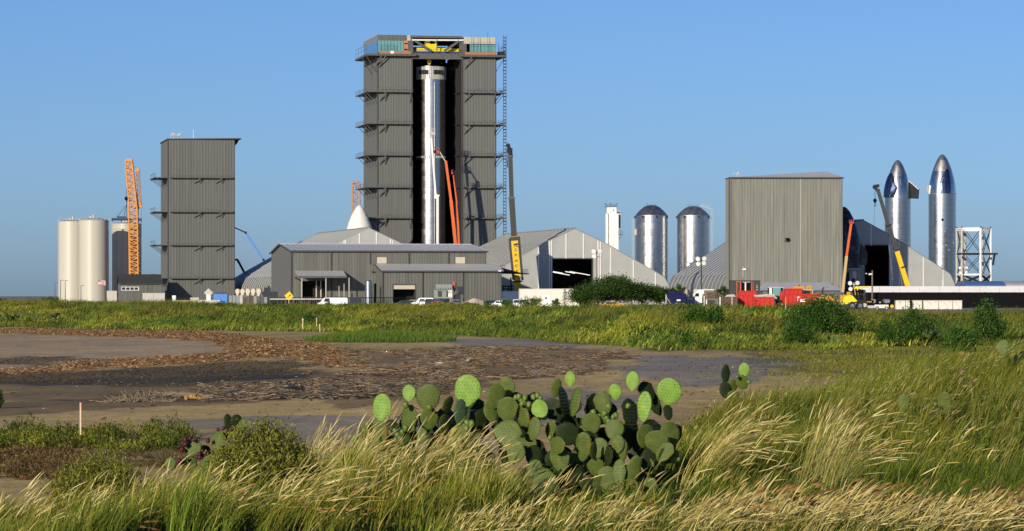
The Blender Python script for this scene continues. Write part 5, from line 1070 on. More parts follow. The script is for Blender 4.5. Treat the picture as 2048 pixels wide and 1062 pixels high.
def blue_truck():
    Y = 640; t = thing('dump_truck', 'navy blue dump truck body half hidden by the grass, right of the trees', 'truck', (X(1354,Y),Y,G)); xx = lambda p: X(p,Y)-X(1354,Y); zz = lambda p: Z(p,Y)-G
    MB().prism([(xx(1332),zz(606)),(xx(1372),zz(606)),(xx(1373.5),zz(588)),(xx(1331.5),zz(590))],0,2.4).build('tipper_body', 'navy', t); MB().prism([(xx(1334),zz(589.5)),(xx(1367),zz(588)),(xx(1364),zz(582)),(xx(1338),zz(582.5))],.1,2.3).build('load_cover', 'navy', t)
    MB().box(xx(1353.5),xx(1361),-.05,-.01,zz(602),zz(599)).build('plate', 'sign_white', t); MB().bar((xx(1331.5),-.1,zz(592)),(xx(1341),-.1,zz(607)),.1).build('ladder', 'sheathing', t); MB().box(xx(1331),xx(1333),-.1,0,zz(607),zz(589)).build('side_post', 'sheathing', t)
    MB().box(xx(1372),xx(1390),.2,2.2,.9,zz(593)).build('cab', 'navy', t); MB().box(xx(1375),xx(1386),.14,.2,zz(600),zz(595)).build('side_window', 'glass_dark', t)
    for p in (1338,1346,1383): wheel(t, xx(p), .2, .5, .5, .35); wheel(t, xx(p), 2.2, .5, .5, .35)
    t = thing('box_truck', 'white truck with a low roof right of the navy dump truck', 'truck', (X(1408,Y+6),Y+6,G)); Y += 6; xx = lambda p: X(p,Y)-X(1408,Y)
    MB().prism([(xx(1387),.5),(xx(1387),zz(588)),(xx(1391),zz(584.5)),(xx(1396),zz(579)),(xx(1428),zz(578.5)),(xx(1428),zz(586)),(xx(1405),zz(587.5)),(xx(1404),.5)],0,2.3).build('cab_body', 'white', t)
    MB().prism([(xx(1389),zz(593)),(xx(1391.5),zz(586.5)),(xx(1398),zz(586.5)),(xx(1398),zz(593))],-.03,0).build('side_window', 'glass_dark', t); MB().box(xx(1404),xx(1430),.1,2.2,.6,zz(594)).build('bed', 'boom_grey', t)
    for p in (1403,1413): MB().box(xx(p)-.12,xx(p)+.12,-.1,.1,0,zz(590)).build('stake_post', 'white', t)
    for p in (1392,1424): wheel(t, xx(p), .1, .48, .48, .3); wheel(t, xx(p), 2.1, .48, .48, .3)
    Y = 625; t = thing('stake_trailer', 'brown wooden-sided trailer before the white truck', 'trailer', (X(1425,Y),Y,G)); xx = lambda p: X(p,Y)-X(1425,Y)
    for i in range(5): z = zz(597)+.36*i*.85; MB().box(xx(1409.5),xx(1434),0,.08,z,z+.27).build('side_plank', 'brown', t); MB().box(xx(1409.5),xx(1434),2.2,2.28,z,z+.27).build('side_plank', 'brown', t)
    MB().box(xx(1409),xx(1437),0,2.3,zz(600),zz(597.3)).build('deck', 'wood_pole', t); MB().prism([(xx(1434),zz(597)),(xx(1448),zz(597)),(xx(1447),zz(590)),(xx(1436),zz(586))],.2,2.1).build('load', 'brown', t)
    for p in (1414,1430): wheel(t, xx(p), .1, .42, .42, .3); wheel(t, xx(p), 2.2, .42, .42, .3)
    MB().box(xx(1407.5),xx(1409),-.05,.05,0,zz(592)).build('end_post', 'white', t)
    t = thing('rusty_skip', 'rusty brown skip with white posts left of the wide red dumpster', 'skip', (X(1457,612),612,G)); Y = 612; xx = lambda p: X(p,Y)-X(1457,Y)
    MB().box(xx(1440),xx(1474),0,2.2,.2,zz(593.5)).build('bin', 'brown', t); MB().box(xx(1439),xx(1441),-.1,0,0,zz(594)).build('post', 'white', t); MB().box(xx(1463),xx(1465),-.1,0,0,zz(592)).build('post', 'sheathing', t)
    MB().prism([(xx(1450),zz(593.4)),(xx(1472),zz(593.4)),(xx(1468),zz(588.5)),(xx(1455),zz(589.5))],.3,1.8).build('load', 'sheathing', t)
blue_truck()
def tractor():
    Y = 612; t = thing('tractor', 'tractor with a boxy glass cab between red dumpsters', 'tractor', (X(1553,Y),Y,G)); xx = lambda p: X(p,Y)-X(1553,Y); zz = lambda p: Z(p,Y)-G
    for p in (1537.5,1544.5,1562,1565): MB().box(xx(p)-.07,xx(p)+.07,-.07,.07,zz(592),zz(574.5)).box(xx(p)-.07,xx(p)+.07,1.5,1.64,zz(592),zz(574.5)).build('cab_post', 'steel_dark', t)
    MB().box(xx(1535.5),xx(1567),-.15,1.75,zz(575.6),zz(574)).build('cab_roof', 'sheathing', t); MB().box(xx(1545),xx(1562),-.02,.02,zz(591),zz(576)).build('side_window', 'glass_teal', t); MB().box(xx(1538),xx(1544),-.02,.02,zz(589),zz(576)).build('side_window', 'lamp_glass', t)
    MB().box(xx(1538),xx(1568),.1,1.5,zz(604),zz(591)).build('body', 'steel_dark', t); MB().box(xx(1559),xx(1567),-.2,0,zz(606),zz(582)).build('mast_plate', 'red', t); MB().box(xx(1565.5),xx(1567.5),-.3,-.2,0,zz(580)).build('guard_post', 'steel_grey', t)
    MB().tube((xx(1554),.5,zz(574)),(xx(1554),.5,zz(571.5)),.12,n=8).build('beacon', 'orange', t); MB().ball((xx(1556),.7,zz(584)),.3,8,6).build('seat', 'black', t)
    for p, r in ((1541,.55),(1560,.75)):
        for y in (-.1,1.6): wheel(t, xx(p), y, r, r, .4)
tractor()
def machine_yellow():
    Y = 606; t = thing('road_roller', 'bright yellow rounded-hood road roller with chrome wheels above the big bush', 'machine', (X(1702,Y),Y,G)); xx = lambda p: X(p,Y)-X(1702,Y); zz = lambda p: Z(p,Y)-G
    pts = [(xx(1683),zz(609)),(xx(1686),zz(602)),(xx(1687.5),zz(594)),(xx(1693),zz(591.2)),(xx(1701),zz(590.2)),(xx(1706),zz(592)),(xx(1712),zz(599)),(xx(1715.5),zz(602)),(xx(1710),zz(604)),(xx(1702),zz(603)),(xx(1696),zz(608))]
    loft([[(x*.96,-.15,z*.985+.02) for x,z in pts],[(x,0,z) for x,z in pts],[(x,1.5,z) for x,z in pts],[(x*.96,1.65,z*.985+.02) for x,z in pts]]).build('hood', 'yellow_pale', t, True, sharp=50)
    for p in (1704.5,1720): wheel(t, xx(p), -.15, .62, .62, .5, 'chrome'); wheel(t, xx(p), 1.6, .62, .62, .5, 'chrome')
    MB().box(xx(1710),xx(1726),.1,1.4,zz(606),zz(599)).build('platform', 'steel_dark', t)
    for p, top in ((1706.5,577),(1712,577.5),(1718,578),(1722,578.5)): MB().bar((xx(p)+.3,.2,zz(600)),(xx(p),.2,zz(top)),.28).build('roll_bar', 'black', t)
    MB().box(xx(1719.5),xx(1728),.2,1.2,zz(587),zz(579)).build('seat_back', 'black', t); MB().box(xx(1694),xx(1701),.3,1.2,zz(590.5),zz(584)).build('air_filter', 'ochre', t)
    Y = 640; t = thing('telehandler', 'telehandler with a flat yellow boom raised before the white roof', 'machine', (X(1725,Y),Y,G)); xx = lambda p: X(p,Y)-X(1725,Y)
    MB().prism([(xx(1707),zz(579.5)),(xx(1711),zz(573.2)),(xx(1737),zz(572.8)),(xx(1740),zz(574)),(xx(1739),zz(575.3)),(xx(1716),zz(577.5))],0,.7).build('boom', 'yellow_pale', t); MB().box(xx(1708),xx(1732),-.3,1.4,.8,zz(590)).build('body', 'steel_dark', t); MB().box(xx(1722),xx(1731),-.35,.9,zz(590),zz(580)).build('cab', 'glass_dark', t); MB().bar((xx(1710),.3,zz(590)),(xx(1710),.3,zz(578)),.5).build('boom_support', 'ochre', t)
    for p in (1712,1729): wheel(t, xx(p), -.3, .65, .65, .45); wheel(t, xx(p), 1.4, .65, .65, .45)
    Y = 618; t = thing('excavator', 'ochre excavator with black exhaust behind the placarded dumpster', 'excavator', (X(1652,Y),Y,G)); xx = lambda p: X(p,Y)-X(1652,Y)
    MB().prism([(xx(1638),zz(604)),(xx(1638),zz(591.5)),(xx(1645),zz(590)),(xx(1662),zz(591)),(xx(1665),zz(597)),(xx(1684),zz(599)),(xx(1684),zz(604))],0,2).build('house', 'ochre', t); MB().prism([(xx(1641),zz(591)),(xx(1643),zz(587)),(xx(1656),zz(588)),(xx(1660),zz(591))],.2,1.7).build('engine_cover', 'steel_grey', t)
    MB().bar((xx(1645),.5,zz(588)),(xx(1645.5),.5,zz(580)),.22).bar((xx(1645.5),.5,zz(580)),(xx(1648.5),.5,zz(574.5)),.22).build('exhaust_stack', 'steel_dark', t)
    for y in (.2,1.8): MB().box(xx(1640),xx(1682),y-.25,y+.25,0,.8).build('crawler_track', 'steel_dark', t)
    MB().bar((xx(1660),1,zz(592)),(xx(1676),1,zz(585.5)),.35).bar((xx(1676),1,zz(585.5)),(xx(1688),1,zz(589)),.3).box(xx(1678),xx(1688),.6,1.4,zz(589),zz(584)).build('boom', 'steel_grey', t)
    Y = 642; t = thing('wheel_loader', 'ochre loader with a raised bucket arm behind the upper red dumpster', 'loader', (X(1605,Y),Y,G)); xx = lambda p: X(p,Y)-X(1605,Y)
    MB().prism([(xx(1584),zz(577)),(xx(1586),zz(573.5)),(xx(1597),zz(572)),(xx(1608),zz(572.5)),(xx(1609),zz(577))],0,1.4).build('hood', 'ochre', t); MB().prism([(xx(1611),zz(578)),(xx(1612),zz(573)),(xx(1617),zz(570.8)),(xx(1623),zz(572.5)),(xx(1622),zz(578))],0,1.6).build('bucket', 'ochre', t)
    MB().bar((xx(1606),.2,zz(579)),(xx(1625),.2,zz(580)),.25).bar((xx(1625),.2,zz(580)),(xx(1625),.2,zz(592)),.25).build('lift_arm', 'tan_boom', t); MB().box(xx(1588),xx(1620),.1,1.6,.7,zz(579)).build('body', 'steel_dark', t); MB().bar((xx(1598),.3,zz(573)),(xx(1599),.3,zz(570.5)),.3).build('exhaust_stack', 'black', t)
    for p in (1592,1616): wheel(t, xx(p), -.1, .75, .75, .5); wheel(t, xx(p), 1.7, .75, .75, .5)
    Y = 585; t = thing('generator_set', 'small white generator box with lettered panel below the black fence', 'generator', (X(1763,Y),Y,G)); xx = lambda p: X(p,Y)-X(1763,Y)
    MB().box(xx(1750),xx(1777),0,1.1,.3,zz(609.5)).build('casing', 'sign_white', t); MB().box(xx(1754),xx(1771),-.03,-.005,zz(613),zz(612)).build('decal', 'concrete', t); MB().box(xx(1736),xx(1749.5),.1,1.0,.3,zz(611)).build('radiator', 'concrete', t); MB().tube((xx(1784),-.1,.6),(xx(1784),.3,.6),.3,n=12).build('cable_drum', 'yellow', t)
    for p in (1754,1773): wheel(t, xx(p), 0, .3, .3, .2)
    Y = 640; t = thing('ochre_flatbed', 'ochre flatbed of pipe fittings between the yellow roller and white generator', 'trailer', (X(1745,Y),Y,G)); xx = lambda p: X(p,Y)-X(1745,Y); rr = random.Random(9)
    MB().box(xx(1727),xx(1752),0,2,zz(604.5),zz(602.5)).build('deck', 'ochre', t)
    for i in range(14): p = rr.uniform(1728,1780); q = MB().tube((0,0,0),(0,.8,0),rr.uniform(.15,.35),n=10).build('fitting', rr.choice(['chrome','steel_grey','brown','concrete','black']), t); q.location = (xx(p),rr.uniform(-.1,.6),zz(rr.uniform(600,605)))
    MB().box(xx(1726),xx(1784),.2,2,.4,zz(605.5)).build('frame', 'black', t)
    for p in (1732,1772): wheel(t, xx(p), 0, .4, .4, .3)
machine_yellow()
# equipment below the curved hall on the left and clutter
t = thing('blue_container_bin', 'blue equipment bin at the foot of the left curved hall', 'bin', (X(441,800),800,G)); w = X(457,800)-X(430,800)
MB().box(-w/2,w/2,0,2,.2,Z(588,800)-G).build('bin', 'blue_boom', t); MB().box(-w/2-.05,w/2+.05,-.06,2.06,Z(588,800)-G,Z(587.2,800)-G).build('rim_rail', 'blue_boom', t); MB().box(-w/2+.3,w/2-.3,.3,1.8,Z(588,800)-G,Z(585.6,800)-G).build('load', 'navy', t)
t = thing('pallet_stacks', 'pale stacks of pallets at the foot of the left curved hall', 'pallets', (X(490,790),790,G)); rr = random.Random(3)
for i in range(11):
    px = 458+7*i; h = Z(rr.uniform(590,595),790)-G; a = X(px,790)-X(490,790); MB().box(a,a+.72,0,1,0,h).build('stack', rr.choice(['concrete','steel_grey','steel_grey','brown','machine_grey']), t)
t = thing('dark_generator', 'dark generator block at the left gable foot of the workshop', 'machine', (X(540,800),800,G)); P = lambda a: X(a,800)-X(540,800)
MB().box(P(524),P(554),0,2.5,0,Z(583,800)-G).build('casing', 'car_dark', t); MB().box(P(528),P(540),.2,2,Z(583,800)-G,Z(575,800)-G).build('upper_housing', 'car_dark', t); MB().tube((P(537),1,Z(576,800)-G),(P(537),1,Z(572,800)-G),.2,n=8).build('exhaust_stack', 'black', t)
for i in range(5): MB().box(P(526+6*i),P(529.5+6*i),-.04,0,.8,2.2).build('louvre', 'boom_grey', t)
t = thing('flatbed_load', 'flat white and tan load on the ground below the windowless tower', 'load', (X(378,700),700,G)); P = lambda a: X(a,700)-X(378,700)
MB().box(P(351),P(391),0,2,0,Z(600.5,700)-G).build('deck', 'tan_boom', t); MB().box(P(380),P(398),.2,1.8,Z(600.5,700)-G,Z(595,700)-G).build('bundle', 'sheathing', t); MB().box(P(344),P(351),.3,1.8,0,Z(591,700)-G).build('box', 'sign_white', t); MB().box(P(391),P(440),0,.4,0,Z(600,700)-G).build('kerb_beam', 'concrete', t)
# ------------------------------------------------------------------ signs, stakes on the bank
def hz(px, Y): return float(hgt(np.array([X(px,Y)]), np.array([Y]))[0])
def diamond(px, py, half, Y, label, material, post, lean=0):
    z0 = hz(px,Y); t = thing('road_sign', label, 'sign', (X(px,Y),Y,z0), 0); h = Z(py,Y)-z0; r = half*Y/F
    pl = MB().prism([(0,-r),(r,0),(0,r),(-r,0)],-.02,.02).build('plate', material, t); pl.location = (0,-.05,h); pl.rotation_euler = (0,lean,0)
    MB().box(-.035+post,.035+post,-.02,.05,-.2,h).build('post', 'sheathing', t); return t, pl, r
t, pl, r = diamond(417, 585.5, 9, 400, 'grey back of a diamond road sign on the grassy bank', 'sign_grey', 0)
z = Z(595,400)-hz(417,400); MB().box(-.25,.25,-.09,-.05,z-.35,z+.35).build('lower_plate', 'sign_white', t)
t, pl, r = diamond(578, 592, 9.2, 405, 'yellow diamond road sign with a black bent arrow', 'sign_yellow', -.02, math.radians(6))
m = MB(); q = [(-.18,-.42),(-.17,-.15),(-.08,.02),(.06,.12),(.2,.16)]
for a, b in zip(q[:-1],q[1:]): m.bar((a[0]*r,-.035,a[1]*r),(b[0]*r,-.035,b[1]*r),.13*r,.02)
m.prism([(.16*r,.38*r),(.46*r,.17*r),(.16*r,-.06*r)],-.045,-.025); m.build('arrow', 'marking', pl)
Y = 395; z0 = hz(900.5,Y); t = thing('route_sign', 'white route sign with two plates on a thin post near the sand pile', 'sign', (X(900.5,Y),Y,z0)); k = Y/F; zz = lambda p: Z(p,Y)-z0
MB().box(-.03,.03,0,.05,-.2,zz(580)).build('post', 'sheathing', t); a = MB().box(-4*k,4*k,-.04,0,zz(584.6),zz(580.3)).build('upper_plate', 'sign_white', t); b = MB().box(-4*k,4*k,-.04,0,zz(594.2),zz(586)).build('lower_plate', 'sign_white', t)
text_mesh('EAST', 3.0*k, 'marking', a, (0,-.05,zz(582.4)), (math.radians(90),0,0)); text_mesh('4', 4.6*k, 'marking', b, (0,-.05,zz(588.8)), (math.radians(90),0,0)); text_mesh('TEXAS', 1.7*k, 'marking', b, (0,-.05,zz(592.8)), (math.radians(90),0,0))
def stake(px, py0, py1, Y, label, tip='pink_paint', w=.045):
    z0 = hz(px,Y); h = Z(py0,Y)-z0; t = thing('survey_stake', label, 'stake', (X(px,Y),Y,z0)); MB().box(-w/2,w/2,-w/4,w/4,-.15,h*.9).build('shaft', 'wood_stake', t); MB().box(-w/2-.002,w/2+.002,-w/4-.002,w/4+.002,h*.9,h).build('tip', tip, t)
stake(161, 805, 887, 70.5, 'thin wooden stake with a pink tip on the near mud flat', w=.03)
stake(605.5, 637, 662, 290, 'taller pale stake at the foot of the grassy bank', 'white', .07); stake(633, 636, 650, 296, 'pale stake a little higher up the bank', 'white', .06); stake(639.5, 648, 657, 288, 'shortest pale stake at the foot of the bank', 'white', .06)
Y = 250; z0 = hz(1571.5,Y); t = thing('marker_post', 'orange and white marker post on the bank before the red dumpsters', 'post', (X(1571.5,Y),Y,z0)); h = Z(595,Y)-z0
MB().tube((0,0,-.1),(0,0,h*.45),.05,n=8).build('lower_shaft', 'white', t); MB().tube((0,0,h*.45),(0,0,h),.035,n=8).build('upper_shaft', 'marker_orange', t)
# ------------------------------------------------------------------ plants
def leaf_quads(P, size, asp, C, up=.3, rng=RNG):
    n = len(P); d = rng.normal(size=(n,3)); d[:,2] = np.abs(d[:,2])*up*2+d[:,2]*.5; d /= np.linalg.norm(d,axis=1)[:,None]+1e-9
    e = np.cross(d, rng.normal(size=(n,3))); e /= np.linalg.norm(e,axis=1)[:,None]+1e-9
    s = np.asarray(size)[:,None] if np.ndim(size) else np.full((n,1), size); a = d*s; b = e*s*asp
    V = np.stack([P-a*.5, P+b*.5+a*.05, P+a*.5, P-b*.5+a*.05], 1).reshape(-1,3); Q = np.arange(4*n).reshape(n,4); return V, Q, np.repeat(C, 4, 0)
def crown_points(n_cl, per, rx, ry, rz, cl, rng, hollow=.45):
    u = rng.normal(size=(n_cl,3)); u /= np.linalg.norm(u,axis=1)[:,None]; r = hollow+(1-hollow)*rng.random(n_cl)**.6
    c = u*r[:,None]*np.array([rx,ry,rz])*(.62+.55*rng.random(n_cl))[:,None]; k = rng.random(n_cl)
    P = np.repeat(c, per, 0)+rng.normal(size=(n_cl*per,3))*np.array([cl,cl,cl*.7]); return P, np.repeat(k, per)
def limbs(mb, H, spread, n, r, rng, base=0.0):
    mb.tube((0,0,-.2),(0,0,H*.35),r,r*.75,8)
    for i in range(n):
        a = 2*math.pi*i/n+rng.random()*.8; e = (math.cos(a)*spread*.7, math.sin(a)*spread*.7, H*(.65+.25*rng.random())); k = (e[0]*.4,e[1]*.4,H*.45)
        mb.tube((0,0,H*.3),k,r*.6,r*.42,6).tube(k,e,r*.42,r*.15,6)
def tree(px, top, base, Y, wpx, label, dark=(.022,.05,.012), lite=(.085,.15,.03), n=90, per=75, leaf=.34, name='broadleaf_tree', cat='tree', group=None, zb=None, cl=.13):
    z0 = hz(px,Y) if zb is None else zb; z1 = Z(top,Y); H = z1-z0; rx = wpx*Y/F/2; rng = np.random.default_rng(int(px*7+top))
    t = thing(name, label, cat, (X(px,Y),Y,z0), 0, group); cb = max(.0, H*(.12 if cat == 'tree' else .02)); rz = (H-cb)/2
    P, k = crown_points(n, per, rx*.86, rx*.86 if rx < H else H*.8, rz*.86, max(rx,rz)*cl, rng); P[:,2] += cb+rz; P = P[P[:,2] > .05]; k = k[:len(P)] if len(k) >= len(P) else k
    C = np.array(dark)+(np.array(lite)-np.array(dark))*np.clip(k*.75+rng.random(len(P))*.5,0,1)[:,None]
    V, Q, CC = leaf_quads(P, leaf*(.7+.6*rng.random(len(P))), .5, C, .4, rng); fast('crown', V, Q, 'leaf', CC, t)
    m = MB(); limbs(m, H, rx, 5, max(.05,H*.035), rng); m.build('trunk', 'trunk', t); return t
DK, LT = (.014,.036,.006), (.055,.115,.014)
tree(1232,551,612,700,130,'largest of the dark green trees beside the open hall',DK,LT,210,90,.36,cl=.11)
tree(1176,568,612,690,88,'lower dark green tree left of the largest one',DK,LT,110,80,.34)
tree(1284,563,611,705,76,'round dark green tree right of the largest one',DK,LT,100,75,.32)
tree(1320,566,608,720,60,'dark green tree left of the navy dump truck, on its right a gap',DK,LT,80,70,.32)
tree(1347,572,606,730,42,'small dark green tree just behind the navy dump truck',DK,LT,44,70,.3)
tree(1447,569,600,735,34,'small green tree left of the dark kiosk',DK,LT,40,70,.3)
tree(1362,566,590,745,26,'slim green tree before the curved hall side',DK,LT,30,60,.28)
tree(99,590,606,620,46,'low dark bush on the skyline left of the cream tanks',DK,(.06,.10,.03),36,60,.3,'skyline_bush','bush')
tree(3,594,604,620,24,'low dark bush on the skyline at the left edge',DK,(.06,.10,.03),24,60,.3,'skyline_bush','bush')
G1, G2c = (.03,.065,.008), (.10,.18,.02)
tree(941,606,622,600,44,'green bush in front of the sand pile',G1,G2c,44,60,.3,'green_bush','bush',zb=G)
tree(972,598,622,590,16,'slim green sapling right of the sand pile top',G1,G2c,22,50,.26,'green_sapling','bush',zb=G)
tree(1062,593,622,600,50,'leafy bush before the left end of the cream trailer office',G1,(.14,.22,.05),44,50,.26,'green_bush','bush',zb=G)
tree(1016,596,616,600,30,'leafy bush before the blue container',G1,G2c,30,50,.26,'green_bush','bush',zb=G)
tree(1113,594,612,610,18,'small grey-green bush left of the young conifer',G1,(.12,.2,.06),20,50,.24,'green_bush','bush',zb=G)
# layered young conifer
def conifer():
    Y = 620; z0 = G; t = thing('young_conifer', 'young conifer with tiered flat branches before the cream trailer', 'tree', (X(1129.5,Y),Y,z0)); H = Z(578,Y)-z0; m = MB(); m.tube((0,0,0),(0,0,H),.06,.02,6); m.build('trunk', 'trunk', t); rng = np.random.default_rng(4); P = []
    for i in range(13):
        z = H*(.12+.84*i/12); L = (1-i/12.5)*10.5*Y/F+.1
        for k in range(7):
            a = 2*math.pi*k/7+i*.5; s = np.linspace(.05,1,22); P.append(np.stack([math.cos(a)*L*s, math.sin(a)*L*s, z+.18*s*s*L],-1))
    P = np.concatenate(P); P += rng.normal(size=P.shape)*.03; C = np.array([.03,.06,.02])+rng.random((len(P),1))*np.array([.05,.07,.03]); V,Q_,CC = leaf_quads(P,.15,.3,C,.4,rng); fast('needles', V, Q_, 'leaf', CC, t)
conifer()
# bushes on the bank
B1, B2 = (.015,.045,.006), (.07,.16,.015)
bushes = [(1640,604,690,215,166,'biggest bright green bush on the bank before the red dumpsters',240,.16),(1400,622,656,216,100,'wide dark bush on the bank left of centre-right',60,.15),(1434,619,640,218,40,'small bush at the right end of the wide dark bush',26,.15),
 (1828,622,662,205,118,'dark green bush on the bank below the cream crates',76,.14),(1772,640,660,200,40,'small dark bush between the biggest bush and the one below the crates',26,.13),(1975,604,642,212,84,'dark bush on the bank at the right before the black fence',56,.15),
 (1920,655,682,185,80,'low dark green bush low on the bank at far right',44,.13),(878,622,640,330,22,'small dark bush on the bank below the sand pile',24,.2),(618,631,645,310,24,'small round green bush among the pale stakes',24,.18),(656,608,622,380,24,'small green bush in front of the white van',26,.2),
 (1375,672,690,192,30,'small green shrub at the foot of the bank, middle right',24,.12),(540,624,632,350,22,'small dark shrub on the bank right of the yellow sign',18,.18),(700,612,622,370,18,'small shrub right of the white van',16,.18),(1596,650,694,196,84,'bright leafy bush against the left foot of the biggest bush',90,.12),(-6,783,822,92,30,'small dark shrub standing on the mud at the left edge',44,.045)]
def bush(px, top, Y, wpx, label, n, leaf, dark, lite):
    z0 = hz(px,Y); H = Z(top,Y)-z0; rx = wpx*Y/F/2; rng = np.random.default_rng(int(px*3+top)); t = thing('low_bush', label, 'bush', (X(px,Y),Y,z0)); m = MB(); P = []; K = []
    for i in range(n):
        a = rng.random()*6.283; b = np.array([math.cos(a)*rx*.45*rng.random(), math.sin(a)*rx*.3*rng.random(), -.03]); q = rng.random()**.75; L = .6+.5*rng.random()
        e = np.array([math.cos(a)*rx*q*L*1.05, math.sin(a)*rx*q*L*.8, H*L*(1-.8*q*q)*.98+.08]); mid = (b+e)/2+np.array([0,0,H*.16]); m.tube(b,mid,.014*H+.004,.008*H+.003,4).tube(mid,e,.008*H+.003,.003,4)
        k = rng.random(); s_ = np.linspace(.15,1.08,34)[:,None]; c = b*(1-s_)**2+mid*2*s_*(1-s_)+e*s_**2; sp = (.035+.06*s_)*min(H,rx)*1.3; P.append(np.repeat(c,2,0)+rng.normal(size=(68,3))*np.repeat(sp,2,0)); K += [k]*68
    m.build('branches', 'trunk', t); P = np.concatenate(P); K = np.array(K); P[:,2] = np.maximum(P[:,2],.03); C = np.array(dark)+(np.array(lite)-np.array(dark))*np.clip(K*.7+rng.random(len(P))*.5,0,1)[:,None]; V,Q_,CC = leaf_quads(P,leaf*(.6+.8*rng.random(len(P))),.42,C,.5,rng); fast('foliage', V, Q_, 'leaf', CC, t)
for px, a, b, Y, w, lab, n, lf in bushes: bush(px, a, Y, w, lab, int(n*2.3)+14, lf*.95, B1 if px != -6 else (.03,.05,.012), B2 if px != -6 else (.09,.11,.03))
# yucca
def yucca(px, py, Y, r, label):
    z0 = hz(px,Y); t = thing('yucca_plant', label, 'plant', (X(px,Y),Y,z0)); h = Z(py,Y)-z0; k = r*Y/F; me = MB().add([(-.04,0,0),(.04,0,0),(.03,.0,k*.6),(0,0,k),(-.03,0,k*.6),(0,.03,k*.3)],[(0,1,2,3,4),(0,5,3),(1,3,5)]).mesh('leaf_blade','pad_dark',recalc=False); rr = random.Random(px)
    MB().tube((0,0,-.1),(0,0,h*.55),.09,.07,8).build('stem', 'trunk', t)
    for i in range(34): obj('leaf_blade', me, t, (0,0,h*.5), (rr.uniform(-1.5,1.5), rr.uniform(-1.5,1.5), rr.uniform(0,6.3)))
yucca(406, 603, 375, 9, 'spiky dark yucca plant on the bank below the grey diamond sign')
# ------------------------------------------------------------------ prickly pear
def pad_mesh(material, seed):
    rr = random.Random(seed); V_ = [0,.05,.16,.34,.55,.75,.9,.975,1.0]; HW = [.07,.17,.32,.44,.5,.455,.31,.16,.0]; m = MB(); n = 12; vs = []
    b1, b2 = rr.uniform(-.11,.11), rr.uniform(-.5,.5)
    for v, w in zip(V_,HW):
        w = max(w*(1+rr.uniform(-.1,.1)),.01); th = .5*min(1,.35+w*1.4)*(1 if w > .02 else .3)
        for i in range(n): a = 2*math.pi*i/n; x = w*math.cos(a)+b1*math.sin(v*3.1); vs.append((x, th*math.sin(a)*(1-.2*abs(math.cos(a)))+b2*v*v*2.2, v))
    fs = [(k*n+i,k*n+(i+1)%n,(k+1)*n+(i+1)%n,(k+1)*n+i) for k in range(len(V_)-1) for i in range(n)]+[tuple(range(n-1,-1,-1)),tuple(range(8*n,9*n))]
    pm = MB().add(vs,fs).mesh('pad',material,True)
    am = MB(); 
    for r in range(1,9):
        v = r/9; w = float(np.interp(v,V_,HW))
        for c in range(-4,5):
            x = (c+.5*(r%2)+rr.uniform(-.2,.2))*.125
            if abs(x) < w*.9:
                q = math.sqrt(max(0,1-(x/w)**2)); th = .5*min(1,.35+w*1.4)*q*.93
                for s in (-1,1):
                    y = s*th+b2*v*v*2.2; o = (x+b1*math.sin(v*3.1), y, v); am.add([(o[0]-.017,o[1],o[2]),(o[0],o[1],o[2]-.017),(o[0]+.017,o[1],o[2]),(o[0],o[1],o[2]+.017),(o[0],o[1]+s*.25,o[2])],[(0,1,4),(1,2,4),(2,3,4),(3,0,4)])
        for s in (-1,1):
            x = s*w*1.0+b1*math.sin(v*3.1); y = b2*v*v*2.2; am.add([(x,y-.1,v-.012),(x,y+.1,v-.012),(x+s*.05,y,v+.012),(x,y,v+.02)],[(0,1,2),(1,3,2),(3,0,2)])
    return pm, am.mesh('areoles','areole',recalc=False)
PADS = {k:[pad_mesh(k,i*17+len(k)) for i in range(4)] for k in ('pad_bright','pad_mid','pad_dark','pad_blue','pad_pale')}
FRM = {k: MB().lathe([(.012,0),(.026,.012),(.033,.035),(.034,.055),(.027,.072),(.018,.074)],10).mesh('fruit',k,True) for k in ('fruit_green','fruit_red')}
KEY = {'b':'pad_bright','m':'pad_mid','d':'pad_dark','u':'pad_blue','p':'pad_pale'}
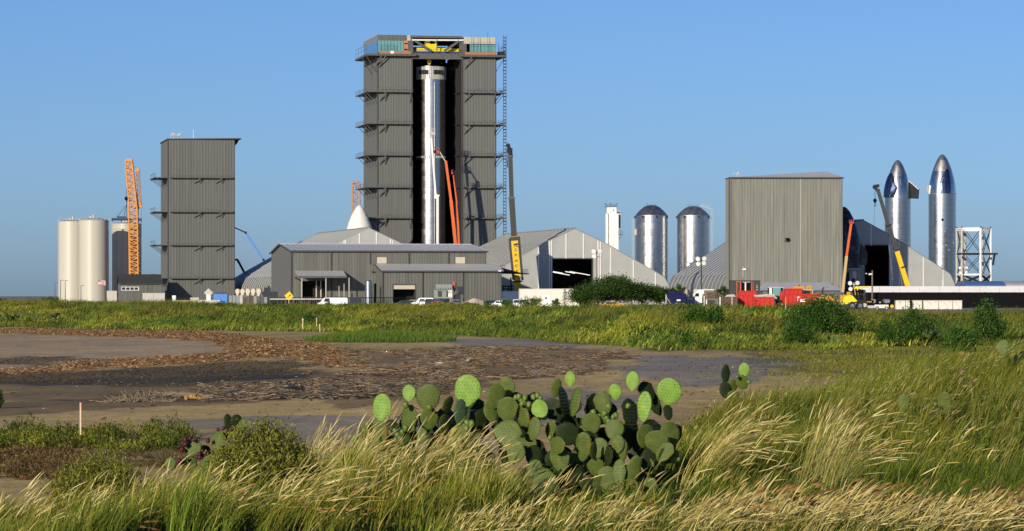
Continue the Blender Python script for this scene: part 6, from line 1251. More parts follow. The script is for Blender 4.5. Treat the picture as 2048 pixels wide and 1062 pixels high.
def cactus(label, px0, Yb, pads, fruits=(), fr='fruit_green', seed=1, z0=None, areole=True, fill=()):
    rr = random.Random(seed); gz0 = hz(px0,Yb) if z0 is None else z0; t = thing('prickly_pear', label, 'cactus', (X(px0,Yb),Yb,gz0))
    def put(px, py, w, h, c, dy=0.0, yaw=None, roll=None):
        Y = Yb+dy; k = Y/F; W_, H_ = w*k*1.0, h*k*1.10; yaw = rr.uniform(-.5,.35) if yaw is None else yaw; roll = rr.uniform(-.28,.28) if roll is None else roll
        W_ = W_/max(.35,abs(math.cos(yaw))) if abs(yaw) < 1 else H_*.85
        pm, am = PADS[KEY[c]][rr.randrange(4)]; th = rr.uniform(.028,.040)*max(.7,min(1.3,H_/.28))
        Mx = Matrix.Translation((X(px,Y)-X(px0,Yb), dy, Z(py,Y)-gz0)) @ Matrix.Rotation(roll,4,'Y') @ Matrix.Rotation(yaw,4,'Z') @ Matrix.Rotation(rr.uniform(-.18,.12),4,'X') @ Matrix.Translation((0,0,-H_/2)) @ Matrix.Diagonal((W_,th,H_,1))
        o = obj('pad', pm, t); o.matrix_local = Mx
        if areole: obj('areoles', am, o)['kind'] = 'stuff'
    for p in pads: put(*p)
    for (a0,a1,b0,b1,n,cs,d0,d1,s0,s1) in fill:
        for i in range(n): s = rr.uniform(s0,s1); put(rr.uniform(a0,a1), rr.uniform(b0,b1), s, s*rr.uniform(1,1.35), rr.choice(cs), rr.uniform(d0,d1), rr.uniform(-1.3,1.3), rr.uniform(-.6,.6))
    for px, py, *dy in fruits:
        Y = Yb+(dy[0] if dy else -.12); s = rr.uniform(.8,1.15)*(.8 if fr == 'fruit_red' else 1); obj('fruit', FRM[fr], t, (X(px,Y)-X(px0,Yb), Y-Yb, Z(py,Y)-gz0-.03), (rr.uniform(-.5,.3),rr.uniform(-.6,.6),0), (s,s,s))
    return t
MP = [(762.6,815,39,52,'b',.1,-.25,.02),(818,786,27,31,'b',.2,-.2,-.1),(858,795,52,49,'m',.15,-.1,.1),(934,781,55,58,'b',.25,-.2,0),(922.6,825,25,49,'u',-.1,.5,.05),(991,793,38,46,'m',0,.3,.2),(1012,776,37,41,'m',.3,-.3,.1),(1016,818,46,46,'m',-.05,-.1,.2),(1017.5,866,56,50,'p',-.3,-.15,.1),
 (1079,818,42,30,'b',-.2,-.35,1.2),(1112,776,21,36,'m',.1,.3,.15),(1140,758,22,28,'b',.2,-.25,0),(1130,803,30,56,'d',.1,1.2,.1),(1149,803,20,55,'m',.0,-.8,.05),(1230,784,26,30,'b',.1,-.25,-.1),(1265,762,27,36,'b',.15,-.3,.02),(1289,813,32,56,'b',-.1,-.45,.05),(1295,782,32,38,'d',.3,.6,-.4),
 (1337.5,783,50,51,'b',.1,-.2,.1),(1337,825,20,29,'d',-.05,.5,0),(1207,806,38,44,'m',.1,-.2,-.3),(1183,804,24,34,'d',.2,.9,.4),(1183,846,40,38,'m',-.2,-.1,-.4),(1228,859,40,36,'m',-.25,-.2,.3),(1167,893,34,54,'m',-.35,-.3,.1),(1242,900,31,48,'m',-.35,-.2,0),(1197,897,36,40,'m',-.3,-.3,.4),
 (1119,917,38,54,'p',-.45,-.35,-.1),(1090,966,62,46,'m',-.6,-.2,1.0),(1193,934,36,36,'m',-.45,-.2,-.2),(1214,956,42,44,'m',-.55,-.1,.1),(1239,946,28,52,'p',-.6,-.3,-.05),(1267,941,30,50,'m',-.55,.2,.15),(1313,884,50,44,'m',-.2,-.2,-.2),(755.6,868,42,50,'m',-.1,-.15,.05),(819,836,32,50,'m',.05,-.5,.35),
 (859,837,36,40,'m',0,.2,0),(842,871,22,30,'m',-.1,-.3,0),(806,880,28,36,'m',-.05,.4,.2),(894,812,18,40,'m',.2,1.0,.1),(889,852,16,44,'m',.05,1.0,-.1),(1067,857,26,44,'m',-.2,-.5,.1),(1046,834,28,46,'m',0,-.5,-.1),(982,824,28,40,'m',.1,.4,-.2),(1070,912,34,42,'d',-.3,.3,.1),(1031,905,36,44,'p',-.45,-.2,.2),
 (1133,868,50,44,'d',.1,.2,.5),(1256,868,36,60,'d',.1,.9,.1),(726,898,44,30,'p',-.2,-.3,1.1),(1262,826,34,54,'d',.1,.8,.05),(1290,872,34,44,'m',0,.5,.3),(1340,868,40,44,'m',.1,.4,-.3),(955,845,34,44,'d',.2,.5,.2),(925,870,36,44,'m',.1,-.4,0),(700,905,26,28,'p',-.1,.2,.9),(1150,950,40,46,'d',-.3,.3,.2),(1230,985,40,40,'m',-.6,-.2,.6),(1180,975,34,44,'d',-.5,.4,-.3),(1300,920,36,46,'d',-.2,.3,.4),(1330,905,34,40,'m',-.25,-.3,.7)]
FG = [(1036,795),(1043,800),(1049,797),(1041,808),(1050,806),(1057,810),(1068,795),(1076,792),(1083,796),(1029,795),(937,846),(941,852),(946,848),(933,858),(796,870),(803,866),(800,876),(810,858),(790,862),(1190,826),(1196,832),(1202,838),(1207,843),(1213,836),(1216,846),(1224,834),(1232,832),(1205,828),(1098,875),(1094,918),(1104,926),(1112,940),(1118,948),(1124,944),(1092,935),(1318,900),(1325,908),(1332,904),(1338,912),(1345,906),(1352,910),(1358,918),(1330,918),(1342,922),(711,876),(706,884),(696,908),(730,874),(813,812),(862,816),(735,852),(728,860),(1086,835),(1219,815),(1253,812)]
cactus('large prickly pear thicket with green fruit in the middle foreground', 1050, 42.0, MP, FG, seed=3, fill=((730,900,845,940,20,'mddd',.15,1.0,26,44),(890,1110,835,970,36,'mdddd',.15,1.0,28,48),(1090,1350,845,985,46,'mdddd',.1,.9,28,48),(940,1310,805,860,20,'dd',.4,1.0,30,48),(1060,1340,880,985,26,'mmmd',-.6,-.1,22,36),(740,960,860,920,10,'mmd',-.2,.1,20,32)))  # dark fill pads stand in for shade in the gaps
RP = [(383,895,38,31,'m',-.05,-.2,.1),(435,881,27,38,'m',0,-.3,.05),(457,845,16,32,'d',.1,.6,0),(474,842,22,24,'d',.15,.4,.2),(487,851,29,20,'m',0,-.2,1.2),(453,868,20,22,'m',.1,-.2,0),(341,928,24,24,'m',-.1,-.2,.3),(421,927,34,34,'m',-.1,-.2,.2),(551,878,16,24,'d',.1,.5,.1),(478,866,18,26,'d',.1,.4,0),(380,930,34,30,'m',0,.3,-.3),(410,905,26,26,'d',.1,.6,.3),(450,910,28,36,'d',.1,.4,0),(548,900,22,28,'d',.1,.3,0),(400,950,36,34,'m',0,.2,.2),(440,945,36,34,'m',.1,.2,-.2)]
FRD = [(363,885),(360,893),(361,899),(373,880),(380,876),(392,877),(417,881),(437,858),(445,856),(464,858),(454,880),(406,901),(416,904),(426,905),(394,914),(401,915),(554,865),(559,867),(362,921),(371,917),(357,926),(468,872),(458,862),(367,889),(386,878),(398,908),(411,906),(549,870)]
cactus('small prickly pear with dark red fruit left of the feathery shrub', 430, 43.5, RP, FRD, 'fruit_red', 8)
cactus('two-padded prickly pear standing apart right of the big thicket', 1468, 60, [(1450,748,18,36,'d',.1,.5,-.1),(1488,740,22,27,'b',0,-.2,.1),(1484,764,30,22,'m',0,.2,1.3),(1462,776,26,34,'m',.1,.4,.3),(1452,780,24,32,'d',0,.3,0),(1466,796,26,30,'m',0,.2,.2),(1478,812,24,30,'d',.1,.3,0)], [(1476,754),(1500,764)], seed=5)
cactus('prickly pear cut by the right edge of the picture', 2024, 62, [(2007,695,26,30,'p',.1,-.2,0),(2036,738,22,52,'d',.2,1.1,.05),(2046,720,26,34,'d',.2,.4,.1),(2024,745,28,40,'d',.1,.4,-.2),(2040,770,30,40,'m',0,.3,.2),(2015,728,18,36,'m',.1,.5,-.3)], [(2027,690),(2026,697)], seed=6)
cactus('pale prickly pear sunk in the tall grass at right', 1845, 52, [(1808,806,27,32,'m',0,-.2,.1),(1811,828,24,30,'m',0,.2,0),(1890,806,28,42,'m',.1,-.3,.05),(1760,838,30,28,'m',0,-.1,.3),(1868,836,28,34,'m',0,.3,.5),(1888,840,34,34,'d',.2,.4,.2),(1780,846,20,26,'d',.1,.5,0)], [(1873,808),(1905,838)], seed=7)
for i, (px, py, Y, n, lab) in enumerate(((25,633,340,16,'wide pale prickly pear clump at the left end of the bank'),(70,634,338,5,'prickly pear clump second from the left on the bank'),(108,634,336,7,'prickly pear clump third from the left on the bank'),(270,615,375,5,'prickly pear clump high on the bank below the small gabled building'),(190,622,360,4,'prickly pear clump high on the bank below the flag'),(330,635,330,4,'prickly pear clump below the windowless tower'),(395,637,322,5,'prickly pear clump below the grey diamond sign'),(790,643,306,6,'prickly pear clump on the bank below the picket fence'),(1045,650,262,7,'row of prickly pear pads low on the bank in the middle'),(1438,663,208,9,'prickly pear clump under the wide dark bush'),(1668,678,196,14,'pale prickly pear clump at the foot of the biggest bush'),(1860,668,196,8,'prickly pear clump low on the bank at the right'))):
    rr = random.Random(i+40); sp = 13 if n > 6 else 9
    if i == 0: sp = 22
    cactus(lab, px, Y, [(px+rr.uniform(-sp,sp), py+rr.uniform(-5,4), rr.uniform(5,8), rr.uniform(6,9), rr.choice('mmd') if i != 10 else rr.choice('pppm'), rr.uniform(-.5,.5), rr.uniform(-.8,.8), rr.uniform(-.7,.7)) for _ in range(n*2)], seed=i+50, areole=False)
# ------------------------------------------------------------------ grass
def blades(x, y, z, L, Wd, ang, bend, cb, ct, seg=3, prof=None):
    n = len(x); t = np.linspace(0,1,seg+1); prof = prof if prof is not None else np.array([.8,1,.75,.5,.1])[np.round(np.linspace(0,4,seg+1)).astype(int)]
    lean = bend[:,None]*t[None,:]**1.6; up = np.sqrt(np.clip(1-(.78*np.minimum(bend,1.15))[:,None]**2*t[None,:]**1.6,.08,1))
    hx = np.cos(ang)[:,None]*lean*L[:,None]; hy = np.sin(ang)[:,None]*lean*L[:,None]; hz_ = t[None,:]*up*L[:,None]
    wa = RNG.uniform(-.6,.6,n); wx = np.cos(wa)[:,None]*Wd[:,None]*prof[None,:]/2; wy = np.sin(wa)[:,None]*Wd[:,None]*prof[None,:]/2
    px = x[:,None]+hx; py = y[:,None]+hy; pz = z[:,None]+hz_-.02
    V = np.stack([np.stack([px-wx,py-wy,pz],-1), np.stack([px+wx,py+wy,pz],-1)],2).reshape(n,(seg+1)*2,3)
    b = (np.arange(n)*(seg+1)*2)[:,None,None]; k = np.arange(seg)*2; q = np.stack([k,k+1,k+3,k+2],-1)[None]; Q_ = (b+q).reshape(-1,4)
    C = cb[:,None,:]*(1-t)[None,:,None]+ct[:,None,:]*t[None,:,None]; C = np.repeat(C,2,1).reshape(-1,3)
    return V.reshape(-1,3), Q_, C, np.stack([px[:,-1],py[:,-1],pz[:,-1]],-1), np.stack([px[:,-1]-px[:,-2],py[:,-1]-py[:,-2],pz[:,-1]-pz[:,-2]],-1)
def heads(tip, d, Ls, Ws, C):               # slim seed plumes as 3-sided spindles along the stem end
    n = len(tip); d = d/(np.linalg.norm(d,axis=1)[:,None]+1e-9); d[:,2] -= .06; d /= np.linalg.norm(d,axis=1)[:,None]; u = np.cross(d,np.array([0,1,.1])); u /= np.linalg.norm(u,axis=1)[:,None]+1e-9; v = np.cross(d,u); out = []; prof = [(0,.25),(.25,1),(.6,.85),(1,.06)]
    for s, w in prof:
        for k in range(3): a = 2*math.pi*k/3; out.append(tip+d*(Ls*s)[:,None]+(u*math.cos(a)+v*math.sin(a))*(Ws*w/2)[:,None]-np.array([0,0,1])*(Ls*s*s*.12)[:,None])
    V = np.stack(out,1).reshape(-1,3); q = np.array([(r*3+k,r*3+(k+1)%3,(r+1)*3+(k+1)%3,(r+1)*3+k) for r in range(3) for k in range(3)]); Q_ = (np.arange(n)[:,None,None]*12+q[None]).reshape(-1,4); return V, Q_, np.repeat(C,12,0)
def mixc(n, cols, p=None):
    cols = np.array(cols); k = RNG.choice(len(cols), n, p=p); return cols[k]*(.5+.9*RNG.random((n,1)))
GREEN = [(.07,.115,.008),(.105,.145,.010),(.03,.06,.005)]; OLIVE = [(.165,.175,.014),(.115,.135,.011)]; STRAW = [(.46,.38,.10),(.54,.46,.16),(.32,.26,.045)]; PALE = [(.62,.53,.23),(.48,.40,.14),(.40,.31,.10)]
class Bag:
    def __init__(s): s.V=[];s.Q=[];s.C=[];s.n=0
    def add(s, V, Q_, C): s.V.append(V); s.Q.append(Q_+s.n); s.C.append(C); s.n += len(V)
    def build(s, name, label, cat='grass'):
        return tag(fast(name, np.concatenate(s.V), np.concatenate(s.Q), 'grass', np.concatenate(s.C)), label, cat, kind='stuff')
def sow(bag, n, pxr, Yr, Lr, wr, bendr, base, tip, pt=None, seg=3, plume=0, pc=None, clump=None, wind=0.0, dens=None, keep=None, pl=(.07,.15), pw=(.008,.014), spread=.5, pb=None):
    if clump:
        nc, sd = clump; cy = RNG.uniform(*Yr,nc); cp = RNG.uniform(*pxr,nc); cx = (cp-1024)*cy/F; k = RNG.integers(0,nc,n); x = cx[k]+RNG.normal(0,sd,n); y = cy[k]+RNG.normal(0,sd*1.5,n); cs = RNG.random(nc)[k]
    else: y = RNG.uniform(*Yr,n); x = (RNG.uniform(*pxr,n)-1024)*y/F; cs = RNG.random(n)
    if keep is not None: m = keep(x,y); x, y, cs = x[m], y[m], cs[m]
    n = len(x); z = hgt(x,y); pn = fbm(x*1.1+3,y*.5,91); hn = fbm(x*.9,y*.45+7,93); L = RNG.uniform(*Lr,n)*(.7+.45*cs)*(.55+.95*hn)*np.clip(.35+z/.6,.3,1); ang = wind+RNG.normal(0,spread,n); bend = RNG.uniform(*bendr,n)
    tn = ((.5+1.0*pn)*(.65+.6*cs))[:,None]*(np.array([1,1,1])+(fbm(x*.7+8,y*.3,95)-.5)[:,None]*np.array([.5,0,.2])); cb = mixc(n,base,pb)*tn; ct = mixc(n,tip,pt)*tn**.6; w = RNG.uniform(*wr,n)
    V,Q_,C,tp,dr = blades(x,y,z,L,w,ang,bend,cb,ct,seg); bag.add(V,Q_,C)
    if plume:
        m = RNG.random(n) < plume; h = int(m.sum())
        if h: V,Q_,C = heads(tp[m]-dr[m]*.15, dr[m], RNG.uniform(*pl,h), RNG.uniform(*pw,h), mixc(h,pc or PALE)); bag.add(V,Q_,C)
fg = Bag()
# left tall windblown grass
YG = [(.25,.25,.028),(.33,.30,.05)]; MIX = GREEN+GREEN[:2]+OLIVE+OLIVE+YG[:1]; LP = (.14,.32); WP = (.011,.019); WB = (.008,.015)
sow(fg, 7500, (-60,420), (33.4,40.5), (.34,.60), WB, (.1,.75), GREEN, MIX+YG, None, 4, .02, PALE, (150,.08), 0.0, spread=.8, pl=LP, pw=WP)
sow(fg, 420, (-40,420), (35,42), (.42,.72), (.006,.010), (.3,.85), OLIVE, YG, None, 5, .55, PALE, (50,.10), 0.0, spread=.4, pl=LP, pw=WP)
sow(fg, 2200, (390,680), (33.4,37), (.24,.44), WB, (.2,.9), GREEN, MIX+YG, None, 4, .03, PALE, (70,.08), 0.0, spread=.8, pl=LP, pw=WP)
sow(fg, 260, (390,680), (33.6,37.5), (.40,.6), (.006,.010), (.4,.95), OLIVE, YG, None, 5, .6, PALE, (30,.10), 0.0, spread=.4, pl=LP, pw=WP)
sow(fg, 5800, (650,990), (34.5,40.3), (.36,.62), WB, (.1,.7), GREEN+OLIVE, MIX+YG+YG, None, 4, .03, PALE, (100,.08), 0.0, spread=.8, pl=LP, pw=WP)
sow(fg, 560, (640,930), (36.5,40.3), (.56,.78), (.006,.010), (.3,.85), OLIVE, STRAW+YG, None, 5, .5, PALE, (44,.11), 0.0, spread=.4, pl=LP, pw=WP)
sow(fg, 330, (600,735), (41.5,44.5), (.62,.95), (.006,.010), (.2,.65), STRAW+OLIVE, PALE, None, 5, .55, PALE, (14,.09), .0, spread=.6, pl=LP, pw=WP)
# low green growth before the cactus
sow(fg, 8500, (880,1600), (35.6,41.2), (.06,.15), WB, (.2,.9), GREEN, GREEN+[(.12,.18,.015)], None, 3, 0, None, (300,.09), 0.0, spread=1.8)
sow(fg, 110, (1000,1560), (36,40.5), (.30,.5), (.006,.009), (.3,.8), OLIVE, STRAW+GREEN[:1], None, 5, .5, PALE, (50,.12), 0.0, spread=.5, pl=LP, pw=WP)
# pale plume grass along the bottom right
sow(fg, 8000, (860,2120), (32.6,36.0), (.14,.32), WB, (.2,.9), GREEN+OLIVE, MIX+STRAW, None, 4, .06, PALE+STRAW, (240,.08), 0.05, spread=.7, pl=LP, pw=WP)
sow(fg, 500, (900,1400), (32.6,35), (.16,.27), (.007,.011), (.35,.95), OLIVE+STRAW, STRAW+PALE, None, 5, .6, PALE, (60,.10), 0.05, spread=.4, pl=(.12,.24), pw=(.011,.018))
sow(fg, 1300, (1330,2120), (32.6,34.8), (.26,.40), (.007,.011), (.35,.95), OLIVE+STRAW, STRAW+PALE, None, 5, .6, PALE, (130,.10), 0.05, spread=.4, pl=(.14,.30), pw=(.011,.019))
sow(fg, 330, (1350,2120), (32.8,36.2), (.40,.54), (.004,.006), (.6,1.1), STRAW, STRAW, None, 4, 1.0, [(.27,.15,.045),(.33,.20,.065),(.20,.11,.04)], (80,.14), 0.05, pl=(.08,.15), pw=(.022,.038))
sow(fg, 80, (60,1300), (33.4,36), (.42,.55), (.004,.006), (.6,1.1), STRAW, STRAW, None, 4, 1.0, [(.30,.17,.055),(.24,.14,.05)], (40,.15), 0.05, pl=(.07,.13), pw=(.02,.032))
# two fountain clumps right of the cactus, green growth round them
sow(fg, 260, (1380,1440), (41.5,42.6), (.72,1.05), (.006,.010), (.5,1.05), OLIVE+STRAW, PALE+STRAW, None, 6, .6, PALE, (8,.10), 0.0, spread=.35, pl=(.14,.30), pw=(.012,.018))
sow(fg, 700, (1360,1460), (41.5,43.5), (.3,.6), WB, (.3,1.1), GREEN+OLIVE, MIX, None, 4, 0, PALE, (12,.11), 0.0, spread=.6)
sow(fg, 230, (1610,1660), (38.8,39.6), (.70,1.0), (.006,.010), (.15,.95), OLIVE+GREEN, PALE+STRAW, None, 6, .6, PALE, (5,.08), 0.0, spread=.35, pl=(.14,.30), pw=(.012,.018))
sow(fg, 2600, (1320,1560), (43,58), (.3,.6), WB, (.2,.9), GREEN+OLIVE, GREEN[:2]+OLIVE+YG, None, 4, .04, PALE, (90,.11), 0.0, spread=.9, pl=LP, pw=WP)
sow(fg, 6500, (1440,2120), (36.5,46), (.16,.38), WB, (.2,1.0), GREEN, GREEN+OLIVE, None, 4, .0, STRAW, (280,.09), 0.0, spread=1.2)
sow(fg, 280, (1400,2120), (37,48), (.45,.75), (.006,.009), (.3,.9), OLIVE, STRAW+OLIVE, None, 5, .4, STRAW+PALE, (70,.14), 0.0, spread=.6, pl=LP, pw=WP)
lp = fg
def mounds(n, pxr, Yr, rr_, hr, per, leaf, cols):
    cy = RNG.uniform(*Yr,n); cx = (RNG.uniform(*pxr,n)-1024)*cy/F; r = RNG.uniform(*rr_,n); h = RNG.uniform(*hr,n)*(.4+1.1*fbm(cx*.8,cy*.4,51)); u = RNG.normal(size=(n,per,3)); u /= np.linalg.norm(u,axis=2)[:,:,None]; u *= RNG.random((n,per,1))**.4; u[:,:,2] = np.abs(u[:,:,2])
    P = np.stack([cx[:,None]+u[:,:,0]*r[:,None], cy[:,None]+u[:,:,1]*r[:,None], hgt(cx,cy)[:,None]+u[:,:,2]*h[:,None]],-1).reshape(-1,3)+RNG.normal(0,.02,(n*per,3)); C = np.repeat(mixc(n,cols),per,0)*(.6+.8*RNG.random((n*per,1)))
    V,Q_,CC = leaf_quads(P,leaf*(.6+.9*RNG.random(n*per)),.3,C,1.2); lp.add(V,Q_,CC)
WEED = [(.05,.095,.010),(.08,.13,.012),(.035,.07,.008),(.11,.14,.014)]
mounds(300,(880,2120),(36,45),(.06,.2),(.08,.26),60,.05,WEED); mounds(90,(-40,900),(34,39),(.06,.2),(.15,.35),60,.05,WEED); mounds(160,(1380,2120),(46,70),(.1,.3),(.25,.5),70,.06,WEED)
fg.build('tall_grass', 'windblown straw and green grass across the foreground')
mg = Bag()
bank = lambda x,y: (hgt(x,y) > .06+.42*RNG.random(len(x)))
YO = [(.17,.18,.015),(.135,.155,.012),(.22,.20,.026)]
sow(mg, 17000, (1330,2140), (46,76), (.28,.60), (.011,.022), (.2,.9), GREEN+OLIVE, GREEN[:2]+YO, None, 3, .05, STRAW, (520,.22), 0.0, spread=.8, keep=bank)
sow(mg, 700, (1380,2140), (48,70), (.5,.75), (.006,.009), (.4,1.0), OLIVE, STRAW, None, 4, .7, [(.40,.30,.17),(.30,.20,.11)], (60,.2), 0.0, spread=.5, keep=bank)
sow(mg, 22000, (1440,2160), (76,160), (.3,.6), (.018,.034), (.2,.9), OLIVE+GREEN, GREEN[:2]+YO, None, 3, .02, STRAW, (600,.4), 0.0, spread=.8, keep=bank)
sow(mg, 5000, (1330,1800), (70,170), (.15,.45), (.008,.016), (.2,.9), OLIVE, YO, None, 3, .1, STRAW, (240,.25), 0.0, spread=.9, keep=lambda x,y: (x > 3.5+(y-60)*.07+2*RNG.normal(size=len(x))) & (hgt(x,y) < .4))
sow(mg, 34000, (1540,2160), (105,208), (.15,.48), (.03,.055), (.2,.9), OLIVE+[(.12,.09,.03)], YO+[(.14,.11,.03),(.10,.13,.03)], None, 2, 0, STRAW, (420,.9), 0.0, spread=1.2, keep=lambda x,y: x > 12+(fbm(x*.4,y*.1,47)-.5)*8+1.0*RNG.normal(size=len(x)))
sow(mg, 700, (1415,1530), (56,61), (.35,.6), (.010,.018), (.2,.8), GREEN+OLIVE, GREEN[:2]+YO, None, 3, .05, STRAW, (24,.13), 0.0, spread=1.2)
# the same growth goes on past both edges of the view
sow(mg, 9000, (2110,2950), (32.6,46), (.25,.5), (.012,.02), (.2,.9), GREEN+OLIVE, MIX+STRAW, None, 3, .08, PALE, (260,.14), 0.0, spread=.7, pl=LP, pw=WP)
sow(mg, 12000, (2130,2800), (46,110), (.3,.6), (.014,.028), (.2,.9), GREEN+OLIVE, GREEN[:2]+YO, None, 3, .03, STRAW, (260,.3), 0.0, spread=.8, keep=bank)
sow(mg, 6000, (-900,-50), (33.4,42), (.3,.55), (.012,.02), (.2,.9), GREEN, MIX+YG, None, 3, .05, PALE, (160,.14), 0.0, spread=.7, pl=LP, pw=WP)
sow(mg, 6000, (2130,2600), (105,208), (.15,.48), (.035,.06), (.2,.9), OLIVE, YO, None, 2, 0, STRAW, (160,.9), 0.0, spread=1.2)
mg.build('bank_grass', 'olive green grass on the rise at the right')
# low plants on the near mud edge at the left
lp = Bag()
mounds(210,(-60,380),(66,75),(.12,.4),(.15,.46),130,.075,[(.12,.145,.014),(.17,.175,.018),(.07,.09,.01),(.10,.12,.012)])
mounds(150,(-60,160),(56,66),(.15,.4),(.08,.26),110,.06,[(.13,.075,.03),(.17,.11,.04),(.10,.06,.03),(.12,.10,.03)])
mounds(90,(90,380),(60,67),(.12,.3),(.05,.15),90,.05,[(.10,.06,.03),(.09,.085,.02),(.13,.09,.04)])
lp.build('saltmarsh_plants', 'low green and rust salt plants at the near mud edge', 'plants')
# feathery shrubs
def feather(px, top, base, Y, wpx, label, n):
    z0 = hz(px,Y); H = Z(top,Y)-z0; rx = wpx*Y/F/2; t = thing('feathery_shrub', label, 'shrub', (X(px,Y),Y,z0)); rng = np.random.default_rng(int(px)); m = MB(); P = []; K = []
    for i in range(n):
        a = rng.random()*6.283; r = rng.random()**.6; e = np.array([math.cos(a)*r*rx, math.sin(a)*r*rx*.7, H*(1-.55*r*r)*(.75+.3*rng.random())]); b = np.array([e[0]*.25,e[1]*.25,0]); m.tube(b,e,.006,.002,4); k = rng.random()
        s = np.linspace(.3,1.03,46)[:,None]; q = b+(e-b)*s+rng.normal(size=(46,3))*np.array([.035,.035,.03]); P.append(q); K += [k]*46
    m.build('stems', 'trunk', t); P = np.concatenate(P); K = np.array(K); C = np.array([.07,.088,.008])+np.clip(K*.6+rng.random(len(P))*.5,0,1)[:,None]*np.array([.21,.21,.02]); V,Q_,CC = leaf_quads(P,.042,.42,C,.9,rng); fast('foliage', V, Q_, 'leaf', CC, t)
feather(525,838,1010,40.3,240,'feathery olive shrub left of the prickly pear thicket',520)
feather(610,930,1010,40.5,110,'lower feathery shrub right beside the bigger olive one',120)
feather(200,905,1010,43.5,230,'low feathery shrub in the grass at the lower left',300)
# grass over the far bank
bk = Bag()
def onbank(x, y): d = y-np.interp(x,FX,FY); return (d > -3+6*fbm(x*.3,y*.2,61)) & (d < 80)
def bankgrass(n, Lr, wr, cols_b, cols_t, seedk, lo, hi, dmin=-5, dmax=80, zs=None):
    x = RNG.uniform(-72,64,n*2); y = np.interp(x,FX,FY)+RNG.uniform(dmin,dmax,n*2)**1.0; p = 1024+x*F/y; m = (p > -320)&(p < 2380)&onbank(x,y); nn = fbm(x*.13,y*.05,seedk); m &= (nn > lo)&(nn < hi); x, y, nn = x[m][:n], y[m][:n], nn[m][:n]; k = len(x)
    tn = (.45+1.1*fbm(x*.42,y*.17,97))[:,None]*(np.array([1,1,1])+(fbm(x*.1+8,y*.05,99)-.5)[:,None]*np.array([.7,.1,.2])); z = hgt(x,y); L = RNG.uniform(*Lr,k)*(.5+fbm(x*.5+4,y*.2,98)); V,Q_,C,_,_ = blades(x,y,z,L,RNG.uniform(*wr,k),RNG.normal(0,.7,k),RNG.uniform(.2,.85,k),mixc(k,cols_b)*tn,mixc(k,cols_t)*tn,2,np.array([.9,.8,.12])); bk.add(V,Q_,C)
BG = [(.125,.155,.012),(.10,.135,.010)]; BY = [(.30,.32,.03),(.36,.36,.045)]; BD = [(.028,.06,.008),(.022,.048,.006)]
bankgrass(70000,(.25,.6),(.05,.09),BG,BG+[(.15,.155,.014),(.12,.14,.012)],71,0,1)
bankgrass(26000,(.3,.6),(.05,.09),BD,BD+[(.05,.085,.012)],72,.52,1)
bankgrass(22000,(.25,.5),(.045,.08),BY,BY,73,.47,1,-4,46)
bankgrass(22000,(.12,.35),(.035,.06),[(.06,.09,.012),(.08,.11,.014)],[(.10,.14,.016),(.17,.19,.022)],74,0,1,-6,14)
bankgrass(14000,(.5,.95),(.03,.05),BG,[(.17,.14,.03),(.15,.13,.022)],75,.5,1,20,75)
n = 12000; a = RNG.normal(size=(n,2)); x = -8.5+a[:,0]*2.3; y = 222+a[:,1]*5; m = (((x+8.5)/4.6)**2+((y-222)/11)**2) < 1+.3*fbm(x*.4,y*.2,77); x, y = x[m], y[m]; k = len(x)
V,Q_,C,_,_ = blades(x,y,hgt(x,y),RNG.uniform(.15,.5,k),RNG.uniform(.03,.05,k),RNG.normal(0,1.5,k),RNG.uniform(.1,.7,k),mixc(k,[(.05,.09,.01)]),mixc(k,[(.10,.17,.012),(.12,.19,.014),(.05,.10,.01)]),2,np.array([.9,.8,.12])); bk.add(V,Q_,C)
bk.build('bank_grass', 'green and yellow grass covering the far bank')
lp = Bag()
def scrub(n, dr, rr_, hr, per, leaf, cols):
    x = RNG.uniform(-58,52,n); y = np.interp(x,FX,FY)+RNG.uniform(*dr,n); r = RNG.uniform(*rr_,n); h = RNG.uniform(*hr,n); u = RNG.normal(size=(n,per,3)); u /= np.linalg.norm(u,axis=2)[:,:,None]; u *= RNG.random((n,per,1))**.45; u[:,:,2] = np.abs(u[:,:,2])
    P = np.stack([x[:,None]+u[:,:,0]*r[:,None], y[:,None]+u[:,:,1]*r[:,None], hgt(x,y)[:,None]+u[:,:,2]*h[:,None]],-1).reshape(-1,3)+RNG.normal(0,.08,(n*per,3)); C = np.repeat(mixc(n,cols),per,0)*(.5+.9*RNG.random((n*per,1))); V,Q_,CC = leaf_quads(P,leaf*(.6+.9*RNG.random(n*per)),.4,C,.8); lp.add(V,Q_,CC)
scrub(420,(2,62),(.35,1.5),(.3,.85),90,.17,[(.028,.06,.008),(.04,.08,.01),(.02,.045,.008),(.06,.09,.012)])
scrub(300,(-2,20),(.3,1.4),(.15,.45),70,.14,[(.16,.18,.02),(.20,.20,.025),(.10,.13,.015)])
lp.build('bank_scrub', 'low weedy scrub dotting the far grassy bank', 'scrub')
# ------------------------------------------------------------------ litter on the flats
def scatter(polys, n, seed, amp, xr, yr):
    x = RNG.uniform(*xr,n); y = RNG.uniform(*yr,n); m = soft(x,y,polys,seed,amp); return x[m], y[m]
def flakes(x, y, L, asp, C, lift, tilt):
    k = len(x); a = RNG.normal(0,.7,k); s = RNG.uniform(*L,k); z = hgt(x,y)+RNG.random(k)*lift+.01; P = np.stack([x,y,z],-1); d = np.stack([np.cos(a),np.sin(a),RNG.normal(0,tilt,k)],-1); e = np.stack([-np.sin(a),np.cos(a),RNG.normal(0,tilt*1.6,k)],-1)
    V = np.stack([P-d*s[:,None]/2-e*(s*asp)[:,None]/2,P+d*s[:,None]/2-e*(s*asp)[:,None]/2,P+d*s[:,None]/2+e*(s*asp)[:,None]/2,P-d*s[:,None]/2+e*(s*asp)[:,None]/2],1).reshape(-1,3); return V, np.arange(4*k).reshape(k,4), np.repeat(C,4,0)
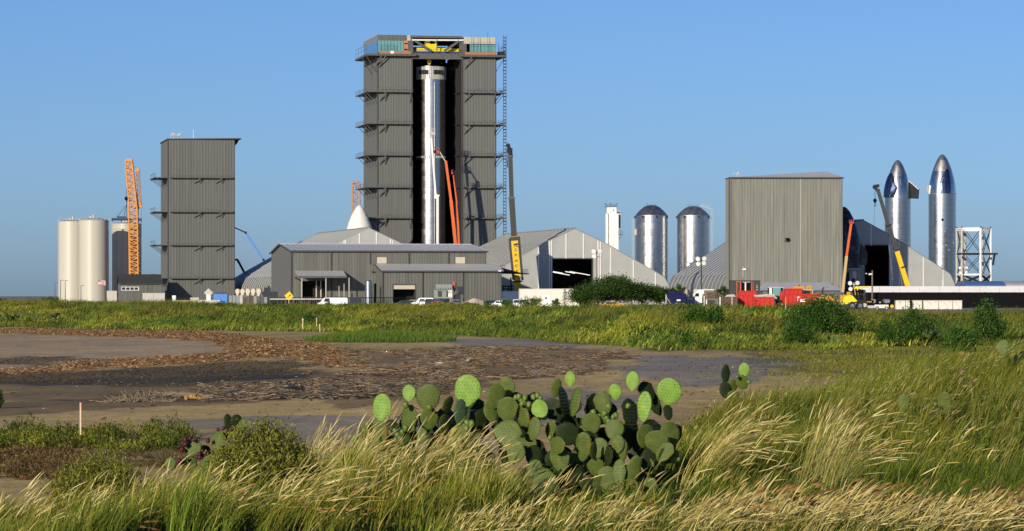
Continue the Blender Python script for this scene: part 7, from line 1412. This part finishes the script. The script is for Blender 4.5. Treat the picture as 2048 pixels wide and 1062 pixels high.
x, y = scatter(WRACK, 260000, 39, 1.6, (-52,-6), (130,335)); k = len(x)
x2, y2 = scatter(WRACK, 60000, 40, 4.5, (-54,-4), (125,335)); m2 = RNG.random(len(x2)) < .3; x = np.concatenate([x,x2[m2]]); y = np.concatenate([y,y2[m2]]); m2 = RNG.random(len(x)) < np.clip((fbm(x*.6,y*.18,85)-.22)*2.6,.08,1); x, y = x[m2], y[m2]; k = len(x)
V,Q_,C = flakes(x,y,(.05,.16),.42,mixc(k,[(.29,.175,.08),(.22,.125,.055),(.38,.26,.145),(.13,.08,.04),(.33,.18,.07)]),.06,.3); tag(fast('reed_litter',V,Q_,'litter',C),'orange brown reed litter washed up in a curved band','litter',kind='stuff')
def sticks(x, y, L, r, C, lift, tilt=.12, dirs=.9):
    k = len(x); a = RNG.normal(0,dirs,k); s = RNG.uniform(*L,k)*RNG.random(k)**.7; P = np.stack([x,y,hgt(x,y)+r+RNG.random(k)*lift],-1); d = np.stack([np.cos(a),np.sin(a),RNG.normal(0,tilt,k)],-1); d /= np.linalg.norm(d,axis=1)[:,None]; e = np.cross(d,np.array([0,0,1.])); g = np.cross(e,d); rr_ = r*RNG.uniform(.5,1.4,k)[:,None]; out = []
    for s_ in (-.5,.5):
        for j in range(3): q = 2*math.pi*j/3; out.append(P+d*s[:,None]*s_+(e*math.cos(q)+g*math.sin(q))*rr_)
    V = np.stack(out,1).reshape(-1,3); q = np.array([(0,1,4,3),(1,2,5,4),(2,0,3,5)]); return V,(np.arange(k)[:,None,None]*6+q[None]).reshape(-1,4),np.repeat(C,6,0)
x, y = scatter(DRIFT, 70000, 37, 2.0, (-14,8), (94,210)); m = fbm(x*.55,y*.16,83) > .46; x, y = x[m], y[m]; k = len(x); db = Bag()
V,Q_,C = sticks(x,y,(.2,1.2),.012,mixc(k,[(.24,.17,.10),(.30,.22,.13),(.13,.09,.055),(.19,.18,.17),(.38,.29,.18),(.27,.15,.07)]),.12); db.add(V,Q_,C)
x, y = scatter(ALGAE, 26000, 35, 2.0, (-30,-5), (112,180)); k = len(x); V,Q_,C = flakes(x,y,(.03,.10),.4,mixc(k,[(.09,.07,.03),(.05,.04,.02),(.15,.11,.05)]),.02,.2); db.add(V,Q_,C)
x = RNG.uniform(-16,14,2200); y = RNG.uniform(72,200,2200); k = len(x); m = hgt(x,y) < .1; x, y = x[m], y[m]; k = len(x); V,Q_,C = flakes(x,y,(.03,.14),.5,mixc(k,[(.10,.08,.06),(.2,.15,.1),(.4,.36,.3)],[.55,.38,.07]),.02,.2); db.add(V,Q_,C)
x, y = scatter([G2([(430,775),(700,760),(900,770),(880,790),(700,800),(420,800)])], 9000, 44, 1.0, (-10,-1), (96,125)); k = len(x); V,Q_,C = sticks(x,y,(.2,1.1),.013,mixc(k,[(.30,.24,.16),(.18,.14,.10),(.10,.08,.06)]),.12); db.add(V,Q_,C)
o = db.build('drift_litter', 'tangled drift reeds and twigs strewn over the mud flat', 'litter'); o.data.materials[0] = M['litter']
def log(px0, px1, py, r, label, material, end=.6, bend=.04):
    a = gp(px0,py); b = gp(px1,py+.4); o = thing('driftwood_log', label, 'log', ((a[0]+b[0])/2,(a[1]+b[1])/2,0)); L = b[0]-a[0]; n = 7; m = MB(); rr = random.Random(px0); prev = None
    for i in range(n): s = i/(n-1); p = (-L/2+L*s, rr.uniform(-.05,.05), r*.8+bend*math.sin(s*5)); q = r*(1-(1-end)*s)*rr.uniform(.85,1.15); m.tube(prev[0],p,prev[1],q,9) if prev else None; prev = (p,q)
    m.build('log', material, o, True, sharp=50)
    for i in range(3): s = rr.uniform(-.4,.4)*L; MB().tube((s,0,r),(s+rr.uniform(-.3,.3),rr.uniform(-.3,.1),r*2+rr.uniform(.05,.25)),r*.3,r*.1,6).build('branch', material, o)
log(335,425,796,.10,'long tan driftwood log lying on the mud, left of centre','driftwood'); log(372,414,800,.075,'short yellow-brown log beside the long tan log','log_yellow'); log(575,612,787,.11,'dark stub of a log at the end of the drift line','steel_dark'); log(238,345,803,.06,'thin grey branch trailing left of the long tan log','driftwood',.3); log(1005,1062,701,.13,'dark log on the far side of the drift reeds','trunk'); log(928,936,730,.06,'thin pale plank piece among the drift reeds','sheathing'); log(870,936,729,.05,'long pale stick across the drift reeds','wood_stake',.5)
def rootball(px, py, label):
    a = gp(px,py); t = thing('root_tangle', label, 'roots', (a[0],a[1],0)); rr = random.Random(px); m = MB()
    for i in range(70): q = (rr.uniform(-.75,.75),rr.uniform(-.4,.4),0); e = (q[0]*rr.uniform(.2,1.3)+rr.uniform(-.3,.3), q[1]+rr.uniform(-.3,.3), max(.03,rr.uniform(.05,.38)*(1-abs(q[0])*.8))); m.tube(q,e,.02,.008,5)
    m.build('roots', 'driftwood', t)
rootball(300,801,'tangle of dry roots left of the long tan log'); rootball(258,804,'smaller tangle of dry roots at the left end of the drift line')
